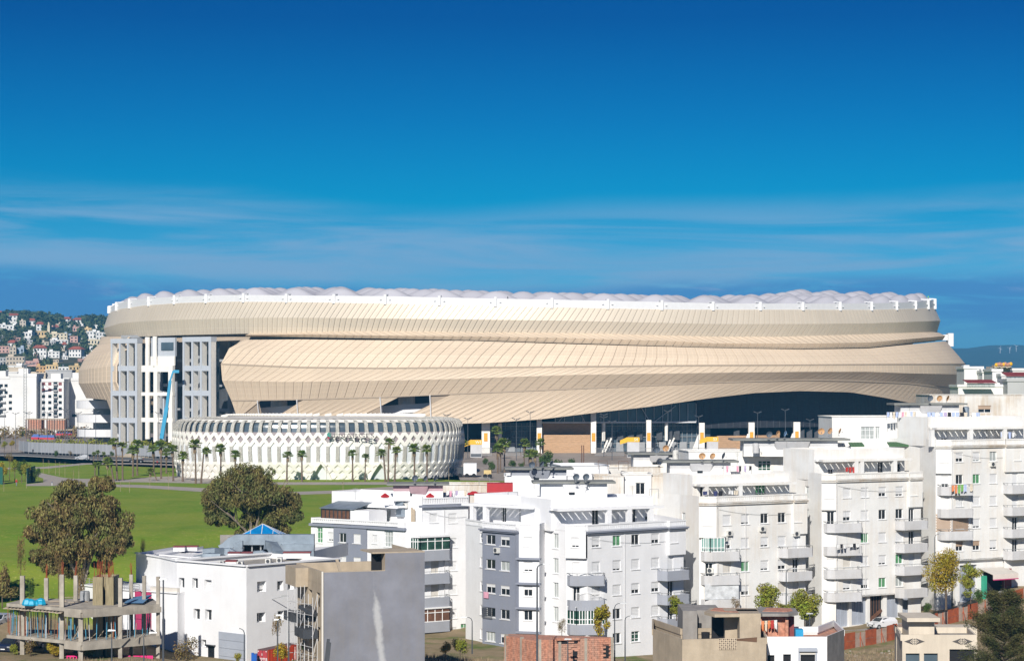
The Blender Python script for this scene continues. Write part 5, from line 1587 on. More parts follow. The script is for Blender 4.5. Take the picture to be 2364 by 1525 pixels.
# the white apartment row
def block_center():
 zpar, zb = 4.42, -12.4
 V = [(1075, 276.5), (1121, 271.5), (1198, 266.8), (1245, 266.0), (1258, 269.4), (1308, 266.2), (1356, 265.2), (1540, 273.4), (1578, 275.2)]
 P = [(WX(a, d), d) for a, d in V]
 bld = root('apartment_block', (P[5][0], P[5][1], zb), 'bright white apartment block with a blue grey window bay, at the centre', 'apartment building')
 F_ = [Fr(a, b_) for a, b_ in zip(P, P[1:])]
 zc = [2.32, -.62, -3.52, -6.38, -9.28]
 mb = MB()
 facade(bld, mb, F_[0], 0, F_[0].len, zb, zpar, [(1113, zc[i] + .05, 1.1, 1.2, k) for i, k in enumerate(['h', 'c', 'q', 'q', 'c'])])
 wg = MB()
 w_ = []
 for i, (k1, k2) in enumerate([('o', 'q'), ('o', 'u'), ('q', 'q'), ('oo', 'o'), ('v', 'q')]):
  w_ += [(1140, zc[i] + .0, 1.75, 1.15, k1), (1173, zc[i] - .05, 1.7, 1.15, k2)]
 facade(bld, wg, F_[1], 0, F_[1].len, zb, zpar - 1.05, w_, d=.5)
 q_ = wg; q_.fbox(F_[1], 0, .02, 0, .5, zb, zpar - 1.05); q_.fbox(F_[1], F_[1].len - .02, F_[1].len, 0, .5, zb, zpar - 1.05)
 wg.build('bay_wall', [M['greyblue']], bld)
 mb.fbox(F_[1], 0, F_[1].len, -.1, .5, zpar - 1.05, zpar - .8)
 facade(bld, mb, F_[2], 0, F_[2].len, zb, zpar, [(1219, zc[i], .95 * 1.15, 1.2, k) for i, k in enumerate(['c', 'k', 'q', 'o', 'u'])])
 for i in range(5):
  l_ = MB(); l_.fbox(F_[2], -.3, F_[2].len + .25, .0, .45, zc[i] - 2.0 - .12, zc[i] - 2.0 + .12)
  if i < 4 or True: l_.build('ledge', M['greyblue'], bld)
 facade(bld, mb, F_[3], 0, F_[3].len, zb, zpar, [])
 facade(bld, mb, F_[4], 0, F_[4].len, zb, zpar, [(1283, zc[0] + .0, 1.0, 1.8, 'ov'), (1283, zc[1], 1.0, 1.8, 'u'), (1283, zc[2], 1.0, 1.8, 'u'), (1283, zc[3], 1.0, 1.8, 'u')])
 facade(bld, mb, F_[5], 0, F_[5].len, zc[0] - 1.85, zpar, [(1331, zc[0] + .0, .95, 1.2, 'k')], d=.5)
 mb.fbox(F_[5], 0, .03, 0, .5, zc[0] - 1.85, zpar); mb.fbox(F_[5], 0, F_[5].len, 0, .5, zc[0] - 1.88, zc[0] - 1.83)
 facade(bld, mb, F_[5], 0, F_[5].len, zb, zc[0] - 1.85, [(1330, zc[1] - .4, .9, 2.0, 'c'), (1330, zc[2] - .4, .9, 2.0, 'o')])
 ks = [(1376, 'kckcc'), (1424, 'gkcoo'), (1467, 'ochc-'), (1513, 'hchcc')]
 wins = []
 for px, s in ks:
  for i, k in enumerate(s):
   if px == 1376 and i >= 3: continue
   if px == 1513 and i == 4: continue
   if k == '-': k = 'm'
   wins.append((px, zc[i], 1.3, 1.25, {'g': 'og'}.get(k, k)))
 facade(bld, mb, F_[6], 0, F_[6].len, zb, zpar, wins)
 facade(bld, mb, F_[7], 0, F_[7].len, zc[0] - 2.1, zpar, [(1551, zc[0], 1.1, 1.25, 'o')], d=.4)
 mb.fbox(F_[7], 0, F_[7].len, 0, .39, zc[0] - 2.12, zpar - .02)
 facade(bld, mb, F_[7], 0, F_[7].len, zb, zc[0] - 2.1, [(1548, zc[i] - .4, .95, 2.0, k) for i, k in ((1, 'c'), (2, 'o'), (3, 'o'))])
 b0 = (P[0][0] + 2, P[0][1] + 11); b1 = (P[-1][0] - 3, P[-1][1] + 12)
 for a, c_ in ((P[-1], b1), (b1, b0), (b0, P[0])): mb.q((*a, zb), (*c_, zb), (*c_, zpar), (*a, zpar))
 mb.q(*[(x, y, zpar - .95) for x, y in P + [b1, b0]])
 mb.build('wall', [M['white']], bld)
 for k_ in (0, 1, 2, 5, 6, 7):
  dd = {1: .52, 5: .52, 7: .42}.get(k_, .02)
  balustrade(bld, F_[k_], 0.02, F_[k_].len, zpar - .72, zpar, d=dd + .03)
 p_ = MB(); p_.fbox(F_[4], 0, F_[4].len, -.16, .04, zpar - .8, zpar + .02); p_.fbox(F_[3], 0, F_[3].len, -.16, .04, zpar - .8, zpar + .02); p_.build('parapet', M['white'], bld)
 for k_, dd in ((1, .5), (6, .02), (7, .4)):
  c_ = MB(); c_.fbox(F_[k_], -.3, F_[k_].len + .2, dd - .3, dd + .42, zpar - 1.0, zpar - .82); c_.fbox(F_[k_], -.2, F_[k_].len + .1, dd - .3, dd + .28, zpar - 1.16, zpar - 1.0)
  c_.build('cornice', M['greyblue'], bld)
 f6 = F_[6]
 fl = Fr(f6.p(-2.6, 0, 0)[:2], f6.p(3.2, 0, 0)[:2])
 for i, rl in ((1, True), (2, False), (3, False)):
  fb_ = Fr(P[5], f6.p(f6.s_px(1392), 0, 0)[:2])
  bb = balcony(bld, fb_, 0.05, fb_.len, zc[i] - .98, 1.35, m='greyblue_l', chamL=1.0, ph_=1.05, rail=rl)
  if i == 2:
   r_ = MB(); n_ = 26
   for s in range(n_): r_.beam(fb_.p(.9 + (fb_.len - 1.0) * s / n_, 1.3, zc[i] - .98), fb_.p(.9 + (fb_.len - 1.0) * s / n_, 1.3, zc[i] - .1), .04)
   r_.beam(fb_.p(.9, 1.3, zc[i] - .1), fb_.p(fb_.len, 1.3, zc[i] - .1), .06); r_.build('bar_railing', M['frame'], bld)
  if i == 3:
   r_ = MB(); n_ = 9; z0, z1 = zc[i] - .98, zc[i] + 1.1
   pts = [fb_.p(.05, 0.1, 0), fb_.p(1.0, 1.3, 0), fb_.p(fb_.len, 1.3, 0)]
   for (a, c_, m_) in ((pts[0], pts[1], 3), (pts[1], pts[2], 10)):
    for s in range(m_ + 1):
     x, y = a[0] + (c_[0] - a[0]) * s / m_, a[1] + (c_[1] - a[1]) * s / m_; r_.beam((x, y, z0), (x, y, z1), .09)
    for zz in (z0 + .05, z0 + .62, z1): r_.beam((a[0], a[1], zz), (c_[0], c_[1], zz), .09)
   r_.build('glazing_frame', M['frame'], bld)
   g_ = MB()
   for a, c_ in ((pts[0], pts[1]), (pts[1], pts[2])): g_.q((a[0], a[1] + .03, z0), (c_[0], c_[1] + .03, z0), (c_[0], c_[1] + .03, z1), (a[0], a[1] + .03, z1))
   g_.build('glazing', M['glass_green'], bld)
 for i in (1, 2, 3):
  f7 = Fr(F_[6].p(F_[6].s_px(1517), 0, 0)[:2], F_[6].p(F_[6].s_px(1572), 0, 0)[:2])
  balcony(bld, f7, 0, f7.len, zc[i] - .98, 1.5, m='greyblue_l', chamL=.3, rail=True)
 g_ = MB(); f1 = F_[1]
 for s in range(9): g_.beam(f1.p(f1.s_px(1124) + s * .22, .75, zc[3] - .65), f1.p(f1.s_px(1124) + s * .22, .75, zc[3] + .6), .05)
 for s in range(6): g_.beam(f1.p(f1.s_px(1123), .76, zc[3] - .65 + s * .25), f1.p(f1.s_px(1123) + 1.9, .76, zc[3] - .65 + s * .25), .05)
 g_.build('window_grille', M['dark'], bld)
 z0, z1 = zpar - .95, 7.3
 f2 = penthouse(bld, Fr(P[5], P[7]), -.8, Fr(P[5], P[7]).len - .5, 2.3, z0, z1, [(1375, z0 + 1.45, 1.0, 2.2, 'o'), (1420, z0 + 1.4, 1.1, 1.9, 'c'), (1462, z0 + 1.3, .9, 2.1, 'o'), (1510, z0 + 1.5, 1.1, 1.2, 'h')], 'white')
 pergola(bld, f2, -.3, f2.len + .2, z0 + 2.45, 2.2, cols=(1385, 1432, 1482), zf=z0)
 fA = Fr((WX(1095, 281), 281), (WX(1262, 272.5), 272.5))
 mb = MB(); facade(bld, mb, fA, 0, fA.len, z0, z1, [(1163, z0 + 1.4, .8, 1.9, 'o'), (1205, z0 + 1.45, .9, 1.7, 'ov'), (1243, z0 + 1.3, .8, 2.0, 'o')], sill=False)
 A, B = fA.p(fA.len, 0, 0), fA.p(fA.len, -8, 0); mb.q((A[0], A[1], z0), (B[0], B[1], z0), (B[0], B[1], z1), (A[0], A[1], z1)); A0, B0 = fA.p(0, 0, 0), fA.p(0, -8, 0)
 mb.q((A0[0], A0[1], z0), (B0[0], B0[1], z0), (B0[0], B0[1], z1), (A0[0], A0[1], z1))
 mb.q((A0[0], A0[1], z1 - .5), (A[0], A[1], z1 - .5), (B[0], B[1], z1 - .5), (B0[0], B0[1], z1 - .5)); mb.build('penthouse', [M['white']], bld)
 pergola(bld, fA, .3, fA.len + .2, z0 + 2.45, 2.6, cols=(1122, 1152, 1272), zf=z0)
 fr_, zt = stairhead(bld, 1230, 1421, 1110.5, 272.5, 6.2, 1320)
 return bld, F_, zc, zt
M['greyblue_l'] = mat('blue_grey_balcony_paint', (0.33, 0.35, 0.40), 0.8, var=0.07, scale=0.4, streak=0.15)
bC, FC, zcC, ztC = block_center()
def block_left():
 zpar, zb = 3.7, -12.2
 V = [(718, 291.5), (772, 289.2), (848, 285.6), (937, 281.2), (975, 281.2), (1081, 284.5)]
 P = [(WX(a, d), d) for a, d in V]
 bld = root('apartment_block', (P[3][0], P[3][1], zb), 'white apartment block with grey blue wall panel and brown glazed roof room', 'apartment building')
 F_ = [Fr(a, b_) for a, b_ in zip(P, P[1:])]
 zc = [1.3 - 2.97 * i for i in range(5)]
 mb = MB()
 facade(bld, mb, F_[0], 0, F_[0].len, zb, zpar, [w for i in range(5) for w in ((738, zc[i] + .15, .95, 1.95, 'mg' if i == 0 else 'u'), (763, zc[i] + .05, .9, 1.15, 'k' if i == 0 else 'c'))])
 wg = MB(); facade(bld, wg, F_[1], 0, F_[1].len, zb, zpar - 1.05, [w for i in range(5) for w in ((793, zc[i], 1.25, 1.2, 'o' if i == 0 else 'c'), (826, zc[i], 1.3, 1.2, 'c'))], d=.18)
 wg.fbox(F_[1], 0, .02, 0, .18, zb, zpar - 1.05); wg.fbox(F_[1], F_[1].len - .02, F_[1].len, 0, .18, zb, zpar - 1.05)
 wg.build('painted_panel', [M['greyblue']], bld)
 mb.fbox(F_[1], 0, F_[1].len, -.1, .18, zpar - 1.05, zpar - .8)
 facade(bld, mb, F_[2], 0, F_[2].len, zb, zpar, [w for i in range(5) for w in ((865, zc[i] + .05, .85, 1.1, 'c'), (897, zc[i] + .15, 1.5, 1.95, 'mv' if i == 0 else 'm'))])
 facade(bld, mb, F_[3], 0, F_[3].len, zb, zpar, [])
 z2 = 6.75
 rowz = [4.1, 1.0, -1.9, -4.9, -7.9, -10.8]
 wl = [(1001, rowz[0] + .1, 1.1, 1.15, 'c')] + [(1045, z, 1.15, 1.2, 'c') for z in rowz[:5]] + [(1045, rowz[5] + .6, 1.15, 1.2, 'c')] + [(1004, z, 1.1, 1.5, 'e') for z in rowz[2:4]] + [(1073, -10.2, 1.0, 1.9, 'mg')]
 facade(bld, mb, F_[4], 0, F_[4].len, zb, z2, wl)
 b0 = (P[0][0] + 7, P[0][1] + 9); b1 = (P[-1][0], P[-1][1] + 11)
 A = P[4]
 back4 = (A[0] - .5, A[1] + 10)
 mb.q((*A, zpar - 1), (*back4, zpar - 1), (*back4, z2), (*A, z2))
 for a, c_, zt in ((P[-1], b1, z2), (b1, back4, z2), (b0, P[0], zpar)): mb.q((*a, zb), (*c_, zb), (*c_, zt), (*a, zt))
 mb.q(*[(x, y, zpar - .95) for x, y in P[:5] + [back4, b0]]); mb.q(*[(x, y, z2 - .9) for x, y in [P[4], P[5], b1, back4]])
 mb.build('wall', [M['white']], bld)
 for k_ in (0, 1, 2):
  balustrade(bld, F_[k_], .3 if k_ == 0 else 0, F_[k_].len - (1.2 if k_ == 2 else 0), zpar - .62, zpar, d=.22)
  c_ = MB(); c_.fbox(F_[k_], -.1, F_[k_].len + .1, 0, .34, zpar - 1.05, zpar - .72); c_.build('cornice', M['greyblue'], bld)
 p_ = MB(); p_.fbox(F_[3], 0, F_[3].len, -.2, .05, zpar - .8, zpar + .05); p_.fbox(F_[2], F_[2].len - 1.2, F_[2].len, -.1, .24, zpar - .7, zpar + .02)
 p_.build('parapet', M['white'], bld)
 balustrade(bld, F_[4], 0, F_[4].len, z2 - .85, z2, d=.12)
 c_ = MB(); c_.fbox(F_[4], -.5, F_[4].len + .1, 0, .5, z2 - 1.2, z2 - .92); c_.build('cornice', M['greyblue'], bld)
 fb_ = Fr((WX(946, 279.8), 279.8), (WX(1029, 282.8), 282.8))
 for i, z in enumerate((rowz[1], rowz[2], rowz[3], rowz[4])):
  zt = z - .75
  balcony(bld, fb_, 0.02, fb_.len, zt, 1.0, m='greyblue_l', chamL=.9, rail=i in (1, 2), ph_=1.15)
  if i in (0, 3):
   r_ = MB(); z0, z1 = zt, zt + 1.62
   pts = [fb_.p(.1, 0.05, 0), fb_.p(.95, .92, 0), fb_.p(fb_.len, .92, 0), fb_.p(fb_.len, 0, 0)]
   for (a, c2_, m_) in ((pts[0], pts[1], 4), (pts[1], pts[2], 4), (pts[2], pts[3], 1)):
    for s in range(m_ + 1):
     x, y = a[0] + (c2_[0] - a[0]) * s / m_, a[1] + (c2_[1] - a[1]) * s / m_; r_.beam((x, y, z0), (x, y, z1), .08)
    for zz in (z0 + .05, z0 + 1.15, z1): r_.beam((a[0], a[1], zz), (c2_[0], c2_[1], zz), .09)
   r_.build('glazing_frame', M['frame'], bld)
   g_ = MB()
   for a, c2_ in zip(pts, pts[1:]): g_.q((a[0], a[1] + .03, z0), (c2_[0], c2_[1] + .03, z0), (c2_[0], c2_[1] + .03, z1), (a[0], a[1] + .03, z1))
   g_.build('glazing', M['glass_green' if i == 0 else 'brown'], bld)
   k_ = MB(); k_.prism([fb_.p(-.1, -.1, 0)[:2], fb_.p(.7, 1.15, 0)[:2], fb_.p(fb_.len + .15, 1.15, 0)[:2], fb_.p(fb_.len + .15, -.1, 0)[:2]], z1 + .03, z1 + .2); k_.build('canopy', M['white'], bld)
 z0 = zpar - .95
 fP = Fr((WX(766, 296), 296), (WX(976, 287), 287))
 mb = MB(); facade(bld, mb, fP, 0, fP.len, z0, 6.9, [(862, z0 + 1.4, .9, 1.9, 'h'), (896, z0 + 1.3, .8, 1.5, 'u')], sill=False)
 a_, b_ = fP.p(0, 0, 0), fP.p(0, -6, 0); mb.q((a_[0], a_[1], z0), (b_[0], b_[1], z0), (b_[0], b_[1], 6.9), (a_[0], a_[1], 6.9))
 c2_, d2_ = fP.p(fP.len, 0, 0), fP.p(fP.len, -6, 0); mb.q((a_[0], a_[1], 6.3), (c2_[0], c2_[1], 6.3), (d2_[0], d2_[1], 6.3), (b_[0], b_[1], 6.3)); mb.q((d2_[0], d2_[1], z0), (b_[0], b_[1], z0), (b_[0], b_[1], 6.9), (d2_[0], d2_[1], 6.9))
 mb.build('penthouse', [M['white']], bld)
 pergola(bld, fP, 5.2, fP.len - 2.6, z0 + 2.35, 1.9)
 r_ = MB(); fG = Fr((WX(742, 291.2), 291.2), (WX(808, 288.2), 288.2))
 n_ = 7
 r_.fbox(fG, 0, fG.len, -.05, .05, z0 + .7, z0 + .9); r_.fbox(fG, 0, fG.len, -.05, .05, z0 + 2.0, z0 + 2.15)
 for s in range(n_ + 1): r_.fbox(fG, fG.len * s / n_ - .05, fG.len * s / n_ + .05, -.05, .06, z0, z0 + 2.1)
 r_.build('roof_room_frame', M['dark'], bld)
 g_ = MB(); g_.fbox(fG, 0, fG.len, -.12, -.06, z0, z0 + 2.05); g_.build('roof_room_panels', M['brown'], bld)
 g_ = MB(); g_.hexa([fG.p(-.2, .2, z0 + 2.15), fG.p(fG.len + .8, .2, z0 + 2.15), fG.p(fG.len + .8, -3.5, z0 + 2.9), fG.p(-.2, -3.5, z0 + 2.9), fG.p(-.2, .2, z0 + 2.22), fG.p(fG.len + .8, .2, z0 + 2.22), fG.p(fG.len + .8, -3.5, z0 + 2.97), fG.p(-.2, -3.5, z0 + 2.97)])
 g_.build('roof_room_sheet', M['steel'], bld)
 g_ = MB(); g_.fbox(fG, fG.len, fG.len + 3.2, -3.5, 0, z0, z0 + 2.1); g_.build('roof_room_wall', M['white'], bld)
 stairhead(bld, 893, 1037, 1115, 288, 6.0, 953, soff='pinkwall')
 return bld, F_, rowz
M['pinkwall'] = mat('dusty_pink_soffit', (0.45, 0.30, 0.33), .85)
bL, FL, rzL = block_left()
fP_ = Fr((WX(766, 296), 296), (WX(976, 287), 287))
ac_unit(fP_, 848, 4.6, 'white air conditioner under the zigzag pergola of the left block'); ac_unit(fP_, 938, 6.0, 'upper of two stacked air conditioners on the left block roof wall'); ac_unit(fP_, 937, 5.1, 'lower of two stacked air conditioners on the left block roof wall')
mb = MB(); fr_ = fP_; a = fr_.s_px(920); mb.fbox(fr_, a, a + 1.1, .02, .5, 4.0, 5.9); tag_o = mb.build('water_heater', M['steel'], label='upright grey metal tank box on the left block roof wall', cat='tank')
mb = MB(); a = fr_.s_px(953); mb.fbox(fr_, a, a + .25, .3, .4, 3.0, 5.2); mb.fbox(fr_, a + .3, a + .65, .35, .42, 3.0, 5.0); mb.build('wood_planks', M['concrete_b'], label='two wooden planks leaning at the left block roof wall', cat='plank')
for i, (px, py, lb) in enumerate([(889, 1143, 'small red hipped roof vent on the left of the left block'), (993, 1141, 'red hipped roof vent beside the washing on the left block')]):
 D = 287; r = root('roof_vent', (WX(px, D), D, ZZ(1147, D) - .5), lb, 'roof vent', 'red roof vents')
 v = MB(); v.box(-.35, .35, -.35, .35, 0, .5); v.build('base', M['white'], r, local=True)
 v = MB(); v.prism([(-.5, -.5), (.5, -.5), (.5, .5), (-.5, .5)], .5, .62); v.lathe((0, 0, .62), [(.6, 0), (.02, .42)], 4); v.build('cap', M['red'], r, local=True)
D = 290; r = root('red_roof_box', (WX(1105, D), D, ZZ(1142, D)), 'bright red box structure and low red canopy on the roof behind the left block', 'roof box')
v = MB(); x0 = WX(1124, D); v.box(x0, WX(1184, D), D, D + 3, ZZ(1136, D), ZZ(1115, D)); v.build('upper_box', M['red'], r)
v = MB(); v.box(WX(1080, D), WX(1184, D), D - .8, D + 1, ZZ(1142, D), ZZ(1137, D)); v.hexa([(WX(1078, D), D - 1, ZZ(1140, D)), (WX(1110, D), D - 1, ZZ(1140, D)), (WX(1110, D), D + 1, ZZ(1140, D)), (WX(1078, D), D + 1, ZZ(1140, D)), (WX(1090, D), D - .2, ZZ(1133, D)), (WX(1098, D), D - .2, ZZ(1133, D)), (WX(1098, D), D, ZZ(1133, D)), (WX(1090, D), D, ZZ(1133, D))])
v.build('lower_canopy', M['red'], r)
laundry(W(1030, 1133, 286.5), W(1078, 1131, 287), [1, 2, 1, 4, 1, 1, 9], 'pale washing on the left block roof beside the red box')
def finish(bld, fw, fb, frb, zc, zpar, m, up, perg, ph_wins, pcols, balL, balR):
 z0 = zpar - .95
 f2 = penthouse(bld, Fr(fb.A, frb.B), .4, Fr(fb.A, frb.B).len - 1.0, 2.2, z0, zpar + up, ph_wins(z0), m)
 pergola(bld, f2, 0, f2.len * .98, zpar + perg - .3, 2.0, m=m, cols=pcols, zf=z0)
 for i, rl in balL:
  fB = Fr(fb.A, fw.p(fw.s_px(balL_px[1]), 0, 0)[:2])
  balcony(bld, fB, .15, fB.len, zc[i] - .92, 1.35, chamL=1.1, rail=rl)
 for i, rl in balR:
  fB = Fr(fw.p(fw.s_px(balR_px[0]), 0, 0)[:2], frb.p(frb.len + .1, 0, 0)[:2])
  balcony(bld, fB, 0, fB.len, zc[i] - .92, 1.3, chamL=.5, rail=rl)
 return f2
OLD = dict(corn='white_stain')
b3, fl3, fb3, fw3, fr3, z3 = apartment('weathered white apartment block with a green glazed balcony, right of the centre block', (1569, 1614, 1655, 1829, 1860), 281.5, .66, 6.96, -12.6,
 [3.95], (1634, 'c', ['', '', 'o', '', '']), [(1678, ['c', 'h', 'e', '', 'c']), (1720, ['k', 'c', 'ug', 'h', 'o']), (1765, ['o', 'k', 'k', 'e', 'c']), (1805, ['oo', 'c', 'h', 'e', 'c'])], (1838, 'o', ['', 'c', 'o', 'e', '']), 'white_old', dict(stair_px=1578, ld=4.5, corn='white_stain', nst=3))
balL_px, balR_px = (1618, 1699), (1797, 1858)
finish(b3, fw3, fb3, fr3, z3, 6.96, 'white_old', 2.55, 1.45, lambda z0: [(1625, z0 + 1.2, 1.1, 1.7, 'o'), (1700, z0 + 1.3, 1.0, 1.7, 'c'), (1756, z0 + 1.3, 1.6, 1.5, 'mg')], (1612, 1690), [(1, True), (2, True), (3, False), (4, False)], [(1, True), (2, True), (3, True)])
stairhead(b3, 1529, 1705, 1062.5, 292, 8.2, 1616, m='white_old', soff='balc')
g_ = MB(); fB = Fr(fb3.A, fw3.p(fw3.s_px(1699), 0, 0)[:2]); z0 = z3[1] - .92
for a, c_ in (((.2, .3), (1.0, 1.25)), ((1.0, 1.25), (2.9, 1.25))):
 for s in range(5):
  x = a[0] + (c_[0] - a[0]) * s / 4; y = a[1] + (c_[1] - a[1]) * s / 4; g_.beam(fB.p(x, y, z0), fB.p(x, y, z0 + 1.75), .09)
 for zz in (z0 + .04, z0 + .5, z0 + 1.75): g_.beam(fB.p(a[0], a[1], zz), fB.p(c_[0], c_[1], zz), .09)
g_.build('glazing_frame', M['frame'], b3)
g_ = MB(); g_.q(fB.p(.2, .26, z0), fB.p(1.0, 1.2, z0), fB.p(1.0, 1.2, z0 + 1.7), fB.p(.2, .26, z0 + 1.7)); g_.q(fB.p(1.0, 1.2, z0), fB.p(2.9, 1.2, z0), fB.p(2.9, 1.2, z0 + 1.7), fB.p(1.0, 1.2, z0 + 1.7)); g_.build('glazing', mat('pale_green_glass', (.22, .38, .34), .2), b3)
g_ = MB(); z0 = z3[3] - .9; g_.fbox(fB, .3, fB.len - .1, 1.1, 1.18, z0, z0 + 1.9); g_.build('plastic_sheet', mat('clear_plastic_sheet', (.62, .64, .66), .25, var=.25, scale=1.5), b3)
b4, fl4, fb4, fw4, fr4, z4 = apartment('weathered white apartment block with grey garage doors at street level', (1858, 1897, 1930, 2096, 2126), 291.2, .66, 9.4, -12.2,
 [6.85], (1915, 'c', ['', 'o', '', 'c', 'c']), [(1955, ['c', 'h', '', 'e', 'k']), (1996, ['c', 'c', 'ug', 'c', 'h']), (2037, ['h', 'o', 'c', 'k', 'og']), (2076, ['k', 'o', 'c', 'og', 'u'])], (2106, 'h', ['', 'o', 'o', 'c', '']), 'white_old', dict(stair_px=1863, ld=4.0, corn='white_stain', zb_wing=-6.65))
balL_px, balR_px = (1902, 1979), (2066, 2126)
finish(b4, fw4, fb4, fr4, z4, 9.4, 'white_old', 3.05, 1.75, lambda z0: [(1918, z0 + .9, .8, 1.0, 'o'), (1985, z0 + 1.2, 1.0, 1.9, 'c'), (2033, z0 + 1.2, .9, 2.0, 'o'), (2072, z0 + 1.3, 1.1, 1.3, 'o')], (1957, 1970, 2046), [(1, True), (2, False), (3, True), (4, True)], [(1, True), (2, True), (3, True), (4, False)])
stairhead(b4, 1690, 1962, 1012, 303, 11.2, 1891, m='white_old', soff='balc')
M['garage'] = mat('grey_blue_garage_door', (0.36, 0.39, 0.45), .6, var=.08, scale=.5)
M['bluegrey_l'] = M['garage']
def ground_floor(bld, fw, fb, frb, z1, z0, doors, m='white_old'):
 fr = fw
 mb = MB(); rects = []
 for (a, b_, kind, zb_, zt_) in doors:
  s0, s1 = fr.s_px(a), fr.s_px(b_); rects.append((s0, s1, zb_, zt_))
 wall_holes(mb, fr, -.2, fr.len + 2.6, z0, z1, rects, depth=.45, d=-.55)
 mb.fbox(fr, -.2, fr.len + .2, -.6, .0, z1 - .02, z1 + .18)
 mb.build('ground_floor_wall', [M[m]], bld)
 for (a, b_, kind, zb_, zt_) in doors:
  s0, s1 = fr.s_px(a), fr.s_px(b_); w_ = s1 - s0
  if kind == 'g':
   q_ = MB(); n_ = 10
   for i in range(n_):
    x0, x1 = s0 + w_ * i / n_, s0 + w_ * (i + 1) / n_
    q_.fbox(fr, x0, x1 - .03, -1.0 + (.03 if i % 2 else 0), -.93 + (.03 if i % 2 else 0), zb_, zt_)
   q_.fbox(fr, s0 + w_ * .48, s0 + w_ * .52, -.96, -.86, zb_, zt_)
   q_.build('garage_door', M['garage'], bld)
  else:
   q_ = MB(); q_.fbox(fr, s0, s1, -1.4, -1.0, zb_, zt_); q_.build('dark_opening', M['black' if kind == 'o' else 'glass'], bld)
   if kind == 'o':
    q_ = MB()
    for i in range(5): q_.fbox(fr, s0 + w_ * i / 5, s0 + w_ * i / 5 + .07, -.95, -.88, zb_, zt_)
    q_.beam(fr.p(s0 + .2, -.9, zb_ + .3), fr.p(s1 - .1, -.9, zb_ + 1.6), .35); q_.build('entrance_gate', M['brown'], bld)
ground_floor(b4, fw4, fb4, fr4, -6.65, -12.2, [(1937, 1967, 'g', -10.5, -6.85), (1973, 2009, 'g', -10.4, -6.85), (2015, 2046, 'o', -10.3, -6.8), (2054, 2083, 'g', -10.2, -6.8), (2090, 2119, 'g', -10.0, -6.75)])
b5, fl5, fb5, fw5, fr5, z5 = apartment('weathered white apartment block at the right edge with a brick backed balcony and shop awning', (2124, 2160, 2196, 2318, 2400), 300.3, .62, 13.55, -12.0,
 [11.2], (2179, 'o', ['', 'h', 'c', '', '']), [(2215, ['h', 'o', 'c', 'og', 'b']), (2254, ['ku', 'og', 'c', 'k', 'b']), (2293, ['ov', 'c', 'c', 'c', 'k'])], (2345, 'u', ['', 'c', 'c', 'o', 'o']), 'white_old', dict(ld=4.0, corn='white_stain', zb_wing=-2.6))
balL_px, balR_px = (2163, 2236), (2316, 2398)
finish(b5, fw5, fb5, fr5, z5, 13.55, 'white_old', 3.0, 1.6, lambda z0: [(2145, z0 + 1.1, .9, 1.8, 'o'), (2180, z0 + 1.2, 1.0, 1.7, 'h'), (2270, z0 + 1.3, 1.3, 2.1, 'c'), (2322, z0 + 1.2, 1.0, 1.6, 'u')], (2133, 2222, 2300), [(1, True), (2, False), (3, True)], [(1, True), (2, True), (3, True), (4, True)])
stairhead(b5, 2062, 2232, 930, 309, 15.8, 2147, m='white_old', soff='balc')
q_ = MB()
for fB, a1_ in ((fb5, fb5.len), (fw5, fw5.s_px(2236))):
 for r_ in range(13):
  x = .02 + (.13 if r_ % 2 else 0)
  while x < a1_ - .2:
   q_.fbox(fB, x, x + .25, .0, .03, z5[3] - 1.0 + r_ * .18, z5[3] - 1.0 + r_ * .18 + .16); x += .27
q_.build('brick_cladding', M['shutter_b'], b5, kind='stuff')
ground_floor(b5, fw5, fb5, fr5, -2.6, -12.0, [(2196, 2212, 'w', -8.9, -3.2), (2222, 2262, 'g', -8.2, -3.3)])
fS = fw5; D = 303
sh_ = root('corner_shop', (WX(2300, 303), 303, -8.5), 'corner shop with a cream awning edged in magenta and a dark red wall', 'shop')
q_ = MB(); a0, a1 = fS.s_px(2266), fS.s_px(2324)
q_.hexa([fS.p(a0, 2.2, -4.55), fS.p(a1, 2.2, -4.55), fS.p(a1, -.4, -3.9), fS.p(a0, -.4, -3.9), fS.p(a0, 2.2, -4.45), fS.p(a1, 2.2, -4.45), fS.p(a1, -.4, -3.8), fS.p(a0, -.4, -3.8)])
q_.build('awning', M['shutter_g'], sh_)
q_ = MB(); q_.fbox(fS, a0, a1, 2.18, 2.24, -5.15, -4.5); q_.build('awning_valance', mat('cream_valance', (.7, .62, .56), .8), sh_)
q_ = MB(); q_.fbox(fS, a0, a1, 2.2, 2.27, -5.25, -5.12); q_.build('valance_trim', mat('magenta_trim', (.5, .04, .16), .8), sh_)
q_ = MB(); q_.fbox(fS, a1 - .4, a1 + .8, -.5, .1, -9.0, -4.0); q_.build('side_wall', M['darkred'], sh_)
q_ = MB(); q_.fbox(fS, a0 + .9, a1 - .4, -.54, -.5, -9.5, -4.4); q_.build('shop_front', M['black'], sh_)
q_ = MB(); q_.fbox(fS, a0 + .2, a0 + .7, -.3, .3, -9.8, -4.8); q_.build('green_post', mat('teal_post', (.04, .35, .22), .6), sh_)
q_ = MB()
for i in range(4): q_.fbox(fS, a0 + 1.4 + i * .45, a0 + 1.75 + i * .45, .2, .8, -9.6, -8.6 + .2 * (i % 2))
q_.build('goods', M['glass_green'], sh_)
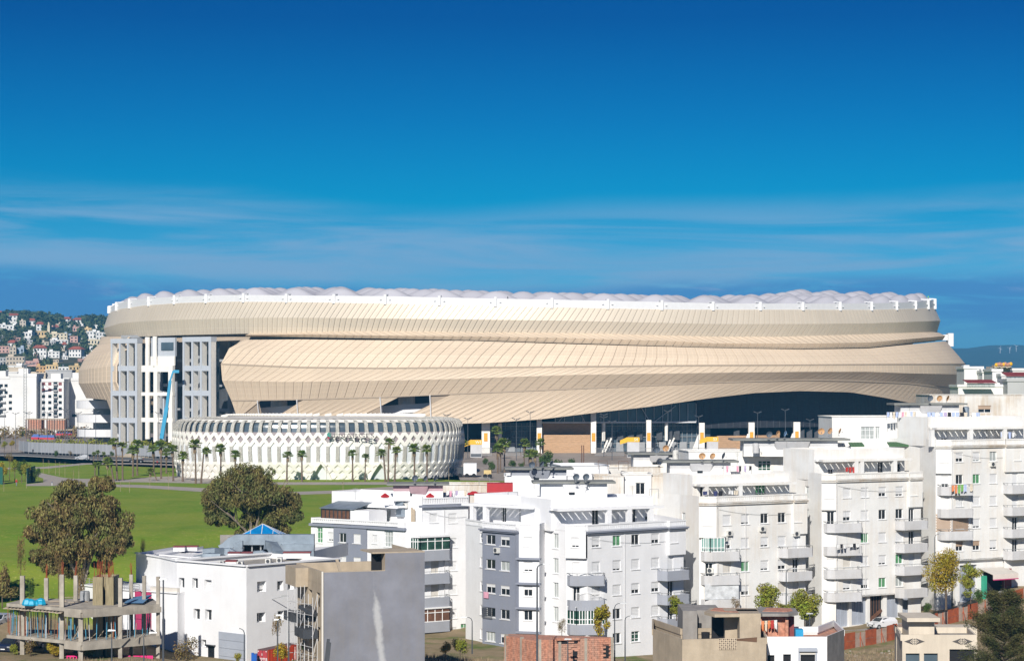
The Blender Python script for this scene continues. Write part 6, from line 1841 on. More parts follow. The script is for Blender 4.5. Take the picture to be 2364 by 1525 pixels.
def roof_block(px0, px1, pyt, D, zb, label, m='white_old', depth=9, tan_=.0, win=None, par=True, name='rooftop_building'):
 D1 = D + (px1 - px0) / F * D * tan_
 A, B = (WX(px0, D), D), (WX(px1, D1), D1); fr = Fr(A, B); zt = ZZ(pyt, D)
 r = root(name, (A[0], A[1], zb), label, 'building', 'rooms and party walls behind the apartment row')
 mb = MB()
 rects = []; ws = []
 facade(r, mb, fr, 0, fr.len, zb, zt, [(w[0], ZZ(w[1], D), w[2], w[3], w[4]) for w in (win or [])], sill=False)
 a, b_, c_, d_ = fr.p(0, 0, 0)[:2], fr.p(fr.len, 0, 0)[:2], fr.p(fr.len, -depth, 0)[:2], fr.p(0, -depth, 0)[:2]
 for p, q_ in ((b_, c_), (c_, d_), (d_, a)): mb.q((*p, zb), (*q_, zb), (*q_, zt), (*p, zt))
 mb.q((*a, zt - .45), (*b_, zt - .45), (*c_, zt - .45), (*d_, zt - .45))
 if par:
  for p, q_ in ((a, b_), (b_, c_), (c_, d_), (d_, a)): mb.beam((p[0], p[1], zt), (q_[0], q_[1], zt), .22, .09)
 mb.build('wall', [M[m]], r)
 return r, fr
roof_block(1000, 1152, 1118, 300, -8, 'stained cream parapet behind the red roof box', 'white_stain', 7)
roof_block(1165, 1330, 1098, 297, -8, 'bright white rooftop building under the slab with three dark dishes', 'white')
r7, f7_ = roof_block(1296, 1406, 1074, 312, -4, 'white parapet block behind the two dark dishes', 'white', tan_=.2)
r8, f8_ = roof_block(1406, 1548, 1078, 316, -4, 'cream rooftop parapet under the broken stair slab', 'white_stain', tan_=.3)
roof_block(1371, 1440, 1098, 288.5, -8, 'rust streaked party wall left of the pale return wall', 'white_stain', 6)
roof_block(1438, 1504, 1094, 289.5, -8, 'pale cream return wall between two streaked party walls', 'white_old', 6, win=[(1478, 1127, 1.2, 1.5, 'o')])
roof_block(1502, 1592, 1096, 290, -8, 'heavily streaked party wall at the left of the older blocks', 'white_stain', 6)
r9, f9_ = roof_block(1590, 1868, 1041, 304, -4, 'long weathered rooftop wall with one white barred window', 'white_old', 8, tan_=.1, win=[(1765, 1075, 1.75, 1.35, 'm')])
r10, f10_ = roof_block(1921, 2140, 961, 309, -4, 'tall weathered white rooftop wall with a large white window, above the garage block', 'white_old', 8, tan_=.1, win=[(2003, 999, 1.9, 1.7, 'mv'), (2026, 999, .6, 1.7, 'v')])
r11, f11_ = roof_block(2148, 2420, 911, 324, 0, 'rough stained cream rooftop wall with a brown shuttered window at the right edge', 'white_stain', 9, tan_=.05, win=[(2273, 944, 1.9, 1.05, 'b')])
r12 = root('rooftop_stair_room', (WX(1245, 296), 296, 4), 'white stair room with a thin grey slab carrying three dark dishes', 'rooftop room', 'stair rooms with overhanging slabs')
stairhead(r12, 1165, 1324, 1079, 296, 5, 1238, soff='greyblue_l')
r13 = root('rooftop_stair_room', (WX(1520, 318), 318, 6), 'pale stair room with overhanging slab just below the orange booth', 'rooftop room', 'stair rooms with overhanging slabs')
stairhead(r13, 1448, 1592, 1044.5, 318, 6, 1512, m='white_old', soff='balc')
for i, (a, b_, y0, y1, lb) in enumerate([(1962, 1994, 1023, 1031, 'short green sheet canopy left of the large roof window'), (2051, 2113, 1022, 1030, 'long dark green sheet canopy right of the large roof window')]):
 r = root('sheet_canopy', (WX(a, 307), 307, ZZ(y1, 307)), lb, 'canopy'); v = MB()
 n_ = int((b_ - a) / 6)
 for k in range(n_):
  x0, x1 = WX(a, 307) + k * (WX(b_, 307) - WX(a, 307)) / n_, WX(a, 307) + (k + .92) * (WX(b_, 307) - WX(a, 307)) / n_
  v.hexa([(x0, 306.2, ZZ(y1, 307)), (x1, 306.2, ZZ(y1, 307)), (x1, 308.4, ZZ(y0, 307)), (x0, 308.4, ZZ(y0, 307)), (x0, 306.2, ZZ(y1, 307) + .25), (x1, 306.2, ZZ(y1, 307) + .25), (x1, 308.4, ZZ(y0, 307) + .12), (x0, 308.4, ZZ(y0, 307) + .12)])
 v.build('sheet', mat('green_corrugated_sheet', (.05, .13, .05), .7), r)
# ---- dishes
for px, py, D, rp, c_, rz, lb in [(1330, 1100, 271, 8, 'dish_g', .3, 'left one of two dark grey dishes joined on the centre block slab'), (1353, 1100, 271, 8, 'dish_g', .3, 'right one of two dark grey dishes joined on the centre block slab'),
 (958, 1103, 287, 7.5, 'dish_g', .4, 'leftmost of three dark dishes on the left block slab'), (982, 1103, 287.4, 6.5, 'dish_g', .9, 'middle one of three dark dishes on the left block slab'), (1005, 1102, 287, 7, 'dish_g', 1.1, 'rightmost of three dark dishes on the left block slab'),
 (1228, 1072, 294, 7.5, 'dish_g', .2, 'leftmost of three dark dishes on the slab behind the centre block'), (1251, 1070, 294.5, 7, 'dish_g', .9, 'middle one of three dark dishes on the slab behind the centre block'), (1273, 1069, 294, 7, 'dish_g', 1.0, 'rightmost of three dark dishes on the slab behind the centre block'),
 (1516, 1037, 315, 8, 'dish_g', .2, 'dark dish left of an orange one below the stadium booth'), (1537, 1034, 315, 7.5, 'dish_o', .1, 'orange rusty dish right of a dark one below the stadium booth'),
 (1621, 1052, 291, 8, 'dish_o', .1, 'left orange dish of a pair on the slab right of the centre'), (1645, 1052, 291, 7.5, 'dish_o', .5, 'right orange dish of a pair on the slab right of the centre'), (1670, 1051, 290.5, 8, 'dish_g', 1.1, 'dark dish seen nearly edge on beside the orange pair'),
 (1776, 1002, 302, 7.5, 'dish_g', .3, 'dark teal dish at the left of the long garage block slab'), (1796, 1000, 302, 7, 'dish_o', .8, 'orange dish between the teal and the blue dish'), (1813, 1000, 302, 6.5, 'dish_b', 1.0, 'pale blue dish seen from the side on the long slab'),
 (1896, 995, 302, 8, 'dish_o', .1, 'round orange dish right of the long slab middle'), (1916, 994, 302, 7.5, 'dish_o', .7, 'tilted orange dish behind the round orange one'), (1939, 994, 302, 7, 'dish_o', 1.2, 'small orange dish at the right end of the long slab'),
 (2148, 919, 308, 7, 'dish_g', .3, 'dark dish on the highest slab at the right'), (2169, 919, 309, 7, 'dish_o', .2, 'left orange dish on the highest slab at the right'), (2188, 919, 309.5, 7, 'dish_o', 1.0, 'right orange dish on the highest slab at the right')]:
 dish(px, py, D, rp, c_, lb, rz)
# ---- air conditioners
ac_unit(FC[1], 1157, zcC[0] - 1.5, 'round fan air conditioner under the upper windows of the grey bay', d=.52)
for fr_, px, z, lb in [(fw3, 1682, z3[0] - 1.95, 'air conditioner under the first top window of the green glazed block'), (fw3, 1758, z3[0] - 1.6, 'air conditioner with a pipe under the third top window of the green glazed block'), (fw3, 1670, z3[1] + .35, 'air conditioner right of the green glazed balcony'),
 (fr3, 1823 + 14, z3[1] + .55, 'air conditioner above the upper right balcony of the green glazed block'), (fr3, 1836, z3[2] + .55, 'air conditioner above the middle right balcony of the green glazed block'), (fw5, 2290, z5[0] - 1.35, 'air conditioner under a top window of the right edge block'),
 (fb3, 1640, z3[2] - .6, 'air conditioner standing on the middle left balcony of the green glazed block')]:
 ac_unit(fr_, px, z, lb)
# ---- laundry
laundry(W(2047, 951, 307), W(2114, 950, 308), [0, 1, 9, 0, 1, 2, 9, 1, 0, 9], 'long line of pale washing on the roof left of the highest slab', drop=.9)
laundry(W(2140, 951, 308), W(2262, 952, 309), [0, 0, 1, 0, 4, 6, 0, 0, 6, 9, None, 1, 0], 'line of blue and black washing below the brown shuttered window', drop=.9)
laundry(W(1670, 1075, 290), W(1735, 1075, 290.5), [1, 2, 1, None, 1, 2, 6, None, 4, 1, 6], 'washing on the roof left of the barred window', drop=.8)
laundry(fw5.p(-.9, 1.0, z5[1] - .7), fw5.p(2.5, 1.45, z5[1] - .55), [7, 7, 8, 8, 0, None, 9], 'colourful towels over the top left balcony of the right edge block', drop=1.1)
laundry(fw3.p(-1.6, -.9, 6.96 + .6), fw3.p(4.2, -.9, 6.96 + .6), [3, None, 3, 6, None, 1, 9], 'dark washing under the pergola of the green glazed block', drop=.6)
laundry(fw4.p(2.6, -1.2, 9.4 + .7), fw4.p(4.3, -1.2, 9.4 + .75), [5, 5, 5], 'red rug hanging under the pergola of the garage block', drop=.75)
laundry(fr5.p(.2, -1, 13.55 + .9), fr5.p(2.8, -1, 13.55 + .9), [0, 1, 0, 1], 'white and blue sheets under the right pergola of the highest block', drop=.9)
laundry(fw4.p(-1.2, 1.5, z4[2] - .5), fw4.p(2.6, 1.5, z4[2] - .5), [1, 6, 1, None, 1, 6, 1], 'white and black washing over a balcony of the garage block', drop=.55)
laundry(W(1233, 1107, 279), W(1292, 1109, 279), [2, 0, 7, 5, 1, None, None, None], 'small colourful washing behind the centre block slab', drop=.5)
q_ = MB(); f1 = FC[1]; q_.fbox(f1, f1.s_px(1126), f1.s_px(1137), .62, .66, zcC[2] - 1.2, zcC[2] - .45); q_.build('towel', CLOTH[2], label='pink towel hanging from a window of the blue grey bay', cat='towel')
# foreground left: concrete skeleton
SZ1, SZ0, SG = -1.2, -4.4, -7.2
sk = root('concrete_skeleton', (WX(186, 222), 222, SG), 'unfinished concrete building skeleton with bare columns and blue and rusty props, bottom left', 'construction')
poly = [(WX(a, d), d) for a, d in ((15, 228), (150, 223), (188, 221.5), (370, 227), (352, 233), (60, 233))]
for nm, z in (('upper_slab', SZ1), ('lower_slab', SZ0)):
 mb = MB(); mb.prism(poly, z - .32, z); mb.build(nm, M['concrete'], sk)
 mb = MB()
 for (a, b_) in zip(poly[1:4], poly[2:4]): mb.beam((a[0], a[1] + .2, z - .55), (b_[0], b_[1] + .2, z - .55), .35, .55)
 mb.build('edge_beam', M['concrete'], sk)
mb = MB(); rnd = random.Random(3)
for i in range(16):
 px = 18 + i * 8; D = 228 - (px - 15) * .037; x = WX(px, D)
 mb.box(x - .25, x + .35, D - .9 + rnd.uniform(-.3, .3), D + 2, SZ1 - .46, SZ1 - .40)
mb.build('formwork_boards', M['concrete_b'], sk, kind='stuff')
cols = [(52, 227.5, 1328, 10), (107, 231, 1333, 9), (143, 224, 1325, 10), (175, 231, 1327, 9), (278, 224.5, 1333, 9), (260, 231.5, 1325, 8), (303, 231.5, 1325, 8), (333, 229, 1328, 8), (365, 227.4, 1330, 8), (187, 222.2, None, 10)]
for px, D, yt, w_ in cols:
 x = WX(px, D); h_ = w_ / F * D / 2
 zt = ZZ(yt, D) if yt else SZ1 - .3
 mb = MB(); mb.box(x - h_, x + h_, D - h_, D + h_, SG - 1.5, zt); c_ = mb.build('column', M['concrete'], sk)
 if yt and px not in (52, 278, 365, 333):
  r_ = MB()
  for k in range(6): r_.tube((x + rnd.uniform(-.16, .16), D + rnd.uniform(-.15, .15), zt), (x + rnd.uniform(-.2, .2), D, zt + rnd.uniform(.9, 1.5)), .022, .015, 4)
  ro = r_.build('starter_bars', M['rust'], sk)
mb = MB(); D = 226
for a, b_, d0, d1 in ((214, 218, 226, 229), (218, 233, 226, 226.3), (233, 237, 226, 226.6), (243, 262, 226.1, 226.4), (258, 262, 226, 229), (214, 262, 229, 229.3)):
 mb.box(WX(a, D), WX(b_, D), d0, d1, SG, ZZ(1331, D))
mb.build('stair_core', mat('shuttered_concrete', (.30, .25, .15), .95, var=.35, scale=3, stretch=(4, 4, .3), bump=.3), sk)
r_ = MB()
for k in range(26): x = WX(rnd.uniform(216, 260), D); r_.tube((x, D + rnd.uniform(0, .3), ZZ(1331, D)), (x + rnd.uniform(-.1, .1), D, ZZ(rnd.uniform(1290, 1305), D)), .022, .015, 4)
r_.build('core_starter_bars', M['rust'], sk, kind='stuff')
M['propblue'] = mat('blue_prop', (.05, .27, .42), .6, var=.3, scale=2)
n_ = 0
for k in range(86):
 t_ = rnd.random()
 if k < 58: px = rnd.uniform(18, 183); D = (228 - (px - 15) * .037) + rnd.choice((.4, .9, 2.2, 4.0)) + (0 if px > 30 else 0)
 else: px = rnd.uniform(192, 362); D = 222 + (px - 188) * .028 + rnd.choice((.5, 2, 5))
 x = WX(px, D); mb = MB(); dx_ = rnd.uniform(-.15, .15)
 mb.tube((x, D, SZ0), (x + dx_ * .5, D, SZ0 + 1.5), .045, .045, 5); mb.tube((x + dx_ * .5, D, SZ0 + 1.4), (x + dx_, D, SZ1 - .35), .032, .032, 5); mb.box(x + dx_ - .12, x + dx_ + .12, D - .08, D + .08, SZ1 - .37, SZ1 - .34)
 mb.build('prop', M[rnd.choice(['propblue', 'propblue', 'propblue', 'rust', 'balc', 'steel', 'brown'])], sk)
mb = MB()
for k in range(16):
 px = rnd.uniform(60, 350); D = rnd.uniform(224, 233); x = WX(px, D); mb.beam((x, D, SZ1 + .05 + rnd.uniform(0, .1)), (x + rnd.uniform(-2, 2), D + rnd.uniform(-1, 1), SZ1 + .08), .2, .05)
for k in range(10):
 px = rnd.uniform(150, 340); D = rnd.uniform(222.6, 226); x = WX(px, D); mb.beam((x, D, SZ0 + .05), (x + rnd.uniform(-.6, .9), D, SZ0 + rnd.uniform(.4, 1.7)), .22, .04)
mb.build('loose_planks', M['concrete_b'], sk)
mb = MB(); D = 226; c_ = Vector((WX(80, D), D, SZ1))
for k in range(7): mb.lathe(c_ + Vector((rnd.uniform(-.7, .7), rnd.uniform(-.5, .5), 0)), [(.5, 0), (.55, .15), (.4, .35 + .1 * (k % 3)), (.1, .5 + .1 * (k % 3)), (0, .5 + .1 * (k % 3))], 7)
mb.build('blue_tarpaulin', mat('bright_blue_plastic', (.01, .34, .55), .5), label='crumpled bright blue plastic heap on the skeleton slab', cat='tarpaulin')
mb = MB(); x = WX(196, 230); mb.lathe((x, 230, SZ1), [(.5, 0), (.52, .1), (.5, .9), (.45, 1.05), (0, 1.05)], 12); mb.build('barrel', M['podium'], label='grey barrel standing on the slab beside the stair core', cat='barrel')
mb = MB(); mb.q((WX(285, 227), 227, SZ1 + .1), (WX(330, 226), 226, SZ1 + .2), (WX(352, 232), 232, SZ1 + .5), (WX(300, 233), 233, SZ1 + .12)); mb.build('tarpaulin_sheet', mat('blue_tarp', (.12, .25, .42), .6), label='flat blue sheet lying over the right part of the skeleton slab', cat='tarpaulin')
M['magenta'] = mat('magenta_plastic', (.75, .02, .20), .4)
for i, (a, b_) in enumerate(((155, 184), (268, 276), (286, 300), (309, 323), (324, 336), (340, 352))):
 D = 224 if i == 0 else 226; r = root('crowd_barrier', (WX(a, D), D, ZZ(1525, D) - .6), 'magenta plastic barrier at the foot of the skeleton, ' + ['leftmost and lowest', 'narrow, second from the left', 'third from the left', 'fourth from the left', 'fifth from the left', 'rightmost'][i], 'barrier', 'magenta barriers')
 mb = MB(); x0, x1 = WX(a, D), WX(b_, D); z0, z1 = ZZ(1525, D) - .6, ZZ(1512, D)
 for k in range(5): xx = x0 + (x1 - x0) * k / 4; mb.box(xx - .05, xx + .05, D - .05, D + .05, z0, z1)
 mb.box(x0, x1, D - .06, D + .06, z1 - .12, z1); mb.box(x0, x1, D - .06, D + .06, z0, z0 + .5); mb.build('rail_panel', M['magenta'], r)
# white building with ducts on its roof
zb = -8.5
Pc = Vector((WX(569, 235), 235)); uL = Vector((-cos(radians(42)), sin(radians(42)))); uR = Vector((sin(radians(42)), cos(radians(42))))
Pl = Pc + uL * 11.3; Pr = Pc + uR * 13.5
wb = root('white_building', (Pc.x, Pc.y, zb), 'plain white building with deep small windows and a roof full of grey ducts', 'building')
fL = Fr(Pl, Pc); fR = Fr(Pc, Pr); zt = 2.0
mb = MB()
def deep(mb, fr, wins, z1, a1=None):
 rects = []
 for (px, py, w_, h_, k) in wins:
  a = fr.s_px(px); D = fr.D_px(px); z = ZZ(py, D); rects.append((a - w_ / 2, a + w_ / 2, z - h_ / 2, z + h_ / 2, k))
 wall_holes(mb, fr, 0, fr.len, zb, z1, rects, depth=.5)
 for r_ in rects:
  a = (r_[0] + r_[1]) / 2; add_window(wb, fr, a, r_[2], r_[1] - r_[0], r_[3] - r_[2], r_[4], d=-.32, sill=False)
deep(mb, fL, [(419, 1345, .95, 1.15, 'o'), (450, 1346, .95, 1.15, 'o'), (480, 1350, 1.15, 1.15, 'c'), (419, 1415, .95, 1.15, 'o'), (454, 1417, 1.1, 1.2, 'o'), (481, 1419, 1.1, 1.2, 'o'), (470, 1484, .8, .8, 'o')], zt)
deep(mb, fR, [(604, 1353, 1.25, 1.1, 'k'), (647, 1351, .9, 1.0, 'o'), (671, 1349, .9, 1.0, 'o'), (603, 1424, 1.2, 1.0, 'o'), (648, 1420, .9, 1.0, 'o'), (671, 1421, .9, 1.0, 'o')], zt)
B = Pl + uR * 13.5
for a, c_ in ((Pr, B), (B, Pl)): mb.q((a.x, a.y, zb), (c_.x, c_.y, zb), (c_.x, c_.y, zt), (a.x, a.y, zt))
mb.build('wall', [M['white']], wb)
mb = MB(); mb.q((Pl.x, Pl.y, zt - .55), (Pc.x, Pc.y, zt - .55), (Pr.x, Pr.y, zt - .55), (B.x, B.y, zt - .55)); mb.build('flat_roof', mat('roof_screed', (.40, .37, .32), .95, var=.3), wb)
mb = MB()
for a, c_ in ((Pl, Pc), (Pc, Pr), (B, Pl)): mb.beam((a.x, a.y, zt + .02), (c_.x, c_.y, zt + .02), .5, .16)
mb.build('parapet_coping', M['white'], wb)
mb = MB(); a0, a1 = fL.s_px(506), fL.s_px(567); n_ = 3; z0, z1 = zb, ZZ(1461, 236)
for k in range(5): mb.fbox(fL, a0, a1, .02, .09, z1 - (k + 1) * .85 + .03, z1 - k * .85)
mb.build('roller_gate', M['garage'], wb)
mb = MB(); a0, a1 = fL.s_px(478), fL.s_px(498); mb.fbox(fL, a0, a1, .02, .35, ZZ(1494, 237), ZZ(1491, 237)); mb.fbox(fL, a0 + .2, a1 - .2, .01, .04, zb, ZZ(1494, 237)); mb.build('side_door', M['glass'], wb)
mb = MB(); a = fR.s_px(628); D = fR.D_px(628); z = ZZ(1382, D); mb.beam(fR.p(a, .0, z), fR.p(a + .1, 1.5, z + .35), .06); c_ = fR.p(a + .1, 1.9, z + .45); mb.box(c_[0] - .35, c_[0] + .35, c_[1] - .12, c_[1] + .12, c_[2] - .06, c_[2] + .05); mb.build('wall_lamp', M['lamphead'], wb)
def wing_wall(V, z0, z1, name, m, depth=10, cop=True):
 P = [(WX(a, d), d) for a, d in V]; mb = MB()
 for a, b_ in zip(P, P[1:]): mb.q((*a, z0), (*b_, z0), (*b_, z1), (*a, z1))
 Q = [(x + 3, y + depth) for x, y in P[::-1]]
 mb.q(*[(x, y, z1 - .35) for x, y in P + Q])
 mb.q((*P[0], z0), (*Q[-1], z0), (*Q[-1], z1), (*P[0], z1)); mb.q((*P[-1], z0), (*Q[0], z0), (*Q[0], z1), (*P[-1], z1))
 if cop:
  for a, b_ in zip(P, P[1:]): mb.beam((*a, z1 + .02), (*b_, z1 + .02), .4, .14)
 return mb.build(name, m, wb)
wing_wall([(314, 258), (372, 252), (412, 246.5)], zb, 1.62, 'rear_wing', M['white'])
wing_wall([(370, 256), (440, 252), (560, 256), (724, 262)], 0, 1.55, 'roof_wall', M['white'], depth=14)
wing_wall([(189, 250), (262, 245), (410, 240)], zb, -1.3, 'low_wing', M['white'], depth=9)
fW = Fr((WX(262, 245), 245), (WX(410, 240), 240))
for a, b_ in ((264, 273), (313, 328), (338, 350)):
 for y0, y1 in ((1362, 1392), (1393.5, 1429), (1430.5, 1464), (1465.5, 1500)):
  mb = MB(); mb.fbox(fW, fW.s_px(a), fW.s_px(b_), .03, .14, ZZ(y1, 242), ZZ(y0, 242)); mb.build('magenta_panel', mat('dull_magenta_panel', (.42, .04, .12), .6), wb)
mb = MB(); fW0 = Fr((WX(190, 250), 250), (WX(262, 245), 245)); fW1 = Fr((WX(262, 245), 245), (WX(320, 242), 242))
for f_ in (fW0, fW1):
 for z in (.25, .5, .75): mb.beam(f_.p(0, -.1, -1.3 + z), f_.p(f_.len, -.1, -1.3 + z), .05)
 for k in range(6): mb.beam(f_.p(f_.len * k / 5, -.1, -1.3), f_.p(f_.len * k / 5, -.1, -.5), .05)
mb.build('roof_railing', M['rail'], wb)
mb = MB(); mb.fbox(fW, fW.s_px(345), fW.s_px(408), -.5, -.1, -1.35, -.8); mb.build('beige_parapet', M['shutter_g'], wb)
def duct(pts, w_, h_, name='roof_duct'):
 mb = MB(); P = [Vector(p) for p in pts]; V = []
 for i, p in enumerate(P):
  d = (P[min(i + 1, len(P) - 1)] - P[max(0, i - 1)]); d.z = 0
  if d.length < 1e-3: d = Vector((1, 0, 0))
  d.normalize(); s_ = Vector((-d.y, d.x, 0)) * w_ / 2
  dv = (P[min(i + 1, len(P) - 1)] - P[max(0, i - 1)]).normalized(); up = s_.normalized().cross(dv) * h_ / 2
  if up.z < 0: up = -up
  V.append([p - s_ - up, p + s_ - up, p + s_ + up, p - s_ + up])
 for a, b_ in zip(V, V[1:]): mb.hexa([a[0], a[1], b_[1], b_[0], a[3], a[2], b_[2], b_[3]])
 for a in V:
  for k in range(4): mb.beam(a[k], a[(k + 1) % 4], .07)
 return mb.build(name, M['steel'], wb)
def rp_(px, D, z): return (WX(px, D), D, z - 1.0)
zr = 2.0
duct([rp_(462, 254, 2.3), rp_(478, 253, 2.6), rp_(500, 253, 2.6), rp_(512, 254, 2.3)], 1.6, .7)
duct([rp_(470, 256, 2.9), rp_(492, 256, 3.0), rp_(515, 257, 2.9), rp_(530, 257, 2.9), rp_(545, 257, 2.5)], 1.0, .7)
duct([rp_(512, 262, 2.7), rp_(522, 262, 3.0), rp_(535, 262, 3.6), rp_(548, 262, 3.9), rp_(575, 262, 3.9), rp_(620, 262, 3.9), rp_(640, 262, 3.9), rp_(655, 262, 3.9), rp_(725, 262, 3.9)], 1.2, 1.2)
duct([rp_(545, 260, 2.3), rp_(553, 260, 3.3), rp_(560, 260, 3.3)], .8, 1.1)
duct([rp_(612, 259, 3.5), rp_(628, 259, 3.4), rp_(640, 258, 2.5), rp_(655, 257, 2.2), rp_(690, 257, 2.4), rp_(725, 257, 2.5)], 1.3, .9)
duct([rp_(650, 261, 2.9), rp_(680, 261, 3.0), rp_(725, 261, 2.9)], 1.6, 1.0)
duct([rp_(580, 255, 2.3), rp_(590, 255, 2.75), rp_(605, 255, 2.8), rp_(618, 255, 2.4), rp_(630, 255, 2.2)], 1.1, .7)
mb = MB(); mb.box(WX(557, 263), WX(615, 263), 263, 266, 1.2, 2.4); mb.build('dark_louvre_box', M['black'], wb)
mb = MB()
for px in (562, 582, 602): x = WX(px, 262); mb.box(x - .08, x + .08, 261.9, 262.1, 1.1, 2.4)
mb.build('duct_supports', M['rail'], wb)
for i, (a, b_, D, z0, z1, m_) in enumerate([(400, 426, 262, 1.5, 2.0, 'white'), (430, 455, 263, 1.5, 1.95, 'white'), (526, 556, 254, 1.4, 1.9, 'white'), (556, 582, 254, 1.4, 1.9, 'white'), (654, 716, 249, 1.7, 2.3, 'white'), (520, 545, 244, 1.45, 1.75, 'white'), (506, 516, 243, 1.45, 1.85, 'acw'), (546, 560, 243, 1.45, 1.8, 'acw'), (638, 650, 246, 1.45, 2.0, 'acw'), (612, 624, 245, 1.45, 1.95, 'acw')]):
 mb = MB(); mb.box(WX(a, D), WX(b_, D), D, D + 1.3, z0, z1, 0)
 if m_ == 'white': mb.box(WX(a, D) - .05, WX(b_, D) + .05, D - .1, D + 1.4, z1, z1 + .1, 1)
 else: mb.lathe((WX((a + b_) / 2, D), D - .02, (z0 + z1) / 2), [(.0, 0), (.17, 0), (.19, .03)], 12, m=1, ax=(0, -1, 0))
 mb.build('roof_unit', [M[m_], M['darkred'] if m_ == 'white' else M['dark']], wb)
mb = MB(); mb.q(rp_(366, 262, 2.05), rp_(372, 255, 2.0), rp_(345, 256, 1.9), rp_(345, 262, 1.9)); mb.build('roof_patch', M['steel'], wb)
D = 272; mb = MB(); mb.box(WX(508, D), WX(718, D), D, D + .3, 0, 2.75); mb.build('rear_parapet', M['concrete_g'], wb)
sk_ = root('pyramid_skylight', (WX(603, 270), 270, 3.0), 'bright blue glass pyramid skylight with white ribs', 'skylight')
D = 269; c0 = Vector((WX(603, D), D + 1.8, ZZ(1208, D + 1.8))); zb_ = ZZ(1237, D) ; hw = WX(655, D) - WX(603, D)
cs = [Vector((c0.x - hw, D, zb_)), Vector((c0.x + hw, D, zb_)), Vector((c0.x + hw, D + 3.6, zb_)), Vector((c0.x - hw, D + 3.6, zb_))]
M['bglass'] = mat('bright_blue_skylight_glass', (.0, .22, .56), .45, var=.35, scale=.7)
for i in range(4):
 a, b_ = cs[i], cs[(i + 1) % 4]
 for k in range(4 if i in (0, 2) else 2):
  n_ = 4 if i in (0, 2) else 2
  mb = MB(); mb.q(a.lerp(b_, k / n_), a.lerp(b_, (k + 1) / n_), c0, c0) if False else mb.q(a.lerp(b_, k / n_), a.lerp(b_, (k + 1) / n_), c0); mb.build('glass_panel', M['bglass'], sk_)
 mb = MB(); mb.beam(a, c0, .07); mb.beam(a, b_, .08)
 for k in range(1, 4):
  p = a.lerp(b_, k / 4); tt_ = 1 - abs(k / 4 - .5) * 2
  if k == 2: mb.beam(p, c0, .08)
  elif i in (0, 2):
   q_ = a.lerp(c0, .5) if k == 1 else b_.lerp(c0, .5)
   mb.beam(p, q_, .06)
 mb.build('rib', M['balc'], sk_)
mb = MB(); mb.prism([(cs[0].x, cs[0].y), (cs[1].x, cs[1].y), (cs[2].x, cs[2].y), (cs[3].x, cs[3].y)], 1.0, zb_); mb.build('base', M['steel'], sk_)
# grey rendered building and scaffold
gb = root('grey_building', (WX(745, 222), 222, -10), 'tall windowless blue grey rendered wall building with a raised right part', 'building')
gm2 = bpy.data.materials.new('blue_grey_render_with_drip');
gm2 = M['greywall'].copy(); gm2.name = 'blue_grey_render_with_drip'
t = gm2.node_tree; bs = t.nodes['Principled BSDF']; lk = bs.inputs['Base Color'].links[0].from_socket
ge = t.nodes.new('ShaderNodeNewGeometry'); sx_ = t.nodes.new('ShaderNodeSeparateXYZ'); t.links.new(ge.outputs['Position'], sx_.inputs[0])
nz = t.nodes.new('ShaderNodeTexNoise'); nz.inputs['Scale'].default_value = .9; nz.inputs['Detail'].default_value = 8; nz.inputs['Roughness'].default_value = .75; t.links.new(ge.outputs['Position'], nz.inputs['Vector'])
def mth(op, a, b_, c_=None):
 m = t.nodes.new('ShaderNodeMath'); m.operation = op
 for i, v in enumerate((a, b_, c_)):
  if v is None: continue
  if isinstance(v, (int, float)): m.inputs[i].default_value = v
  else: t.links.new(v, m.inputs[i])
 return m.outputs[0]
xc = WX(873, 223.5)
slant = mth('MULTIPLY_ADD', sx_.outputs['Z'], .10, .0)           # drip leans a little
dx_ = mth('ADD', mth('SUBTRACT', sx_.outputs['X'], xc), mth('ADD', slant, mth('MULTIPLY_ADD', nz.outputs[0], 1.0, -.20)))
ad_ = mth('ABSOLUTE', dx_, 0)
hgt = t.nodes.new('ShaderNodeMapRange'); hgt.inputs['From Min'].default_value = .6; hgt.inputs['From Max'].default_value = -1.5; t.links.new(sx_.outputs['Z'], hgt.inputs['Value'])
wid = mth('MULTIPLY', hgt.outputs[0], .42)
msk = t.nodes.new('ShaderNodeMapRange'); t.links.new(mth('SUBTRACT', wid, ad_), msk.inputs['Value']); msk.inputs['From Min'].default_value = -.05; msk.inputs['From Max'].default_value = .28; msk.inputs['To Max'].default_value = .75
mxx = t.nodes.new('ShaderNodeMix'); mxx.data_type = 'RGBA'; t.links.new(msk.outputs[0], mxx.inputs['Factor']); t.links.new(lk, mxx.inputs['A']); mxx.inputs['B'].default_value = (.50, .50, .50, 1)
t.links.new(mxx.outputs['Result'], bs.inputs['Base Color'])
A_, B_ = (WX(745, 222), 222), (WX(980.5, 225.4), 225.4); fg = Fr(A_, B_); sA = fg.s_px(832); sB = fg.s_px(889)
mb = MB(); zt1, zt2 = 2.4, 4.15
wall_holes(mb, fg, 0, fg.len, -12, zt2, [(0 - .001, sB, zt1, zt2)], depth=0) if False else None
mb.q(fg.p(0, 0, -12), fg.p(sB, 0, -12), fg.p(sB, 0, zt1), fg.p(0, 0, zt1)); mb.q(fg.p(sB, 0, -12), fg.p(fg.len, 0, -12), fg.p(fg.len, 0, zt2), fg.p(sB, 0, zt2))
mb.build('front_wall', gm2, gb)
mb = MB(); L_ = fg.len
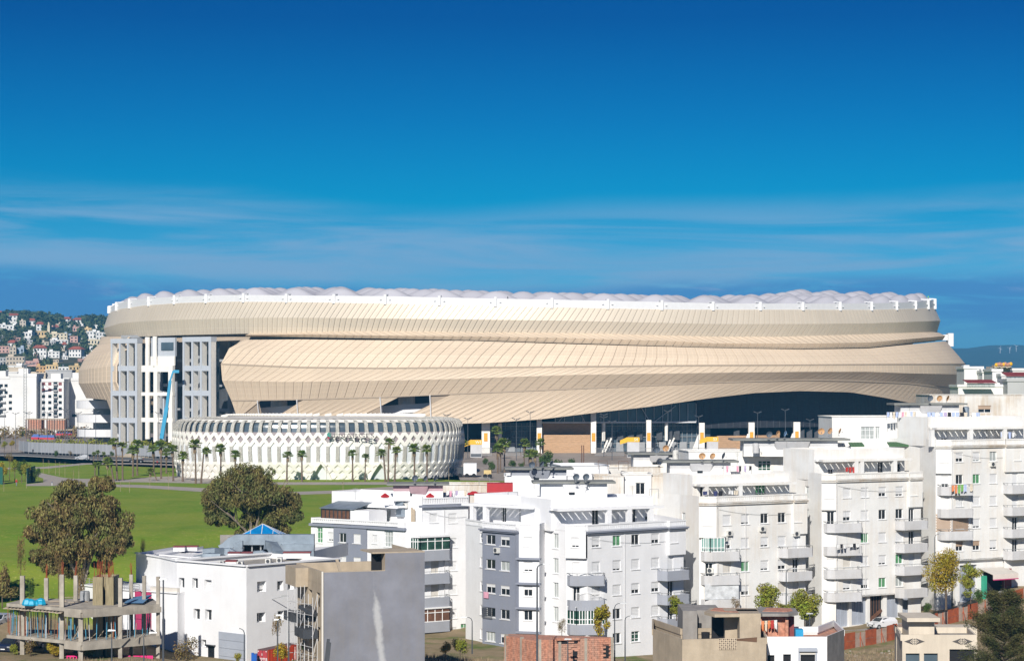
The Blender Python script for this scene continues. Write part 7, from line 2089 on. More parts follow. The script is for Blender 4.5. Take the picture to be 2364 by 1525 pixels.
mb.q(fg.p(L_, 0, -12), fg.p(L_, -12, -12), fg.p(L_, -12, zt2), fg.p(L_, 0, zt2)); mb.q(fg.p(sB, 0, zt2 - .01), fg.p(L_, 0, zt2 - .01), fg.p(L_, -5, zt2 - .01), fg.p(sB, -5, zt2 - .01)); mb.q(fg.p(sB, -5, 0), fg.p(L_, -5, 0), fg.p(L_, -5, zt2), fg.p(sB, -5, zt2))
mb.q(fg.p(sB, 0, 0), fg.p(sB, -1.2, 0), fg.p(sB, -1.2, zt2), fg.p(sB, 0, zt2)); mb.fbox(fg, sB - 1.3, L_, -4.6, -.02, zt2 - .02, zt2 + .12)
mb.q(fg.p(0, -11, -12), fg.p(L_, -11, -12), fg.p(L_, -11, 2.2), fg.p(0, -11, 2.2))
mb.fbox(fg, 0, sB, -.25, -.01, 1.4, zt1 + .06); mb.fbox(fg, 0, sB + 2, -11.2, -10.95, 1.0, zt1 + .1); mb.fbox(fg, -.02, .25, -11, -.25, 1.2, zt1 + .04)
mb.q(fg.p(0, 0, 1.3), fg.p(sB, 0, 1.3), fg.p(sB, -11, 1.3), fg.p(0, -11, 1.3))
mb.build('upper_walls', M['concrete_b'], gb)
mb = MB(); mb.fbox(fg, sB - 1.0, sB - .02, -1.6, -1.4, 1.3, zt2 - .1); mb.build('dark_opening', M['black'], gb)
fs = Fr(fg.p(-.001, -10.5, 0)[:2], fg.p(-.001, 0, 0)[:2])
mb = MB(); rects = []
for px, py in ((716, 1377), (734, 1384), (717, 1457), (735, 1463)):
 a = fs.s_px(px); D = fs.D_px(px); z = ZZ(py, D); rects.append((a - .75, a + .75, z - .75, z + .75))
wall_holes(mb, fs, 0, fs.len, -12, zt1, rects, depth=.4)
mb.build('side_wall', M['concrete_b'], gb)
for r_ in rects: q_ = MB(); q_.fbox(fs, r_[0], r_[1], -.6, -.42, r_[2], r_[3]); q_.build('window_opening', M['black'], gb)
mb = MB(); mb.fbox(fs, 0, 4.5, .02, 1.3, .5, 2.4); mb.build('overhang_box', M['concrete_b'], gb)
mb = MB(); mb.fbox(fs, .5, 4.5, .02, 1.6, -3.1, -2.2); mb.fbox(fs, 4.8, 8.5, .02, 1.5, -4.3, -3.4); mb.build('balcony_stub', M['dark'], gb)
mb = MB(); mb.beam(fg.p(-.02, .03, -12), fg.p(-.02, .03, zt1 + .1), .18); mb.build('corner_bead', M['shutter_g'], gb)
mb = MB(); mb.beam(fg.p(fg.s_px(800), -1.5, 1.5), fg.p(fg.s_px(808), -.1, 3.0) if False else fg.p(fg.s_px(795), -3, 3.4), .3, .1); mb.build('board', M['concrete_b'], label='light wooden board leaning out of the grey building roof', cat='plank')
mb = MB(); mb.beam(W(752, 1530, 214), W(758, 1474, 214), .28); mb.build('leaning_post', M['dark'], label='left dark leaning pole in front of the grey wall', cat='pole', group='dark leaning poles')
mb = MB(); mb.beam(W(757, 1530, 213), W(762, 1482, 213), .2); mb.build('leaning_post', M['dark'], label='right dark leaning pole in front of the grey wall', cat='pole', group='dark leaning poles')
sc = root('scaffold', (WX(690, 226), 226, -9), 'tangled metal tube scaffold beside the beige side of the grey building', 'scaffold')
pxs = [(664, 228), (681, 228.5), (686, 226), (694, 227.4), (703, 225), (712, 226), (722, 223.5), (733, 224)]
tops = [1362, 1352, 1355, 1352, 1350, 1370, 1378, 1372]
for (px, D), yt in zip(pxs, tops):
 mb = MB(); mb.tube((WX(px, D), D, -9.5), (WX(px, D), D, ZZ(yt, D)), .045, .045, 6); mb.build('upright', M['balc'], sc)
rnd = random.Random(5)
for lv in range(8):
 z = -8.3 + lv * 1.05
 for (p0, p1) in ((0, 1), (0, 2), (2, 4), (4, 6), (1, 3), (3, 5), (5, 7)):
  if rnd.random() < .25: continue
  (a, d), (b_, e) = pxs[p0], pxs[p1]; mb = MB(); mb.tube((WX(a, d), d, z), (WX(b_, e), e, z + rnd.uniform(-.05, .05)), .03, .03, 5); mb.build('ledger', M['balc'], sc)
for lv in range(4):
 z = -8.3 + lv * 2.1
 for (p0, p1) in ((0, 1), (2, 4), (6, 7)):
  (a, d), (b_, e) = pxs[p0], pxs[p1]; mb = MB(); mb.tube((WX(a, d), d, z), (WX(b_, e), e, z + 2.1), .03, .03, 5); mb.build('brace', M['balc'], sc)
mb = MB(); D = 226; mb.beam(W(700, 1398, D), W(735, 1418, D - 2), 1.2, .35); mb.beam(W(720, 1412, D), W(733, 1425, D - 1), .8, .6); mb.build('rubble_chute', M['dark'], sc)
ct = root('shipping_container', (WX(606, 233), 233, -9), 'red shipping container with white lettering below the white building', 'container')
D = 232; x0, x1 = WX(593, D), WX(618, D); z1 = ZZ(1499, D); z0 = z1 - 2.6
M['contred'] = mat('container_red', (.42, .05, .06), .6); M['contor'] = mat('container_orange', (.62, .07, .02), .6)
u_ = Vector((WX(692, 238) - x1, 238 - D)); ul = u_.length; u_.normalize()
fe = Fr((x0, D + .6), (x1, D)); fsd = Fr((x1, D), (WX(692, 238), 238))
mb = MB(); mb.hexa([fe.p(0, 0, z0), fe.p(fe.len, 0, z0), fsd.p(fsd.len, 0, z0), (fsd.p(fsd.len, 0, 0)[0] - (x1 - x0), fsd.p(fsd.len, 0, 0)[1] + .6, z0), fe.p(0, 0, z1), fe.p(fe.len, 0, z1), fsd.p(fsd.len, 0, z1), (fsd.p(fsd.len, 0, 0)[0] - (x1 - x0), fsd.p(fsd.len, 0, 0)[1] + .6, z1)])
mb.build('body', mat('container_roof', (.12, .06, .06), .7), ct)
for s in (0, 1): mb = MB(); mb.fbox(fe, .06 + s * (fe.len / 2 - .02), fe.len / 2 - .03 + s * (fe.len / 2 - .03), .01, .06, z0 + .1, z1 - .1); mb.build('door', M['contred'], ct)
mb = MB(); n_ = 22
for k in range(n_): mb.fbox(fsd, .1 + (fsd.len - .2) * k / n_, .1 + (fsd.len - .2) * (k + .6) / n_, .01, .06, z0 + .15, z1 - .12)
mb.fbox(fsd, 0, fsd.len, 0, .03, z0, z1); mb.build('side_panel', M['contor'], ct)
add_text('reyna', .58, fe.p(fe.len / 2, .09, z1 - .92), M['frame'], ct, rz=math.atan2(fe.u.y, fe.u.x), ext=.01)
mb = MB(); mb.fbox(fe, .1, fe.len - .1, .065, .075, z1 - 1.42, z1 - 1.36); mb.fbox(fe, .08, .2, .065, .08, z1 - .22, z1 - .14); mb.fbox(fe, fe.len - .2, fe.len - .08, .065, .08, z1 - .22, z1 - .14)
mb.fbox(fe, fe.len / 2 - .06, fe.len / 2 + .0, .065, .08, z1 - .62, z1 - .38); mb.build('print_marks', M['frame'], ct)
mb = MB(); D = 231; mb.box(WX(580, D), WX(592.5, D), D, D + 1, -9, ZZ(1509.5, D)); mb.box(WX(580, D), WX(586, D), D, D + .3, ZZ(1509.5, D), ZZ(1506, D)); mb.build('blue_bin', mat('strong_blue', (.0, .09, .42), .5), label='blue skip standing left of the red container', cat='skip')
# brick house, beige house, white house, kiosk (bottom right)
def shell(r, V, z0, z1, m, back=(0, 9), name='wall', roofm='concrete_g', drop=.6, th=.18, wins=None, rootb=None):
 """open flat-roofed volume from a front polyline"""
 P = [Vector((WX(a, d), d)) for a, d in V]; Q = [p + Vector(back) for p in P[::-1]]
 ring = P + Q; mb = MB(); frs = []
 for i in range(len(ring)):
  a, b_ = ring[i], ring[(i + 1) % len(ring)]
  fr = Fr(a, b_) if i < len(P) - 1 else None
  rects = []
  if fr is not None:
   frs.append(fr)
   for w in (wins or {}).get(i, []):
    s0, s1 = fr.s_px(w[0]), fr.s_px(w[1]); D = fr.D_px((w[0] + w[1]) / 2); rects.append((s0, s1, ZZ(w[3], D), ZZ(w[2], D)))
   wall_holes(mb, fr, 0, fr.len, z0, z1, rects, depth=.3)
   for rc, w in zip(rects, wins.get(i, []) if wins else []):
    q_ = MB(); q_.fbox(fr, rc[0], rc[1], -.5, -.31, rc[2], rc[3]); q_.build('window_opening' if w[4] == 'black' else 'window', M[w[4]], r)
   mb.fbox(fr, 0, fr.len, -th, -.001, z1 - drop, z1 - .001)
  else:
   mb.q((a.x, a.y, z0), (b_.x, b_.y, z0), (b_.x, b_.y, z1), (a.x, a.y, z1)); mb.beam((a.x, a.y, z1 - .3), (b_.x, b_.y, z1 - .3), th, .6)
 mb.build(name, M[m], r)
 q_ = MB(); q_.q(*[(p.x, p.y, z1 - drop) for p in ring]); q_.build('flat_roof', M[roofm], r)
 return frs
def slab(r, V, z, m, th=.22, name='roof_slab'):
 mb = MB(); mb.prism([(WX(a, d), d) for a, d in V], z - th, z); return mb.build(name, M[m], r)
bh = root('brick_house', (WX(1290, 232), 232, -10), 'unfinished low red brick house with concrete posts in front of the centre block', 'house')
fr1 = Fr((WX(1165, 236), 236), (WX(1238, 231), 231)); fr2 = Fr((WX(1238, 231), 231), (WX(1416, 233), 233))
nbrk = 0
BMESH = {}
for f_, z1 in ((fr1, -5.35), (fr2, -5.25)):
 mb = MB(); mb.fbox(f_, 0, f_.len, -.3, -.05, -10, z1 - .02); mb.build('backing_wall', M['brickred'], bh)
 rows_ = 13; bl_w = .62; bl_h = .21
 for rr in range(rows_):
  z = z1 - (rr + 1) * bl_h
  x = -(rr % 2) * .31
  while x < f_.len - .05:
   a0, a1 = max(0, x), min(f_.len, x + bl_w - .03)
   px_mid = 1182 + f_.p((a0 + a1) / 2, 0, 0)[0] / f_.p((a0 + a1) / 2, 0, 0)[1] * F
   if a1 - a0 > .08 and not (1312 < px_mid < 1328 and z < z1 - .9) and not (1392 < px_mid < 1408 and z1 - 2.2 < z < z1 - .7):
    if nbrk < 300:
     key = round(a1 - a0, 2)
     if key not in BMESH: b2 = MB(); b2.box(0, key, -.07, .03, 0, bl_h - .02); BMESH[key] = b2.mesh('brick', M['brickred'])
     inst('brick', BMESH[key], bh, mtx=f_.mtx(a0, random.uniform(-.01, .01), z)); nbrk += 1
   x += bl_w
for px, w_ in ((1204, .3), (1246, .3), (1292, .3), (1352, .3), (1413, .3), (1168, .3)):
 f_ = fr1 if px < 1238 else fr2; a = f_.s_px(px); mb = MB(); mb.fbox(f_, a - w_ / 2, a + w_ / 2, -.2, .08, -10, -5.2); mb.build('post', M['concrete'], bh)
mb = MB(); a0, a1 = fr2.s_px(1284), fr2.s_px(1336); mb.fbox(fr2, a0, a1, -1.5, .35, -5.35, -5.1); mb.build('canopy_slab', M['brickred'], bh)
mb = MB(); mb.fbox(fr2, a0 + .1, a1 - .1, .04, .07, -5.75, -5.36); mb.fbox(fr2, fr2.s_px(1322), fr2.s_px(1333), .04, .07, -7.6, -6.4); mb.fbox(fr2, fr2.s_px(1393), fr2.s_px(1408), -.04, -.02, -7.4, -6.0); mb.build('dark_opening', M['black'], bh)
mb = MB(); b_ = (WX(1205, 241), 241); mb.q(fr1.p(0, 0, -5.4), fr2.p(0, 0, -5.4), fr2.p(fr2.len, 0, -5.4), (WX(1410, 235), 235, -5.4), (WX(1175, 238), 238, -5.4)); mb.build('flat_roof', M['brickred'], bh)
be = root('beige_house', (WX(1575, 212), 212, -10), 'raw beige rendered house with open roof terrace and a patterned carpet over its wall', 'house')
fb_ = shell(be, [(1507, 221), (1575, 212), (1769, 213.5)], -12, -3.05, 'concrete_b', back=(.6, 9.5), drop=1.0)
mb = MB(); D = 217; mb.box(WX(1700, D), WX(1748, D), 213.9, 218, -4, ZZ(1417, D) + .4); mb.box(WX(1672, D), WX(1748, D), 216.3, 219, -4, ZZ(1417, D) + .4); mb.build('stair_room', M['concrete_b'], be)
mb = MB(); mb.box(WX(1646, D), WX(1672, D), 217.5, 218.6, -4, ZZ(1420, D)); mb.build('stair_opening', M['black'], be)
slab(be, [(1626, 216), (1650, 213.6), (1752, 214.2), (1748, 219.5), (1640, 220)], ZZ(1416, 214), 'concrete_b', .28)
slab(be, [(1640, 217), (1700, 215.0), (1745, 217.0), (1740, 219), (1650, 219.5)], ZZ(1416, 214) + .05, 'brickred', .04, 'brick_topping')
mb = MB(); D = 224; mb.box(WX(1571, D), WX(1604, D), 221, 228, -6, ZZ(1402, D)); mb.box(WX(1604, D), WX(1660, D), 222.5, 228, -6, ZZ(1404, D)); mb.build('rear_room', M['concrete_g'], be)
mb = MB(); mb.box(WX(1612, 222), WX(1620, 222), 222.3, 222.4, -5, -2.6); mb.build('narrow_opening', M['black'], be)
mb = MB(); mb.tube((WX(1632, 214), 215.5, -3.6), (WX(1632, 214), 215.5, -2.75), .38, .42, 12); mb.build('black_tub', M['black'], label='black tub standing on the beige house terrace', cat='tub')
cp = root('hanging_carpet', (WX(1679, 212), 212, -3.9), 'cream carpet with a dark diamond grid hanging over the beige wall', 'carpet')
f_ = fb_[1]; a0, a1 = f_.s_px(1659), f_.s_px(1700); mb = MB(); mb.fbox(f_, a0, a1, .02, .06, -4.1, -3.02); mb.build('cloth', mat('cream_carpet', (.55, .45, .33), .95), cp)
mb = MB(); nx, nz = 9, 6
for i in range(nx):
 for j in range(nz):
  if (i + j) % 2 == 0 or True:
   cx_ = a0 + (a1 - a0) * (i + .5) / nx; cz_ = -4.1 + 1.06 * (j + .5) / nz; hw_ = (a1 - a0) / nx * (.5 if (i + j) % 2 else .2); hh_ = 1.06 / nz * (.38 if (i + j) % 2 else .5)
   mb.q(f_.p(cx_ - hw_, .065, cz_), f_.p(cx_, .065, cz_ - hh_), f_.p(cx_ + hw_, .065, cz_), f_.p(cx_, .065, cz_ + hh_))
mb.build('pattern', mat('dark_brown_pattern', (.05, .035, .03), .95), cp, kind='stuff')
mb = MB(); mb.hexa([f_.p(f_.s_px(1700), .03, -3.25), f_.p(f_.s_px(1747), .03, -3.45), f_.p(f_.s_px(1747), .03, -3.4), f_.p(f_.s_px(1700), .03, -3.2), f_.p(f_.s_px(1700), .1, -3.12), f_.p(f_.s_px(1747), .1, -2.98), f_.p(f_.s_px(1747), .0, -2.98), f_.p(f_.s_px(1700), .0, -3.12)])
mb.build('brown_cloth', mat('brown_cloth_m', (.16, .09, .055), .9), label='folded brown cloth lying over the beige wall right of the carpet', cat='cloth')
wh = root('white_house', (WX(1850, 216), 216, -10), 'low white house with grey right side and a brick roof shed hung with blankets', 'house')
fw_ = shell(wh, [(1770, 217), (1909, 217), (1948, 223)], -12, -3.35, 'white', back=(.3, 9), wins={0: [(1772, 1788, 1511, 1540, 'black'), (1808, 1826, 1509, 1540, 'black'), (1848, 1882, 1510, 1560, 'black')]}, roofm='brickred', drop=.8)
mb = MB(); mb.fbox(fw_[1], .02, fw_[1].len, .01, .05, -12, -3.3); mb.build('grey_side', M['concrete_g'], wh)
mb = MB(); f_ = fw_[0]; s0, s1 = f_.s_px(1843), f_.s_px(1886); D = 217
mb.fbox(f_, s0, s1, .0, .32, ZZ(1502, D), ZZ(1494, D)); mb.fbox(f_, s0, s0 + .14, .0, .12, -12, ZZ(1502, D)); mb.fbox(f_, s1 - .14, s1, .0, .12, -12, ZZ(1502, D)); mb.build('door_surround', M['garage'], wh)
mb = MB(); mb.fbox(f_, s0 + .14, s1 - .14, .0, .04, ZZ(1509, D), ZZ(1503, D)); mb.build('lintel_board', M['shutter_g'], wh)
mb = MB(); D = 221; mb.box(WX(1748, D), WX(1812, D), 219.5, 220, -4.3, ZZ(1419, D)); mb.box(WX(1812, D) - .2, WX(1812, D) + .1, 219, 223, -4.3, ZZ(1419, D)); mb.build('shed_wall', M['brickred'], wh)
mb = MB(); mb.box(WX(1813, D), WX(1832, D), 220.5, 221, -4.4, ZZ(1421, D)); mb.build('shed_door', M['darkred'], wh)
slab(wh, [(1745, 220.5), (1760, 218.3), (1820, 218.3), (1842, 219.5), (1836, 224), (1750, 225)], ZZ(1414, 219), 'concrete_g', .26)
slab(wh, [(1760, 220.5), (1818, 220), (1830, 221), (1825, 223.5), (1770, 224)], ZZ(1414, 219) + .04, 'brickred', .04, 'brick_topping')
laundry(W(1750, 1433, 218.8), W(1794, 1430, 218.8), [1, 7, 9, 7, 5, 1], 'red white and orange blankets hanging in front of the brick shed', drop=.95)
mb = MB(); mb.box(WX(1833, 219), WX(1851, 219), 217.8, 219, -4.1, ZZ(1449, 219)); mb.build('blue_crate', mat('sky_blue_plastic', (.02, .30, .55), .5), label='sky blue plastic crate on the white house roof', cat='crate')
kk = root('kiosk_building', (WX(2168, 225), 225, -10), 'low cream building with two dark diamond ornaments on its front, bottom right', 'building')
kf = shell(kk, [(2079, 227.5), (2083, 225), (2252, 225)], -12, ZZ(1464, 225), 'cream', back=(.6, 7), wins={1: [(2091, 2123, 1507, 1540, 'blueglass'), (2133, 2165, 1507, 1540, 'blueglass'), (2192, 2250, 1497.5, 1560, 'black')]}) if False else None
M['cream'] = mat('cream_paint', (.66, .58, .47), .85, var=.06, scale=.5, streak=.25)
kf = shell(kk, [(2079, 227.5), (2083, 225), (2252, 225)], -12, ZZ(1464, 225), 'cream', back=(.6, 7), wins={1: [(2091, 2123, 1507, 1540, 'blueglass'), (2133, 2165, 1507, 1540, 'blueglass'), (2192, 2250, 1497.5, 1560, 'black')]})
mb = MB(); D = 228; mb.box(WX(2098, D), WX(2157, D), D, D + 4, -6, ZZ(1434, D)); mb.build('roof_room', M['cream'], kk)
mb = MB(); mb.box(WX(2090, D), WX(2166, D), D - 1.0, D + 4.5, ZZ(1432, D), ZZ(1423, D)); mb.build('roof_room_slab', M['cream'], kk)
mb = MB(); mb.box(WX(2098, D) + .1, WX(2166, D) - .1, D - .02, D + 4.2, ZZ(1436, D), ZZ(1432, D)); mb.build('soffit', M['concrete_g'], kk)
mb = MB(); D = 233; mb.box(WX(2166, D), WX(2256, D), D, D + 3, -7, ZZ(1447, D)); mb.build('rear_wall', M['cream'], kk)
mb = MB(); mb.box(WX(2188, D), WX(2189.5, D), D - .05, D, ZZ(1462, D), ZZ(1458, D)); mb.box(WX(2191, D), WX(2192.5, D), D - .05, D, ZZ(1462, D), ZZ(1458, D)); mb.build('red_marks', M['red'], kk)
f_ = kf[1]
M['ornament'] = mat('ornament_grey', (.09, .08, .075), .8)
for px in (2111, 2222):
 a = f_.s_px(px); z = ZZ(1479.5, 225); u = 1 / F * 225
 q_ = MB();
 for sg in (-1, 1): q_.q(f_.p(a + sg * 24 * u, .02, z), f_.p(a + sg * 3 * u, .02, z + 7.5 * u), f_.p(a + sg * 3 * u, .02, z - 7.5 * u))
 q_.build('ornament', M['ornament'], kk)
 q_ = MB(); q_.q(f_.p(a - 10 * u, .03, z), f_.p(a, .03, z + 8.6 * u), f_.p(a + 10 * u, .03, z), f_.p(a, .03, z - 8.6 * u)); q_.build('ornament_ground', M['cream'], kk)
 q_ = MB()
 for (cx_, cz_, hw_, th) in ((0, 0, 8.2, 1.5), (0, 0, 3.4, 1.2)):
  for s1 in (-1, 1):
   for s2 in (-1, 1):
    q_.q(f_.p(a + s1 * hw_ * u, .04, z), f_.p(a + s1 * (hw_ - th) * u, .04, z), f_.p(a, .04, z + s2 * (hw_ - th) * .86 * u), f_.p(a, .04, z + s2 * hw_ * .86 * u))
 for cx_, cz_ in ((-5.3, 0), (5.3, 0), (0, 0), (0, 4.6), (0, -4.6)):
  h_ = 1.2; q_.q(f_.p(a + (cx_ - h_) * u, .045, z + cz_ * u), f_.p(a + cx_ * u, .045, z + (cz_ + h_) * u), f_.p(a + (cx_ + h_) * u, .045, z + cz_ * u), f_.p(a + cx_ * u, .045, z + (cz_ - h_) * u))
 q_.build('ornament_knot', M['ornament'], kk)
def wy(px): return interp([(1940, 1502), (1949, 1500), (2023, 1487), (2071, 1475), (2213, 1437), (2258, 1425), (2360, 1392), (2440, 1368)], px)
def wD(px): return 277 + (px - 1949) * .0635
M['wallpink'] = mat('pinkish_masonry', (.40, .30, .24), .95, var=.25, scale=1.5, bump=.3)
sw = root('street_wall', (WX(2071, wD(2071)), wD(2071), -11.5), 'low pinkish masonry street wall with rusty red sheet panels climbing the slope', 'wall')
seg = [(1949, 1974, 'rust'), (1974, 1998, 'wallpink'), (1998, 2023, 'rust'), (2023, 2047, 'wallpink'), (2047, 2071, 'rust'), (2071, 2100, 'wallpink'), (2100, 2130, 'wallpink'), (2130, 2158, 'wallpink'), (2158, 2165, 'rust'), (2165, 2188, 'wallpink'), (2188, 2213, 'rust'), (2213, 2234, 'wallpink'), (2234, 2258, 'rust'), (2258, 2290, 'wallpink'), (2290, 2332, 'wallpink'), (2332, 2362, 'rust'), (2362, 2420, 'wallpink')]
for a, b_, m_ in seg:
 Da, Db = wD(a), wD(b_); za = ZZ(wy(a), Da); zb_ = ZZ(wy(b_), Db); h_ = 2.05 if m_ == 'rust' else 1.85; o_ = -.1 if m_ == 'rust' else 0
 zt_ = max(za, zb_) + h_ if m_ == 'rust' else None
 mb = MB()
 if m_ == 'rust':
  for lo_, hi_ in ((-.3, .98), (1.02, h_)): mb.hexa([(WX(a, Da), Da + o_, za + lo_), (WX(b_, Db), Db + o_, zb_ + lo_), (WX(b_, Db), Db + .05, zb_ + lo_), (WX(a, Da), Da + .05, za + lo_), (WX(a, Da), Da + o_, za + hi_), (WX(b_, Db), Db + o_, zb_ + hi_), (WX(b_, Db), Db + .05, zb_ + hi_), (WX(a, Da), Da + .05, za + hi_)])
  mb.build('sheet_panel', M['rust'], sw)
 else:
  mb.hexa([(WX(a, Da), Da, za - .5), (WX(b_, Db), Db, zb_ - .5), (WX(b_, Db), Db + .25, zb_ - .5), (WX(a, Da), Da + .25, za - .5), (WX(a, Da), Da, za + h_), (WX(b_, Db), Db, zb_ + h_), (WX(b_, Db), Db + .25, zb_ + h_), (WX(a, Da), Da + .25, za + h_)])
  mb.build('masonry', M['wallpink'], sw)
  q_ = MB(); m2 = (a + b_) / 2; Dm = wD(m2); zm = ZZ(wy(m2), Dm); q_.beam((WX(m2, Dm), Dm - .08, zm), (WX(m2, Dm), Dm - .08, zm + h_ + .1), .09); q_.beam((WX(m2 - 8, Dm), Dm - .08, zm), (WX(m2, Dm), Dm - .1, zm + 1.5), .06); q_.beam((WX(m2 + 8, Dm), Dm - .08, zm), (WX(m2, Dm), Dm - .1, zm + 1.5), .06)
  q_.build('post', M['rust'], sw)
rowsr = [[], [], [], []]
for i in range(60):
 px = 1900 + i * 10; d0 = wD(px) + .6; d1 = interp([(1900, 287.5), (1990, 289.5), (2126, 295.0), (2200, 300.2), (2320, 303.5), (2500, 312)], px)
 for k, f_ in enumerate((0, 1)):
  d = d0 + (d1 - d0) * f_; rowsr[k].append((WX(px, d), d, gz(WX(px, d), d) + .05))
mb = MB(); mb.grid(rowsr[:2]); mb.build('road', mat('worn_street', (.27, .25, .23), .95, var=.2, scale=.5), kind='structure')
def car(px, py, D, rz, body, label, hatch=True, z=None, group=None):
 x = WX(px, D); z = ZZ(py, D) if z is None else z
 r = root('parked_car', (x, D, z), label, 'car', group, rz=rz)
 prof = [(-1.85, .28), (-1.90, .62), (-1.82, .78), (-1.05, .92), (-.45, 1.38), (.75, 1.46), (1.45, 1.38), (1.80, .98), (1.86, .60), (1.84, .28)]
 mb = MB(); yy = [(-.80, .0), (-.84, 1), (.84, 1), (.80, 0)]
 L1 = [(x_, -.82 + (.14 if z_ > 1.0 else 0), z_) for x_, z_ in prof]; R1 = [(x_, .82 - (.14 if z_ > 1.0 else 0), z_) for x_, z_ in prof]
 n_ = len(prof)
 for i in range(n_ - 1): mb.q(L1[i], L1[i + 1], R1[i + 1], R1[i])
 mb.q(*L1); mb.q(*R1[::-1]); mb.q(L1[0], R1[0], R1[-1], L1[-1])
 mb.build('body', mat('car_paint_' + body[0], body[1], .3, var=.02, coat=.5), r, local=True)
 g_ = MB()
 for sy in (-1, 1):
  y_ = sy * .70; y2 = sy * .80
  g_.q((-.92, y2, .95), (-.42, y_, 1.34), (.15, y_, 1.39), (.15, y2, .95)); g_.q((.25, y2, .95), (.25, y_, 1.39), (.95, y_, 1.37), (1.15, y2, .98))
 g_.build('side_window', M['glass'], r, local=True)
 g_ = MB(); g_.q((-1.02, -.72, .965), (-.50, -.62, 1.375), (-.50, .62, 1.375), (-1.02, .72, .965)); g_.build('windscreen', M['glass'], r, local=True)
 g_ = MB(); g_.q((1.50, -.6, 1.36), (1.80, -.68, 1.03), (1.80, .68, 1.03), (1.50, .6, 1.36)); g_.build('rear_window', M['glass'], r, local=True)
 for sx, sy in ((-1.2, -1), (-1.2, 1), (1.2, -1), (1.2, 1)):
  w_ = MB(); w_.tube((sx, sy * .66, .31), (sx, sy * .85, .31), .31, .31, 14); wo = w_.build('wheel', M['black'], r, local=True)
  w_ = MB(); w_.tube((sx, sy * .85, .31), (sx, sy * .87, .31), .19, .19, 10); w_.build('rim', M['lamphead'], wo, local=True)
 for sy in (-1, 1):
  w_ = MB(); w_.box(-1.93, -1.80, sy * .62 - .16, sy * .62 + .16, .62, .76); w_.build('headlight', M['lamphead'], r, local=True)
  w_ = MB(); w_.box(1.80, 1.90, sy * .62 - .12, sy * .62 + .12, .70, .98); w_.build('tail_light', M['red'], r, local=True)
 w_ = MB(); w_.box(-1.95, -1.86, -.45, .45, .40, .56); w_.build('grille', M['black'], r, local=True)
 w_ = MB(); w_.box(-1.965, -1.955, -.24, .24, .42, .52); w_.box(1.86, 1.875, -.24, .24, .50, .60); w_.build('number_plate', M['frame'], r, local=True)
 for sy in (-1, 1): w_ = MB(); w_.box(-.75, -.6, sy * .95 - .08, sy * .95 + .08, .95, 1.08); w_.build('mirror', M['frame'] if body[0] == 'white' else M['dark'], r, local=True)
 return r
car(2037, 1449, 289.0, radians(30), ('white', (.75, .75, .76)), 'small white hatchback parked on the street below the garage doors')
car(27, 1503, 231, radians(75), ('navy', (.02, .025, .05)), 'dark navy car beyond the skeleton at the left edge', group='cars behind the skeleton')
car(103, 1492, 236, radians(60), ('maroon', (.04, .012, .02)), 'dark maroon car behind the skeleton columns', group='cars behind the skeleton')
car(2, 1446, 243, radians(70), ('silver', (.45, .46, .48)), 'silver car cut by the left frame edge', group='cars behind the skeleton')
car(189, 1061, gD(1061), radians(12), ('silver', (.45, .46, .48)), 'silver car driving on the park road below the mesh fence', group='cars on the park road')
car(315, 1067, gD(1067), radians(6), ('black', (.02, .02, .025)), 'black car behind the palms on the park road', group='cars on the park road')
FT = [(1770, 1418, 1340, 25, 255, 'leafg', 'leafy green tree behind the grey roof room', 1.5), (1858, 1442, 1342, 29, 262, 'leafg', 'dense yellow green tree at the left of the garage doors', 1.6), (1698, 1415, 1368, 14, 256, 'leafb', 'thin sparse tree before the plastic sheeted balcony', 1.6),
 (1808, 1420, 1385, 16, 258, 'leafg', 'low green tree between the two street trees', 1.1), (1562, 1430, 1373, 19, 252, 'leafg', 'broken leafy tree right of the centre block balconies', 1.6), (1386, 1480, 1382, 20, 245, 'leafy', 'tall narrow yellowing tree before the glazed balcony', 2.4),
 (1297, 1480, 1418, 14, 246, 'leafb', 'sparse bare tree left of the tall yellowing tree', 1.6), (2184, 1402, 1248, 37, 288, 'leafy', 'large yellow green street tree with a forked trunk', 1.5), (2241, 1388, 1288, 20, 294, 'leafg', 'slender yellow green tree beside the shop', 1.8),
 (2140, 1420, 1383, 13, 284, 'bush', 'round dark green bush above the street wall', 1.2), (2258, 1398, 1355, 18, 289, 'bush', 'larger rounded dark bush above the rusty panels', 1.0), (640, 1495, 1403, 18, 228, 'leafb', 'nearly bare tree in front of the white building right side', 1.9),
 (650, 1530, 1478, 24, 226, 'leafy', 'orange tinted bush before the red container', 1.0), (430, 1535, 1455, 42, 224, 'leafb', 'wide sparse olive bush at the foot of the white building', .9), (548, 1530, 1502, 12, 224, 'leafg', 'small green bush before the grey roller gate', 1.0),
 (1062, 1512, 1462, 26, 240, 'leafg', 'green shrub at the foot of the left block', 1.0), (1028, 1515, 1475, 18, 238, 'leafy', 'yellow green shrub left of the lamp post', 1.0), (700, 1500, 1440, 12, 229, 'leafb', 'small pale tree tangled in the scaffold', 1.6), (702, 1525, 1478, 12, 229, 'bush', 'dark green shrub under the scaffold', 1.2),
 (70, 1520, 1462, 20, 226, 'leafb', 'dry bush below the skeleton left slab', 1.3), (125, 1522, 1468, 22, 225, 'leafy', 'yellow bush below the skeleton slab', 1.0), (32, 1515, 1478, 14, 227, 'leafg', 'green bush beside the navy car', 1.2), (205, 1520, 1490, 18, 226, 'leafy', 'low yellow bush right of the corner column', 1.0), (24, 1385, 1350, 26, 246, 'euc', 'dark scrub bank left of the slender tree', .8)]
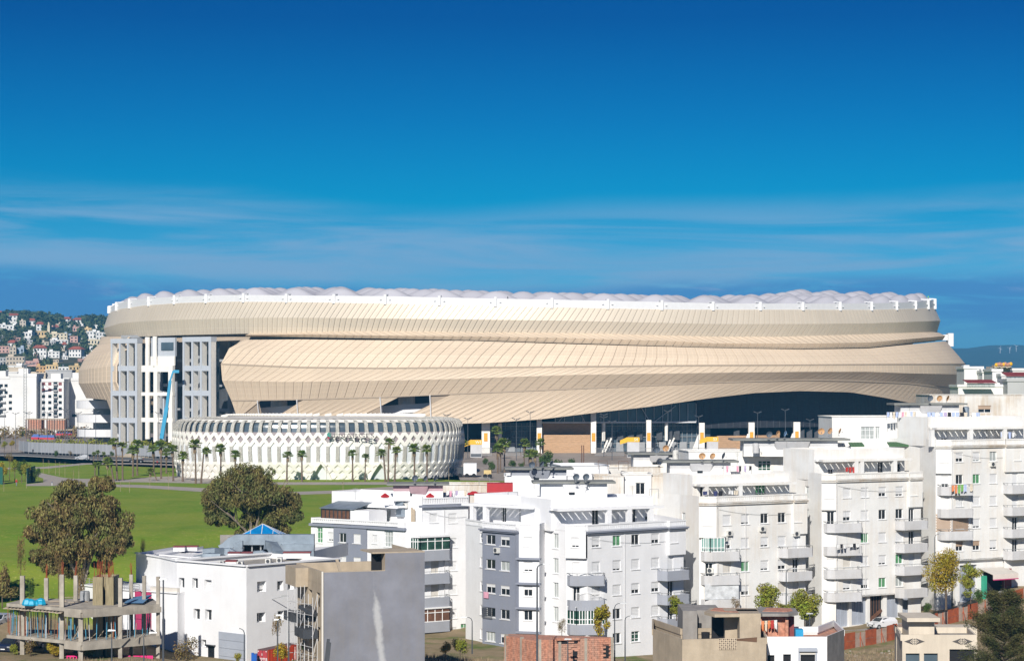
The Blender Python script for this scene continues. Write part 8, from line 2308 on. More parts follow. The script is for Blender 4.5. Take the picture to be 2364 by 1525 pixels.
for i, (px, b0, t0, rr, D, kd, lb, sq) in enumerate(FT):
 small_tree(px, b0, t0, rr, kd, lb, 'street trees and bushes in the foreground', D=D, i=i, sq=sq, name='street_tree' if b0 - t0 > 45 else 'bush', cat='tree' if b0 - t0 > 45 else 'bush')
def dense(px, pyc, D, rpx, n, m, seed, sq=1.3):
 rnd = random.Random(seed); mb = MB(); rad = rpx / F * D; c = W(px, pyc, D)
 for k in range(14):
  v = Vector((rnd.gauss(0, 1), rnd.gauss(0, 1), rnd.gauss(0, 1))).normalized() * rad * rnd.uniform(.35, .95)
  leaves(mb, c + Vector((v.x, v.y, v.z * sq)), rad * .56, n // 14, .10, rnd, droop=.3, shell=.2)
 return mb
for nm, px, pyc, D, rp, n, m_, sd_, sq in (('a', 2184, 1325, 288, 40, 9500, 'leafy', 1, 1.55), ('b', 1858, 1390, 262, 30, 7500, 'leafg', 2, 1.45), ('s', 1770, 1380, 255, 26, 4200, 'leafg', 3, 1.3), ('t', 2241, 1335, 294, 22, 3600, 'leafg', 4, 1.9), ('u', 1562, 1400, 252, 17, 1700, 'leafg', 6, 1.5), ('v', 1386, 1428, 245, 18, 2600, 'leafy', 7, 2.2)):
 rt = [o for o in COL.objects if o.type == 'EMPTY' and o.name.startswith('street_tree') and abs(o.location.x - WX(px, D)) < .4 and abs(o.location.y - D) < .5]
 if rt:
  for ch in list(rt[0].children):
   if ch.name.startswith('foliage'): ch.hide_render = False; bpy.data.objects.remove(ch)
  dense(px, pyc, D, rp, n, M[m_], sd_, sq).build('foliage', M[m_], rt[0])
D = 205; x = WX(2318, D); pr_ = root('pine_tree', (x, D, -13), 'dark feathery pine tree filling the lower right corner', 'tree')
rnd = random.Random(8); tk_ = MB(); tk_.path([(0, 0, 0), (.3, 0, 4), (0, 0, 9)], [.35, .25, .08], 8); mb = MB()
for k in range(150):
 z = rnd.uniform(4.6, 15.0); t_ = (z - 4.5) / 11.0; reach = (4.3 * (1 - t_) ** .42 + .3) * rnd.uniform(.55, 1.1); a = rnd.uniform(0, 6.28)
 if t_ > .8: reach *= .75
 p0 = Vector((0, 0, max(3.0, z - reach * .5))); p1 = Vector((cos(a) * reach, sin(a) * reach, z)); tk_.path([p0, p1], [.07, .02], 4)
 for s in range(6):
  c = p0.lerp(p1, .45 + s * .12)
  for _ in range(58):
   dv = Vector((rnd.gauss(0, 1), rnd.gauss(0, 1), rnd.gauss(.35, 1))).normalized(); q_ = c + Vector((rnd.gauss(0, .24), rnd.gauss(0, .24), rnd.gauss(0, .20))); e_2 = q_ + dv * rnd.uniform(.18, .40); sd2 = dv.orthogonal().normalized() * .03
   mb.q(q_ - sd2, q_ + sd2, e_2)
tk_.build('trunk', M['trunkd'], pr_, local=True); mb.build('crown', M['pine'], pr_, local=True)
def lamp_curved(px, py_t, py_b, D, label, side=-1, arm=1.2, thick=.07, straight=False, group='street lamps in the foreground'):
 x = WX(px, D); z0 = ZZ(py_b, D); z1 = ZZ(py_t, D); h = z1 - z0
 r = root('street_lamp', (x, D, z0), label, 'street lamp', group)
 mb = MB(); mb.tube((0, 0, 0), (0, 0, h - .4), thick * 1.3, thick * .8, 8)
 if straight: mb.tube((0, 0, h - .4), (0, 0, h), thick * .8, thick * .8, 8)
 else: mb.path([(0, 0, h - .4), (side * .1, 0, h - .15), (side * .35, 0, h), (side * arm * .7, 0, h + .04)], [thick * .8, thick * .7, thick * .6, thick * .55], 7)
 mb.build('post', M['lamp'], r, local=True)
 mb = MB(); hx = 0 if straight else side * arm * .75; mb.hexa([(hx - .38, -.13, h - .02), (hx + .38, -.10, h), (hx + .38, .10, h), (hx - .38, .13, h - .02), (hx - .30, -.08, h + .13), (hx + .34, -.06, h + .1), (hx + .34, .06, h + .1), (hx - .30, .08, h + .13)])
 mb.build('lamp_head', M['lamphead'], r, local=True)
for px, yt, yb, D, sd_, lb, st_ in [(377, 1337, 1560, 216, 1, 'tall dark lamp post with a ball head between the skeleton and the white building', True), (1240, 1302, 1560, 222, 1, 'tallest dark lamp post leaning slightly before the centre block', False), (1090, 1424, 1508, 243, -1, 'lamp post by the shrubs between the left and centre blocks', False),
  (1419, 1392, 1530, 238, 1, 'left one of two lamp posts right of the yellowing tree', False), (1443, 1421, 1530, 238, 1, 'right one of two lamp posts right of the yellowing tree', False), (564, 1450, 1545, 222, -1, 'curved lamp post in front of the grey roller gate', False), (258, 1455, 1545, 216, -1, 'lamp post before the skeleton stair core', True),
  (332, 1460, 1545, 216, 1, 'short lamp post before the right bay of the skeleton', False), (1815, 1312, 1395, 262, 1, 'lamp post between the green glazed block and its street tree', False), (2158, 1232, 1402, 289, 1, 'tall pale lamp post beside the large yellow green street tree', False), (1869, 1416, 1470, 245, -1, 'lamp post rising behind the white house roof', True),
  (667, 1420, 1535, 222, -1, 'lamp post before the scaffold', False), (1311, 1475, 1540, 228, -1, 'lamp post standing before the brick house', True), (641, 1430, 1540, 223, 1, 'thin bare post before the nearly bare tree', True)]:
 lamp_curved(px, yt, yb, D, lb, sd_, straight=st_, thick=.09 if yt in (1337, 1302) else .06)
mb = MB(); rnd = random.Random(12)
for k in range(5200):
 z_ = rnd.random()
 if z_ < .3: px = rnd.uniform(150, 380); D = rnd.uniform(208, 221)
 elif z_ < .62: px = rnd.uniform(975, 1430); D = rnd.uniform(224, 256)
 elif z_ < .85: px = rnd.uniform(1950, 2150); D = rnd.uniform(235, 275)
 else: px = rnd.uniform(2120, 2300); D = rnd.uniform(214, 222)
 x = WX(px, D); z = gz(x, D); hh = rnd.uniform(.15, .7) * (1.9 if z_ > .85 else 1)
 for _ in range(3):
  dx2, dy2 = rnd.uniform(-.35, .35) * hh, rnd.uniform(-.3, .3); w2 = rnd.uniform(.015, .04)
  mb.q((x - w2, D, z - .1), (x + w2, D, z - .1), (x + dx2, D + dy2, z + hh))
mb.build('dry_grass', M['dry'], label='dry brown weeds and brush along the near ground', cat='weeds', kind='stuff')
mb = MB()
for k in range(260):
 px = rnd.uniform(1950, 2180); D = rnd.uniform(238, 276); x = WX(px, D); z = gz(x, D); s = rnd.uniform(.05, .22)
 mb.lathe((x, D, z - .03), [(s, 0), (s * .8, s * .6), (0, s * .8)], 5)
mb.build('rubble', M['concrete'], label='scattered stones on the bare slope below the street wall', cat='rubble', kind='stuff')
for i, (a, b_, yt, yb, D, lb) in enumerate([(1106, 1131, 1102, 1112, 296, 'thin goal shaped roof rail left of the dark dishes'), (1381, 1402, 1063, 1076, 312, 'brown roof rail on the white parapet, left one'), (1428, 1450, 1064, 1078, 314, 'brown roof rail on the cream parapet'), (1582, 1604, 1053, 1066, 318, 'dark roof rail left of the orange dish pair'), (1305, 1340, 1122, 1136, 276, 'thin roof rail beside the centre block stair room'), (1173, 1195, 1135, 1146, 284, 'pale roof rail right of the red roof box'), (1500, 1520, 1128, 1142, 282, 'pale roof rail near the streaked party wall')]):
 r = root('roof_rail', (WX(a, D), D, ZZ(yb, D)), lb, 'railing', 'goal shaped rails on the roofs'); x0, x1, z0, z1 = WX(a, D), WX(b_, D), ZZ(yb, D), ZZ(yt, D); q_ = MB()
 for x in (x0, x1): q_.tube((x, D, z0 - .4), (x, D, z1), .03, .03, 5)
 q_.beam((x0, D, z1), (x1, D, z1), .06); q_.build('rail', M['brown' if i in (1, 2, 3) else 'rail'], r)
for i, (px, yt, yb, D, lb) in enumerate([(1702, 1043, 1064, 300, 'thin mast on the roof left of the barred window'), (1816, 1012, 1042, 301, 'thin mast below the pale blue dish'), (1565, 1040, 1066, 315, 'thin mast between the slabs left of the orange dishes'), (2290, 1000, 1030, 305, 'thin aerial on the highest block'), (1460, 1120, 1150, 284, 'thin aerial on the centre block roof'), (820, 1125, 1145, 290, 'thin aerial on the left block roof'), (2100, 930, 958, 309, 'thin mast at the left end of the highest slab')]):
 r = root('roof_aerial', (WX(px, D), D, ZZ(yb, D)), lb, 'aerial', 'thin aerials on the roofs'); q_ = MB(); h = ZZ(yt, D) - ZZ(yb, D); q_.tube((0, 0, -.4), (0, 0, h), .03, .02, 5); q_.build('mast', M['rail'], r, local=True); q_ = MB()
 for k in range(4): q_.beam((-.35 + k * .05, 0, h - .1 - k * .14), (.35 - k * .05, 0, h - .1 - k * .14), .03)
 q_.build('cross_bars', M['rail'], r, local=True)
for i, (px, yb, D, c_, lb) in enumerate([(1352, 1160, 280, 'balc', 'pale water tank on the centre block roof'), (1560, 1055, 316, 'acw', 'cream water tank near the broken stair slab'), (1745, 1040, 302, 'balc', 'pale cylinder tank under the long slab'), (2230, 955, 312, 'steel', 'grey metal tank by the brown shuttered window'), (1880, 1062, 297, 'acw', 'cream tank on the garage block roof')]):
 r = root('water_tank', (WX(px, D), D, ZZ(yb, D)), lb, 'water tank', 'tanks on the roofs'); q_ = MB(); q_.lathe((0, 0, -.3), [(.0, 0), (.45, 0), (.45, 1.2), (.3, 1.32), (0, 1.34)], 14); q_.build('drum', M[c_], r, local=True); q_ = MB(); q_.beam((.45, 0, -.2), (.8, 0, -.2), .06); q_.beam((.8, 0, -.2), (.8, .4, -.5), .06); q_.build('pipe', M['rail'], r, local=True)
def sag(p, q, dz=.5, n=8):
 p, q = Vector(p), Vector(q); return [p.lerp(q, k / n) - Vector((0, 0, dz * 4 * (k / n) * (1 - k / n))) for k in range(n + 1)]
for bld, fr, zt, zb_, lst in ((b3, fw3, 5.6, -12, (.12, 4.6)), (b4, fw4, 8.1, -6.6, (.12, 5.0)), (b5, fw5, 12.2, -2.5, (.12, 3.6)), (bC, FC[6], 3.1, -12, (5.9,)), (bL, FL[4], 5.4, -11, (3.1,))):
 for a in lst:
  q_ = MB(); q_.tube(fr.p(a, .07, zb_), fr.p(a, .07, zt), .05, .05, 6); q_.build('drain_pipe', M['balc'], bld)
 q_ = MB(); pts = sag(fr.p(.3, .08, zt - .3), fr.p(fr.len - .3, .08, zt - 1.2), .35)
 for u_, v_ in zip(pts, pts[1:]): q_.beam(u_, v_, .022)
 pts = sag(fr.p(1.5, .08, zt - 3.4), fr.p(1.9, .08, zt - 9.0), .0)
 for u_, v_ in zip(pts, pts[1:]): q_.beam(u_, v_, .022)
 q_.build('cable', M['rail'], bld)
# town and hill on the far left
HM = {n_: mat('far_' + n_, c_, .85, var=.1, scale=.1) for n_, c_ in (('white', (.74, .73, .71)), ('beige', (.55, .47, .37)), ('pink', (.52, .32, .27)), ('yellow', (.62, .46, .24)), ('cream', (.66, .58, .42)), ('blue', (.35, .42, .5)), ('orange', (.58, .36, .16)), ('grey', (.42, .42, .42)))}
M['terracotta'] = mat('terracotta_roof', (.33, .09, .055), .9, var=.2, scale=.2)
ub = MB(); ub.box(-.5, .5, -.06, .1, 0, 1); UW = ub.mesh('window', M['glass']); ub = MB(); ub.box(-.5, .5, -.06, .1, 0, 1); UWR = ub.mesh('window', M['darkred'])
def far_house(px0, px1, py0, py1, D, col, roof, label, wins=3, rows=1, name='hill_house', group='houses on the wooded hill', cat='house', zb=None, wm=None, turn=.12, depth=None, ww=None):
 x0, x1 = WX(px0, D), WX(px1, D); zt = ZZ(py0, D); zb = ZZ(py1, D) if zb is None else zb
 w_ = x1 - x0; dp = depth or max(6, w_ * .7)
 r = root(name, ((x0 + x1) / 2, D, zb), label, cat, group, rz=turn)
 h = zt - zb; mb = MB(); mb.box(-w_ / 2, w_ / 2, 0, dp, -14, h); mb.build('wall', HM[col], r, local=True)
 q_ = MB()
 if roof == 'flat': q_.box(-w_ / 2 - .2, w_ / 2 + .2, -.2, dp + .2, h, h + .5); q_.box(*((-w_ * .4, -w_ * .1), (w_ * .05, w_ * .42), (-w_ * .2, -w_ * .19))[int(abs(px0)) % 3], dp * .3, dp * .6, h + .5, h + (1.9 if D > 1100 else .8))
 elif roof == 'hip':
  a = .8; q_.hexa([(-w_ / 2 - a, -a, h), (w_ / 2 + a, -a, h), (w_ / 2 + a, dp + a, h), (-w_ / 2 - a, dp + a, h), (-w_ / 2 + w_ * .22, dp * .4, h + 2.2), (w_ / 2 - w_ * .22, dp * .4, h + 2.2), (w_ / 2 - w_ * .22, dp * .6, h + 2.2), (-w_ / 2 + w_ * .22, dp * .6, h + 2.2)])
 q_.build('roof', M['terracotta'] if roof == 'hip' else HM[col], r, local=True)
 for j in range(rows):
  for i in range(wins):
   o = inst('window', wm or UW, r, loc=(-w_ / 2 + w_ * (i + .5) / wins, -.02, h * (1 - (j + .62) / rows)))
   o.scale = (ww or min(2.2, w_ / wins * .42), 1, min(2.2, h / rows * .42))
 return r
def hill_D(px, py):
 D = 1155.0
 while D < 2240:
  x = WX(px, D); z = hill_h(x, D)
  if HY - (z - H) / D * F <= py: return D
  D += 6
 return 2240.0
HL = [(14, 46, 728, 744, 'white', 'hip', 'large white villa with red roof high on the hill'), (45, 60, 741, 755, 'beige', 'flat', 'square beige house right below the high villa'), (65, 83, 740, 753, 'white', 'hip', 'white red roofed house left of the minaret top'),
(-4, 13, 749, 757, 'white', 'flat', 'low white house cut by the frame edge on the hill'), (13, 39, 751, 762, 'white', 'flat', 'long white terrace left below the beige square house'), (84, 101, 748, 764, 'white', 'hip', 'white house immediately left of the minaret'),
(114, 155, 770, 784, 'cream', 'flat', 'cream mosque hall at the right foot of the minaret'), (49, 74, 767, 780, 'white', 'flat', 'white house with balcony left of the mosque'), (80, 109, 765, 778, 'yellow', 'flat', 'yellowish house between the white house and the minaret'),
(147, 164, 771, 783, 'blue', 'flat', 'bluish white house right of the mosque hall'), (161, 180, 777, 791, 'pink', 'flat', 'pink house right of the mosque'), (117, 157, 785, 793, 'white', 'flat', 'low wide white house under the mosque hall'),
(168, 183, 755, 768, 'pink', 'flat', 'tall pinkish house above the pink house'), (195, 212, 758, 770, 'yellow', 'flat', 'yellow house near the left lobe of the stadium'), (145, 163, 736, 743, 'white', 'hip', 'small red and white house near the hill top'),
(168, 194, 738, 743, 'white', 'hip', 'long low white building just under the ridge wood'), (199, 222, 765, 783, 'white', 'flat', 'white block above the stadium lobe, left one'), (222, 243, 768, 786, 'white', 'flat', 'white block above the stadium lobe, right one'), (203, 231, 784, 797, 'cream', 'flat', 'pale house partly behind the stadium lobe'),
(16, 35, 791, 804, 'white', 'hip', 'small white house with red roof at the left mid slope'), (22, 37, 802, 818, 'beige', 'flat', 'beige building under the small red roofed house'), (37, 55, 803, 816, 'blue', 'flat', 'blue tinted glazed house at the left mid slope'), (-5, 22, 800, 815, 'pink', 'flat', 'rosy building at the frame edge mid slope'),
(77, 107, 803, 822, 'white', 'hip', 'big white villa with a broad red roof mid slope'), (111, 137, 812, 826, 'white', 'flat', 'white single storey house with dark windows'), (158, 188, 806, 825, 'white', 'hip', 'white arched villa with two red roofs'),
(15, 57, 824, 843, 'beige', 'flat', 'beige terrace building at the foot of the hill'), (58, 90, 834, 846, 'pink', 'flat', 'pinkish building with red shutters at the hill foot'), (13, 52, 845, 858, 'white', 'flat', 'white house with large dark windows at the hill foot'),
(84, 106, 846, 864, 'orange', 'flat', 'orange building left part at the hill foot'), (106, 134, 843, 866, 'yellow', 'flat', 'taller ochre building at the hill foot'), (134, 160, 848, 866, 'white', 'flat', 'white low building right of the ochre one'), (160, 183, 845, 868, 'yellow', 'flat', 'yellow building touching the stadium lobe'),
(200, 215, 800, 812, 'white', 'flat', 'small white house in the wood above the lobe'), (124, 142, 748, 755, 'beige', 'flat', 'tiny beige roof in the ridge wood'), (96, 112, 790, 797, 'beige', 'flat', 'small beige wall left under the mosque'), (30, 47, 780, 787, 'pink', 'flat', 'reddish small house in the wood'), (60, 76, 786, 794, 'grey', 'flat', 'grey small house in the wood'),
(-6, 6, 722, 731, 'yellow', 'hip', 'yellow house at the frame corner on the ridge'), (182, 198, 747, 753, 'white', 'flat', 'short white wall below the ridge at the right'), (212, 232, 751, 758, 'white', 'flat', 'white terrace right below the ridge'), (-8, 14, 826, 843, 'grey', 'flat', 'grey building at the frame edge at the hill foot')]
for i, (a, b_, y0, y1, c_, rf, lb) in enumerate(HL):
 D = hill_D((a + b_) / 2, y1)
 far_house(a, b_, y0, y1, D, c_, rf, lb, wins=max(2, int((b_ - a) / 7)), rows=2 if y1 - y0 > 13 else 1, wm=UWR if 'red shutters' in lb else None, turn=[.1, -.2, .25][i % 3])
D = hill_D(112, 783) - 6; x0 = WX(112.7, D); mn = root('minaret', (x0, D, ZZ(783, D)), 'slim cream minaret rising from the mosque on the hill', 'minaret'); h = ZZ(751, D) - ZZ(783, D)
mb = MB(); mb.box(-1.0, 1.0, -1, 1, 0, h); mb.build('shaft', HM['cream'], mn, local=True); mb = MB(); mb.box(-1.2, 1.2, -1.2, 1.2, h, h + .4); mb.box(-.5, .5, -.5, .5, h + .4, h + 2); mb.lathe((0, 0, h + 2), [(.6, 0), (.4, .5), (0, 1)], 8); mb.build('lantern', HM['cream'], mn, local=True)
rnd = random.Random(77); ng = 0
while ng < 52:
 px, py = rnd.uniform(-20, 235), rnd.uniform(754, 842)
 if any(a - 7 < px < b_ + 7 and y0 - 6 < py < y1 + 4 for a, b_, y0, y1, _, _, _ in HL): ng += .15; continue
 w_, h_ = rnd.uniform(7, 14), rnd.uniform(5, 9); e_5 = (px - w_ / 2, px + w_ / 2, py - h_, py, rnd.choice(['white', 'white', 'cream', 'beige', 'pink', 'grey']), rnd.choice(['flat', 'flat', 'hip']), '')
 HL.append(e_5); far_house(*e_5[:4], hill_D(px, py), e_5[4], e_5[5], 'small pale house scattered in the wood on the hill', wins=2, group='small houses scattered on the hill', turn=rnd.uniform(-.4, .4)); ng += 1
M['hillwood'] = leaf_mat('hill_trees', (.045, .075, .03), (.09, .10, .04), .5)
mb = MB(); rnd = random.Random(21); n_ = 0
boxes = [(a - 2, b_ + 2, y0 - 1, y1 + 1, hill_D((a + b_) / 2, y1)) for a, b_, y0, y1, _, _, _ in HL]
while n_ < 1900:
 px = rnd.uniform(-60, 300); D = rnd.uniform(1180, 2230) if rnd.random() < .72 else rnd.uniform(2060, 2250)
 x = WX(px, D); z = hill_h(x, D); py = HY - (z - H) / D * F
 if z < 6: continue
 rr = rnd.uniform(2.2, 4.6) if py > 735 else rnd.uniform(3.0, 5.2)
 bad = False
 for a, b_, y0, y1, Dh in boxes:
  if D < Dh + 4 and a < px < b_ and py - rr * 2 / D * F < y1 - 2 and py > y0: bad = True; break
 if bad or (815 < py < 845 and rnd.random() < .6) or (py > 846 and rnd.random() < .85): continue
 n_ += 1
 hh = rr * rnd.uniform(.9, 1.3)
 leaves(mb, (x, D, z + hh), (rr, rr, hh), 46, rr * .34, rnd, shell=.55)
mb.build('hill_wood', M['hillwood'], label='dark wood covering the hill between the houses', cat='wood', kind='stuff')
T = [(-30, 22, 868, 'white', 'white apartment tower with stacked balconies cut by the left edge', [(3, 889), (3, 905), (3, 920), (3, 935), (3, 950), (14, 889), (14, 905)]),
 (22, 84, 862, 'white', 'blank white gable wall of a tower behind the crane mast', [(19 + 5, 913), (24, 928), (24, 942)]),
 (97, 147, 874, 'white', 'white apartment tower with four columns of windows', [(100.5, y) for y in (885, 899, 914, 928, 942, 956)] + [(115, y) for y in (885, 899, 914, 928, 942, 956)] + [(139, y) for y in (885, 899, 914, 928, 942, 956)]),
 (147, 162, 872, 'white', 'narrow balcony bay between two white towers', [(151, y) for y in (885, 899, 914, 928, 942, 956)] + [(157, y) for y in (885, 899, 914, 928, 942, 956)]),
 (162, 215, 872, 'white', 'plain rounded white tower beside the ramp balconies', [(170, 958), (174, 958)])]
for i, (a, b_, yt, c_, lb, ws) in enumerate(T):
 D = 930 - (12 if i in (2,) else 0); x0, x1 = WX(a, D), WX(b_, D); zt = ZZ(yt, D); r = root('town_tower', (x0, D, 0), lb, 'apartment tower', 'white towers at the far left')
 mb = MB(); mb.box(x0, x1, D, D + 14, 0, zt - 1.2); mb.build('wall', HM[c_], r); mb = MB(); mb.box(x0 - .2, x1 + .2, D - .2, D + 14.2, zt - 1.2, zt); mb.box(x0 + 3, x0 + 7, D + 3, D + 8, zt, zt + 2.2); mb.build('roof', HM[c_], r)
 for px, py in ws: o = inst('window', UWR if px in (100.5, 115, 139) and (py % 2) else UW, r, loc=(WX(px, D) - x0, -.03, ZZ(py, D) - .7)); o.scale = (1.3 if i != 3 else .8, 1, 1.2)
 if i in (0, 2):
  for y in (885, 899, 914, 928, 942, 956) if i == 2 else (895, 910, 925, 940, 955):
   px = 128 if i == 2 else -2; mb = MB(); mb.box(WX(px - 5, D), WX(px + 5 + (10 if i == 0 else 0), D), D - 1.2, D, ZZ(y + 4, D), ZZ(y + 1, D)); mb.build('balcony', HM['grey'], r)
   o = inst('window', UW, r, loc=(WX(px, D) - x0, -.04, ZZ(y + 1, D))); o.scale = (1.6, 1, 1.2)
mb = MB(); D = 931; mb.box(WX(84, D), WX(97, D), D + 3, D + 14, 0, ZZ(880, D)); mb.build('side_block', HM['grey'], label='shaded grey return wall between two white towers', cat='building')
for a, b_, y0, c_, lb, D in ((66, 105, 862, 'beige', 'beige roof rooms behind the white towers', 960), (105, 166, 856, 'grey', 'grey roof rooms behind the white towers', 962), (0, 40, 860, 'white', 'white roof rooms left of the crane', 964), (20, 56, 850, 'beige', 'cluttered beige upper storey left of the crane', 1000), (184, 240, 862, 'white', 'white block directly behind the stadium lobe', 990)):
 far_house(a, b_, y0, y0 + 20, D, c_, 'flat', lb, wins=2, name='town_building', group='buildings behind the white towers', cat='building', zb=2, turn=0)
cr = root('tower_crane', (WX(57, 900), 900, 0), 'thin grey lattice crane mast in front of the blank white gable', 'crane'); D = 900; mb = MB()
x0, x1 = WX(54.5, D), WX(60.5, D); zt = ZZ(838, D)
for x in (x0, x1):
 for y in (D, D + 1): mb.beam((x, y, 0), (x, y, zt), .12)
k_ = 0; z = 0
while z < zt - 1.2: mb.beam((x0, D, z), (x1, D, z + 1.2), .08); mb.beam((x1, D, z), (x0, D, z + 1.2), .08); z += 1.2
mb.build('mast', M['rail'], cr); mb = MB(); mb.beam((x0 + .5, D, zt), (x0 + .5, D, ZZ(823, D)), .5); mb.beam((WX(50, D), D, zt - 1), (WX(82, D), D, zt), .35, .5); mb.beam((x0 + .5, D, ZZ(823, D)), (WX(78, D), D, zt), .08); mb.build('jib', M['lamp'], cr)
ub_ = root('unfinished_building', (WX(60, 860), 860, 0), 'low unfinished brick and timber building below the white towers', 'building'); D = 860
for z0, z1, a, b_, m_ in ((3.6, 7.2, 64, 94, 'brickred'), (3.6, 7.0, 108, 148, 'brickred'), (7.2, 7.6, 60, 152, 'concrete_b'), (3.2, 3.6, 56, 175, 'concrete_b'), (-.1, 3.2, 70, 79, 'black'), (-.1, 3.2, 79, 110, 'concrete_g')):
 mb = MB(); mb.box(WX(a, D), WX(b_, D), D, D + 6, z0, z1); mb.build('floor_slab' if m_ == 'concrete_b' else 'wall_panel', M[m_], ub_)
mb = MB()
for px in range(60, 176, 6): mb.box(WX(px, D) - .15, WX(px, D) + .15, D - .2, D + .1, 0, 3.3 if px > 152 else 7.3)
mb.build('timber_posts', M['brown'], ub_, kind='stuff')
aw_b, aw_r = mat('blue_canopy', (.10, .17, .42), .7), mat('red_canopy', (.50, .03, .06), .7)
for i, (a, b_, yt, yb, lb) in enumerate(((72, 90, 1002, 1014, 'left one of two joined blue and red market tents'), (88, 126, 1004, 1014, 'wide low blue and red market tent right of the first'), (129, 165, 995, 1004, 'blue and red market tent farther back at the right'))):
 D = gD(1019 if i < 2 else 1012); r = root('market_tent', (WX(a, D), D, 0), lb, 'tent', 'blue and red market tents'); x0, x1 = WX(a, D), WX(b_, D); z0, z1 = ZZ(yb, D), ZZ(yt, D); zm = z0 + (z1 - z0) * .45
 mb = MB(); mb.hexa([(x0, D, zm), (x1, D, zm), (x1, D + 4, zm), (x0, D + 4, zm), (x0 + .5, D + 1.5, z1), (x1 - .5, D + 1.5, z1), (x1 - .5, D + 2.5, z1), (x0 + .5, D + 2.5, z1)]); mb.build('canopy', aw_b, r)
 mb = MB(); mb.box(x0, x1, D - .05, D + .02, z0, zm); mb.build('valance', aw_r, r); mb = MB(); mb.box(x0 + .1, x0 + .2, D, D + .1, 0, z0); mb.box(x1 - .2, x1 - .1, D, D + .1, 0, z0); mb.build('pole', M['rail'], r)
fn = root('mesh_fence', (WX(64, gD(1047)), gD(1047), 0), 'long pale grey mesh fence along the park road', 'fence')
FP = [(44, 1043), (66, 1046.5), (96, 1048), (160, 1050.5), (230, 1053), (300, 1055), (360, 1057), (430, 1059)]
M['mesh'] = mat('pale_grey_mesh', (.33, .34, .36), .8, var=.2, scale=.3, stretch=(6, 6, .2))
q0 = None; pts = []
for (a, ya), (b_, yb) in zip(FP, FP[1:]):
 n_ = max(1, int((b_ - a) / 8))
 for k in range(n_): pts.append(gp(a + (b_ - a) * k / n_, ya + (yb - ya) * k / n_))
for i, (a, b_) in enumerate(zip(pts, pts[1:])):
 mb = MB(); mb.beam((a[0], a[1], 2.0), (b_[0], b_[1], 2.0), .04, 3.0); mb.build('mesh_panel', M['mesh'], fn)
 mb = MB(); mb.beam((a[0], a[1] - .05, 0), (a[0], a[1] - .05, 3.7), .10); mb.build('post', M['podium'], fn)
mb = MB(); rnd = random.Random(30)
for k in range(120): px = rnd.uniform(60, 430); x, y = gp(px, rnd.uniform(1030, 1040)); leaves(mb, (x, y + 6, 1.4), (1.6, 1.2, 1.5), 26, .34, rnd)
mb.build('hedge', M['leafg'], label='uneven hedge of yellow green shrubs behind the mesh fence', cat='hedge', kind='stuff')
mb = MB()
for k in range(100): px = rnd.uniform(-30, 200); x, y = gp(px, rnd.uniform(1001, 1016)); leaves(mb, (x, y + 6, 1.8), (2.2, 1.4, 2.2), 22, .5, rnd)
mb.build('shrubbery', M['leafb'], label='reddish and green shrub belt in front of the white towers', cat='shrubs', kind='stuff')
sp_m = MB(); sp_m.tube((0, 0, 0), (0, 0, 1), .035, .02, 5); SPM = sp_m.mesh('stem', mat('stake_wood', (.38, .30, .19), .9))
for i, (px, yb, yt) in enumerate([(100, 1092, 1056), (113, 1093, 1061), (128, 1095, 1062), (137, 1098, 1065), (150, 1101, 1066), (182, 1104, 1070), (170, 1114, 1085), (278, 1134, 1110), (299, 1136, 1108), (9, 1134, 1110), (61, 1126, 1095), (389, 1130, 1090), (346, 1126, 1095), (656, 1134, 1108), (792, 1136, 1102), (754, 1110, 1076), (605, 1109, 1078), (1036, 1108, 1072), (306, 1095, 1060), (248, 1100, 1070)]):
 D = gD(yb); h = (yb - yt) / F * D
 r = root('sapling', (WX(px, D), D, 0), 'thin staked bare sapling on the park lawn', 'sapling', 'thin staked saplings on the lawn'); o = inst('stem', SPM, r); o.scale = (1.2, 1.2, h)
 rr_ = MB(); rn = random.Random(i)
 for k in range(7): a = rn.uniform(0, 6.28); rr_.beam((0, 0, h * (.5 + k * .06)), (cos(a) * .35, sin(a) * .35, h * (.62 + k * .07)), .02)
 rr_.build('twigs', M['trunkd'], r, local=True)
pm2 = MB(); pm2.tube((0, 0, 0), (0, 0, 1), .10, .06, 7); PLM = pm2.mesh('post', M['lamp'])
hm2 = MB()
for sg in (-1, 1): hm2.beam((0, 0, -.15), (sg * .7, 0, .2), .08); hm2.hexa([(sg * .5, -.2, .15), (sg * 1.2, -.2, .4), (sg * 1.2, .2, .4), (sg * .5, .2, .15), (sg * .45, -.2, .3), (sg * 1.15, -.2, .56), (sg * 1.15, .2, .56), (sg * .45, .2, .3)])
hm2.beam((0, -.6, .2), (0, .6, .2), .08); hm2.box(-.16, .16, -.9, -.4, .15, .3); HLM = hm2.mesh('lamp_head', M['lamp'])
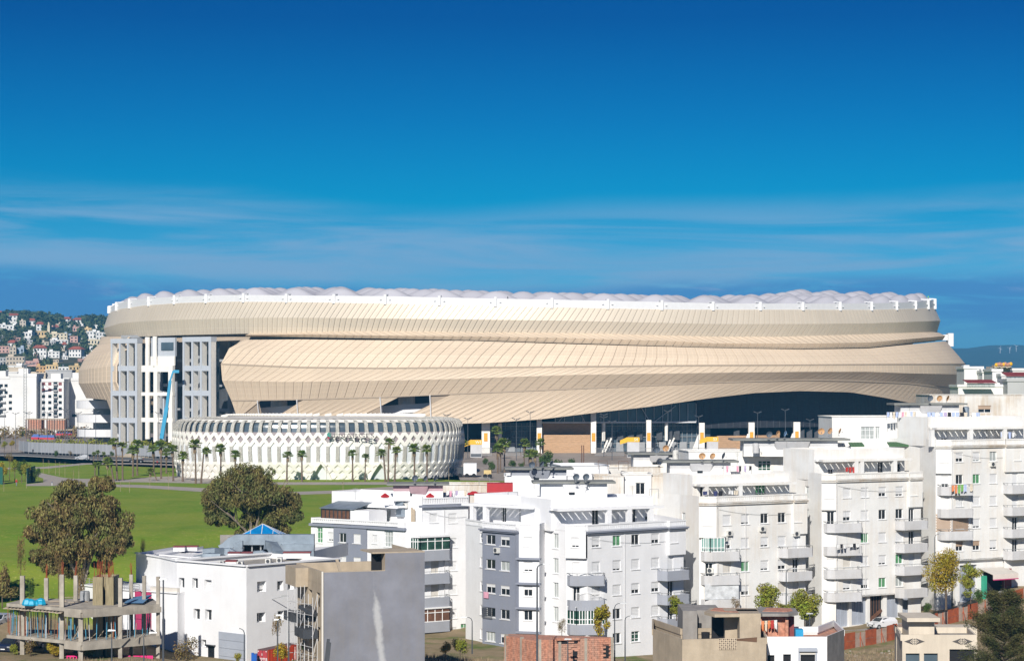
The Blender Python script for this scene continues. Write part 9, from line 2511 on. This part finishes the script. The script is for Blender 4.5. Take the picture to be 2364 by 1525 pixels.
LN = [(11, 951, 1030, 'at the left frame edge'), (36, 953, 1030, 'second from the frame edge'), (62, 951, 1034, 'beside the crane mast, left of a pair'), (67, 953, 1038, 'beside the crane mast, right of a pair'), (110, 951, 1036, 'before the window columns of the tower'), (125, 950, 1030, 'before the tower balconies'), (152, 945, 1048, 'before the narrow balcony bay, tall'), (156, 949, 1030, 'before the narrow balcony bay, short'),
 (180, 952, 1050, 'before the plain rounded tower'), (221, 949, 1036, 'in front of the ramp balconies'), (196, 986, 1046, 'short, under the ramp balconies'), (366, 952, 1036, 'between the stair towers'), (431, 956, 1030, 'left of the hall top'), (466, 953, 1020, 'above the hall top left, second'), (698, 955, 1020, 'above the hall roof under the first opening'), (1032, 957, 1030, 'above the right end of the hall'),
 (1080, 965, 1056, 'right of the hall, box headed'), (1192, 966, 1062, 'before the first glazed bay'), (1224, 950, 1046, 'between the glazed bay and a column'), (1394, 956, 1052, 'right of the brick bay, left of a pair'), (1413, 972, 1062, 'right of the brick bay, right of a pair'), (1542, 948, 1040, 'before the upper glass band'), (1613, 960, 1038, 'at the start of the dark louvre wall'), (1749, 951, 1042, 'first before the dark louvre wall'), (1813, 945, 1044, 'second before the dark louvre wall'), (1870, 968, 1042, 'third before the dark louvre wall'), (1385 + 9, 962, 1040, 'behind the pair by the brick bay'), (202, 1017, 1062, 'short, on the park road near the silver car')]
for px, yt, yb, lb in LN:
 D = min(gD(yb), 650 if px > 900 else 720); h = ZZ(yt, D); r = root('park_lamp', (WX(px, D), D, 0), 'dark twin headed lamp post ' + lb, 'lamp post', 'twin headed lamp posts of the park and plaza')
 o = inst('post', PLM, r); o.scale = (1, 1, h - .1); inst('lamp_head', HLM, r, loc=(0, 0, h - .3), rz=.3)
for a, b_, yt, yb, tx_, sd_, lb in ((1086, 1112, 1015, 1045, 'W1', -1, 'orange topped white ticket booth beside the hall'), (1448, 1476, 1009, 1046, 'S4', -1, 'orange topped grey ticket booth in front of the glazed concourse'), (1632, 1658, 1008, 1046, 'S3', -1, 'orange topped grey ticket booth before the dark louvre wall')):
 D = 640; r = root('ticket_booth', (WX(a, D), D, 0), lb, 'booth', 'orange topped ticket booths'); x0, x1 = WX(a, D), WX(b_, D); zt = ZZ(yt, D); w_ = x1 - x0
 mb = MB(); mb.box(x0, x1, D, D + 3, 0, zt - 1.3); mb.build('cabin', M['balc'], r)
 mb = MB(); mb.box(x0 - .05, x1 + .05, D - .06, D + 3, zt - 1.3, zt); mb.build('fascia', M['yellow'], r)
 mb = MB(); mb.hexa([(x0 - 2.0, D + .6, zt - 2.0), (x0 - .06, D, zt - 1.4), (x0 - .06, D + 1, zt - 1.4), (x0 - 2.0, D + 1.6, zt - 2.0), (x0 - 2.0, D + .6, zt - .9), (x0 - .06, D, zt), (x0 - .06, D + 1, zt), (x0 - 2.0, D + 1.6, zt - .9)]); mb.build('side_fascia', M['yellow'], r)
 mb = MB(); mb.box(x0 + .1, x1 - .1, D - .03, D, .2, 1.1); mb.build('counter_band', M['lamp'], r)
 add_text(tx_, 1.15, (x1 - w_ * .28, D - .09, zt - .65), M['frame'], r, ext=.01)
fn2 = root('plaza_fence', (WX(1300, 660), 660, 0), 'grey barrier fence across the stadium plaza', 'fence')
for a, b_ in ((1105, 1135), (1162, 1200), (1205, 1235), (1374, 1440), (1480, 1540), (1545, 1630), (1660, 1700)):
 mb = MB(); D = 655; n_ = int((b_ - a) / 2.2)
 for k in range(n_ + 1): x = WX(a + (b_ - a) * k / n_, D); mb.box(x - .04, x + .04, D, D + .05, 0, 2.3)
 mb.box(WX(a, D), WX(b_, D), D, D + .06, 2.2, 2.3); mb.box(WX(a, D), WX(b_, D), D, D + .06, .1, .2); mb.build('fence_bay', M['podium'], fn2, kind='stuff')
D = 505; r = root('service_truck', (WX(1085, D), D, 0), 'white box truck parked beside the right end of the hall', 'truck')
mb = MB(); mb.box(WX(1070, D), WX(1100, D), D, D + 5, .6, 3.1); mb.build('box_body', M['frame'], r); mb = MB(); mb.box(WX(1056, D), WX(1069, D), D + .3, D + 4.5, .4, 2.2); mb.build('cab', M['dark'], r)
for px in (1062, 1078, 1094): mb = MB(); mb.tube((WX(px, D), D - .1, .45), (WX(px, D), D + .3, .45), .45, .45, 12); mb.build('wheel', M['black'], r)
D = 500; r = root('yellow_cart', (WX(1126, D), D, 0), 'small yellow cart on the plaza left of the palm clump', 'cart'); mb = MB(); mb.box(WX(1117, D), WX(1134, D), D, D + 1.5, .9, 1.8); mb.build('body', mat('pale_yellow', (.6, .45, .2), .7), r)
for px in (1120, 1131): mb = MB(); mb.tube((WX(px, D), D - .1, .5), (WX(px, D), D + .3, .5), .5, .5, 10); mb.build('wheel', M['black'], r)
for px in (1343, 1347.5): D = 520; mb = MB(); mb.tube((WX(px, D), D, 0), (WX(px, D), D, ZZ(1027, D)), .12, .12, 6); mb.build('plaza_post', M['brown'], label=('left' if px < 1345 else 'right') + ' one of two close brown posts on the plaza', cat='post', group='brown posts on the plaza')
for a, b_, y0, y1, c_, rf, lb, D in ((2226, 2269, 851, 875, 'white', 'flat', 'white flat roofed building right of the stadium end', 470), (2268, 2300, 860, 880, 'white', 'flat', 'low white building between two red awnings', 465), (2291, 2313, 857, 897, 'white', 'flat', 'white stair turret between the red awnings', 440), (2312, 2420, 868, 884, 'white', 'flat', 'white glazed storey under the upper red awning', 436),
  (2298, 2332, 851, 866, 'beige', 'flat', 'pale roof room heaped with terracotta pots', 460), (2212, 2330, 893, 912, 'white', 'flat', 'long white wall with small brown windows at the right', 428), (2326, 2420, 880, 898, 'grey', 'flat', 'dark grey roofed shed at the right edge', 424), (2338, 2420, 855, 870, 'white', 'flat', 'white far roof room at the right edge', 480)):
 far_house(a, b_, y0, y1, D, c_, rf, lb, wins=4 if b_ - a > 60 else 1, name='far_building', group='buildings beyond the right end of the stadium', cat='building', zb=4, turn=0, depth=8, ww=1.0)
for i, (a, b_, y0, y1, D, lb) in enumerate(((2222, 2292, 877, 884, 425, 'long dark red awning roof below the white flat roofed building'), (2312, 2420, 860, 868, 433, 'dark red awning roof at the right edge'))):
 r = root('red_awning', (WX(a, D), D, ZZ(y1, D)), lb, 'awning', 'dark red awnings'); x0, x1 = WX(a, D), WX(b_, D); mb = MB(); mb.hexa([(x0 + .5, D - 2.2, ZZ(y1, D)), (x1 + (.3 if i == 0 else 0), D - 2.2, ZZ(y1, D)), (x1 - .3, D, ZZ(y0, D)), (x0, D, ZZ(y0, D)), (x0 + .5, D - 2.2, ZZ(y1, D) + .1), (x1 + .3, D - 2.2, ZZ(y1, D) + .1), (x1 - .3, D, ZZ(y0, D) + .1), (x0, D, ZZ(y0, D) + .1)]); mb.build('sheet', M['darkred'], r)
 mb = MB(); mb.box(x0 + .5, x1, D - 1.8, D - 1.6, ZZ(y1 + 9, D), ZZ(y1 + .5, D)); mb.build('glazed_front', M['curtain'], r)
D = 458; r = root('roof_pots', (WX(2315, D), D, ZZ(851, D)), 'heap of terracotta and yellow pots on a far roof at the right', 'pots')
for i in range(9): px = 2300 + i * 4.2; mb = MB(); mb.lathe((WX(px, D), D, ZZ(851 - (i % 3), D) + .4), [(.1, 0), (.33, .2), (.36, .5), (.2, .75), (0, .8)], 8); mb.build('pot', M['brickred' if i % 4 else 'yellow'], r)
hz = MB(); hz.box(-4200, 4200, -300, 6900, -15.5, 136.0)
hm = bpy.data.materials.new('pale_air'); hm.use_nodes = True; t = hm.node_tree
for n_ in list(t.nodes):
 if n_.type == 'BSDF_PRINCIPLED': t.nodes.remove(n_)
pv = t.nodes.new('ShaderNodeVolumePrincipled'); pv.inputs['Density'].default_value = 0.00014; pv.inputs['Color'].default_value = (.10, .52, .95, 1); pv.inputs['Anisotropy'].default_value = 0.0
t.links.new(pv.outputs[0], [n_ for n_ in t.nodes if n_.type == 'OUTPUT_MATERIAL'][0].inputs['Volume'])
hz.build('haze', hm, kind='stuff')
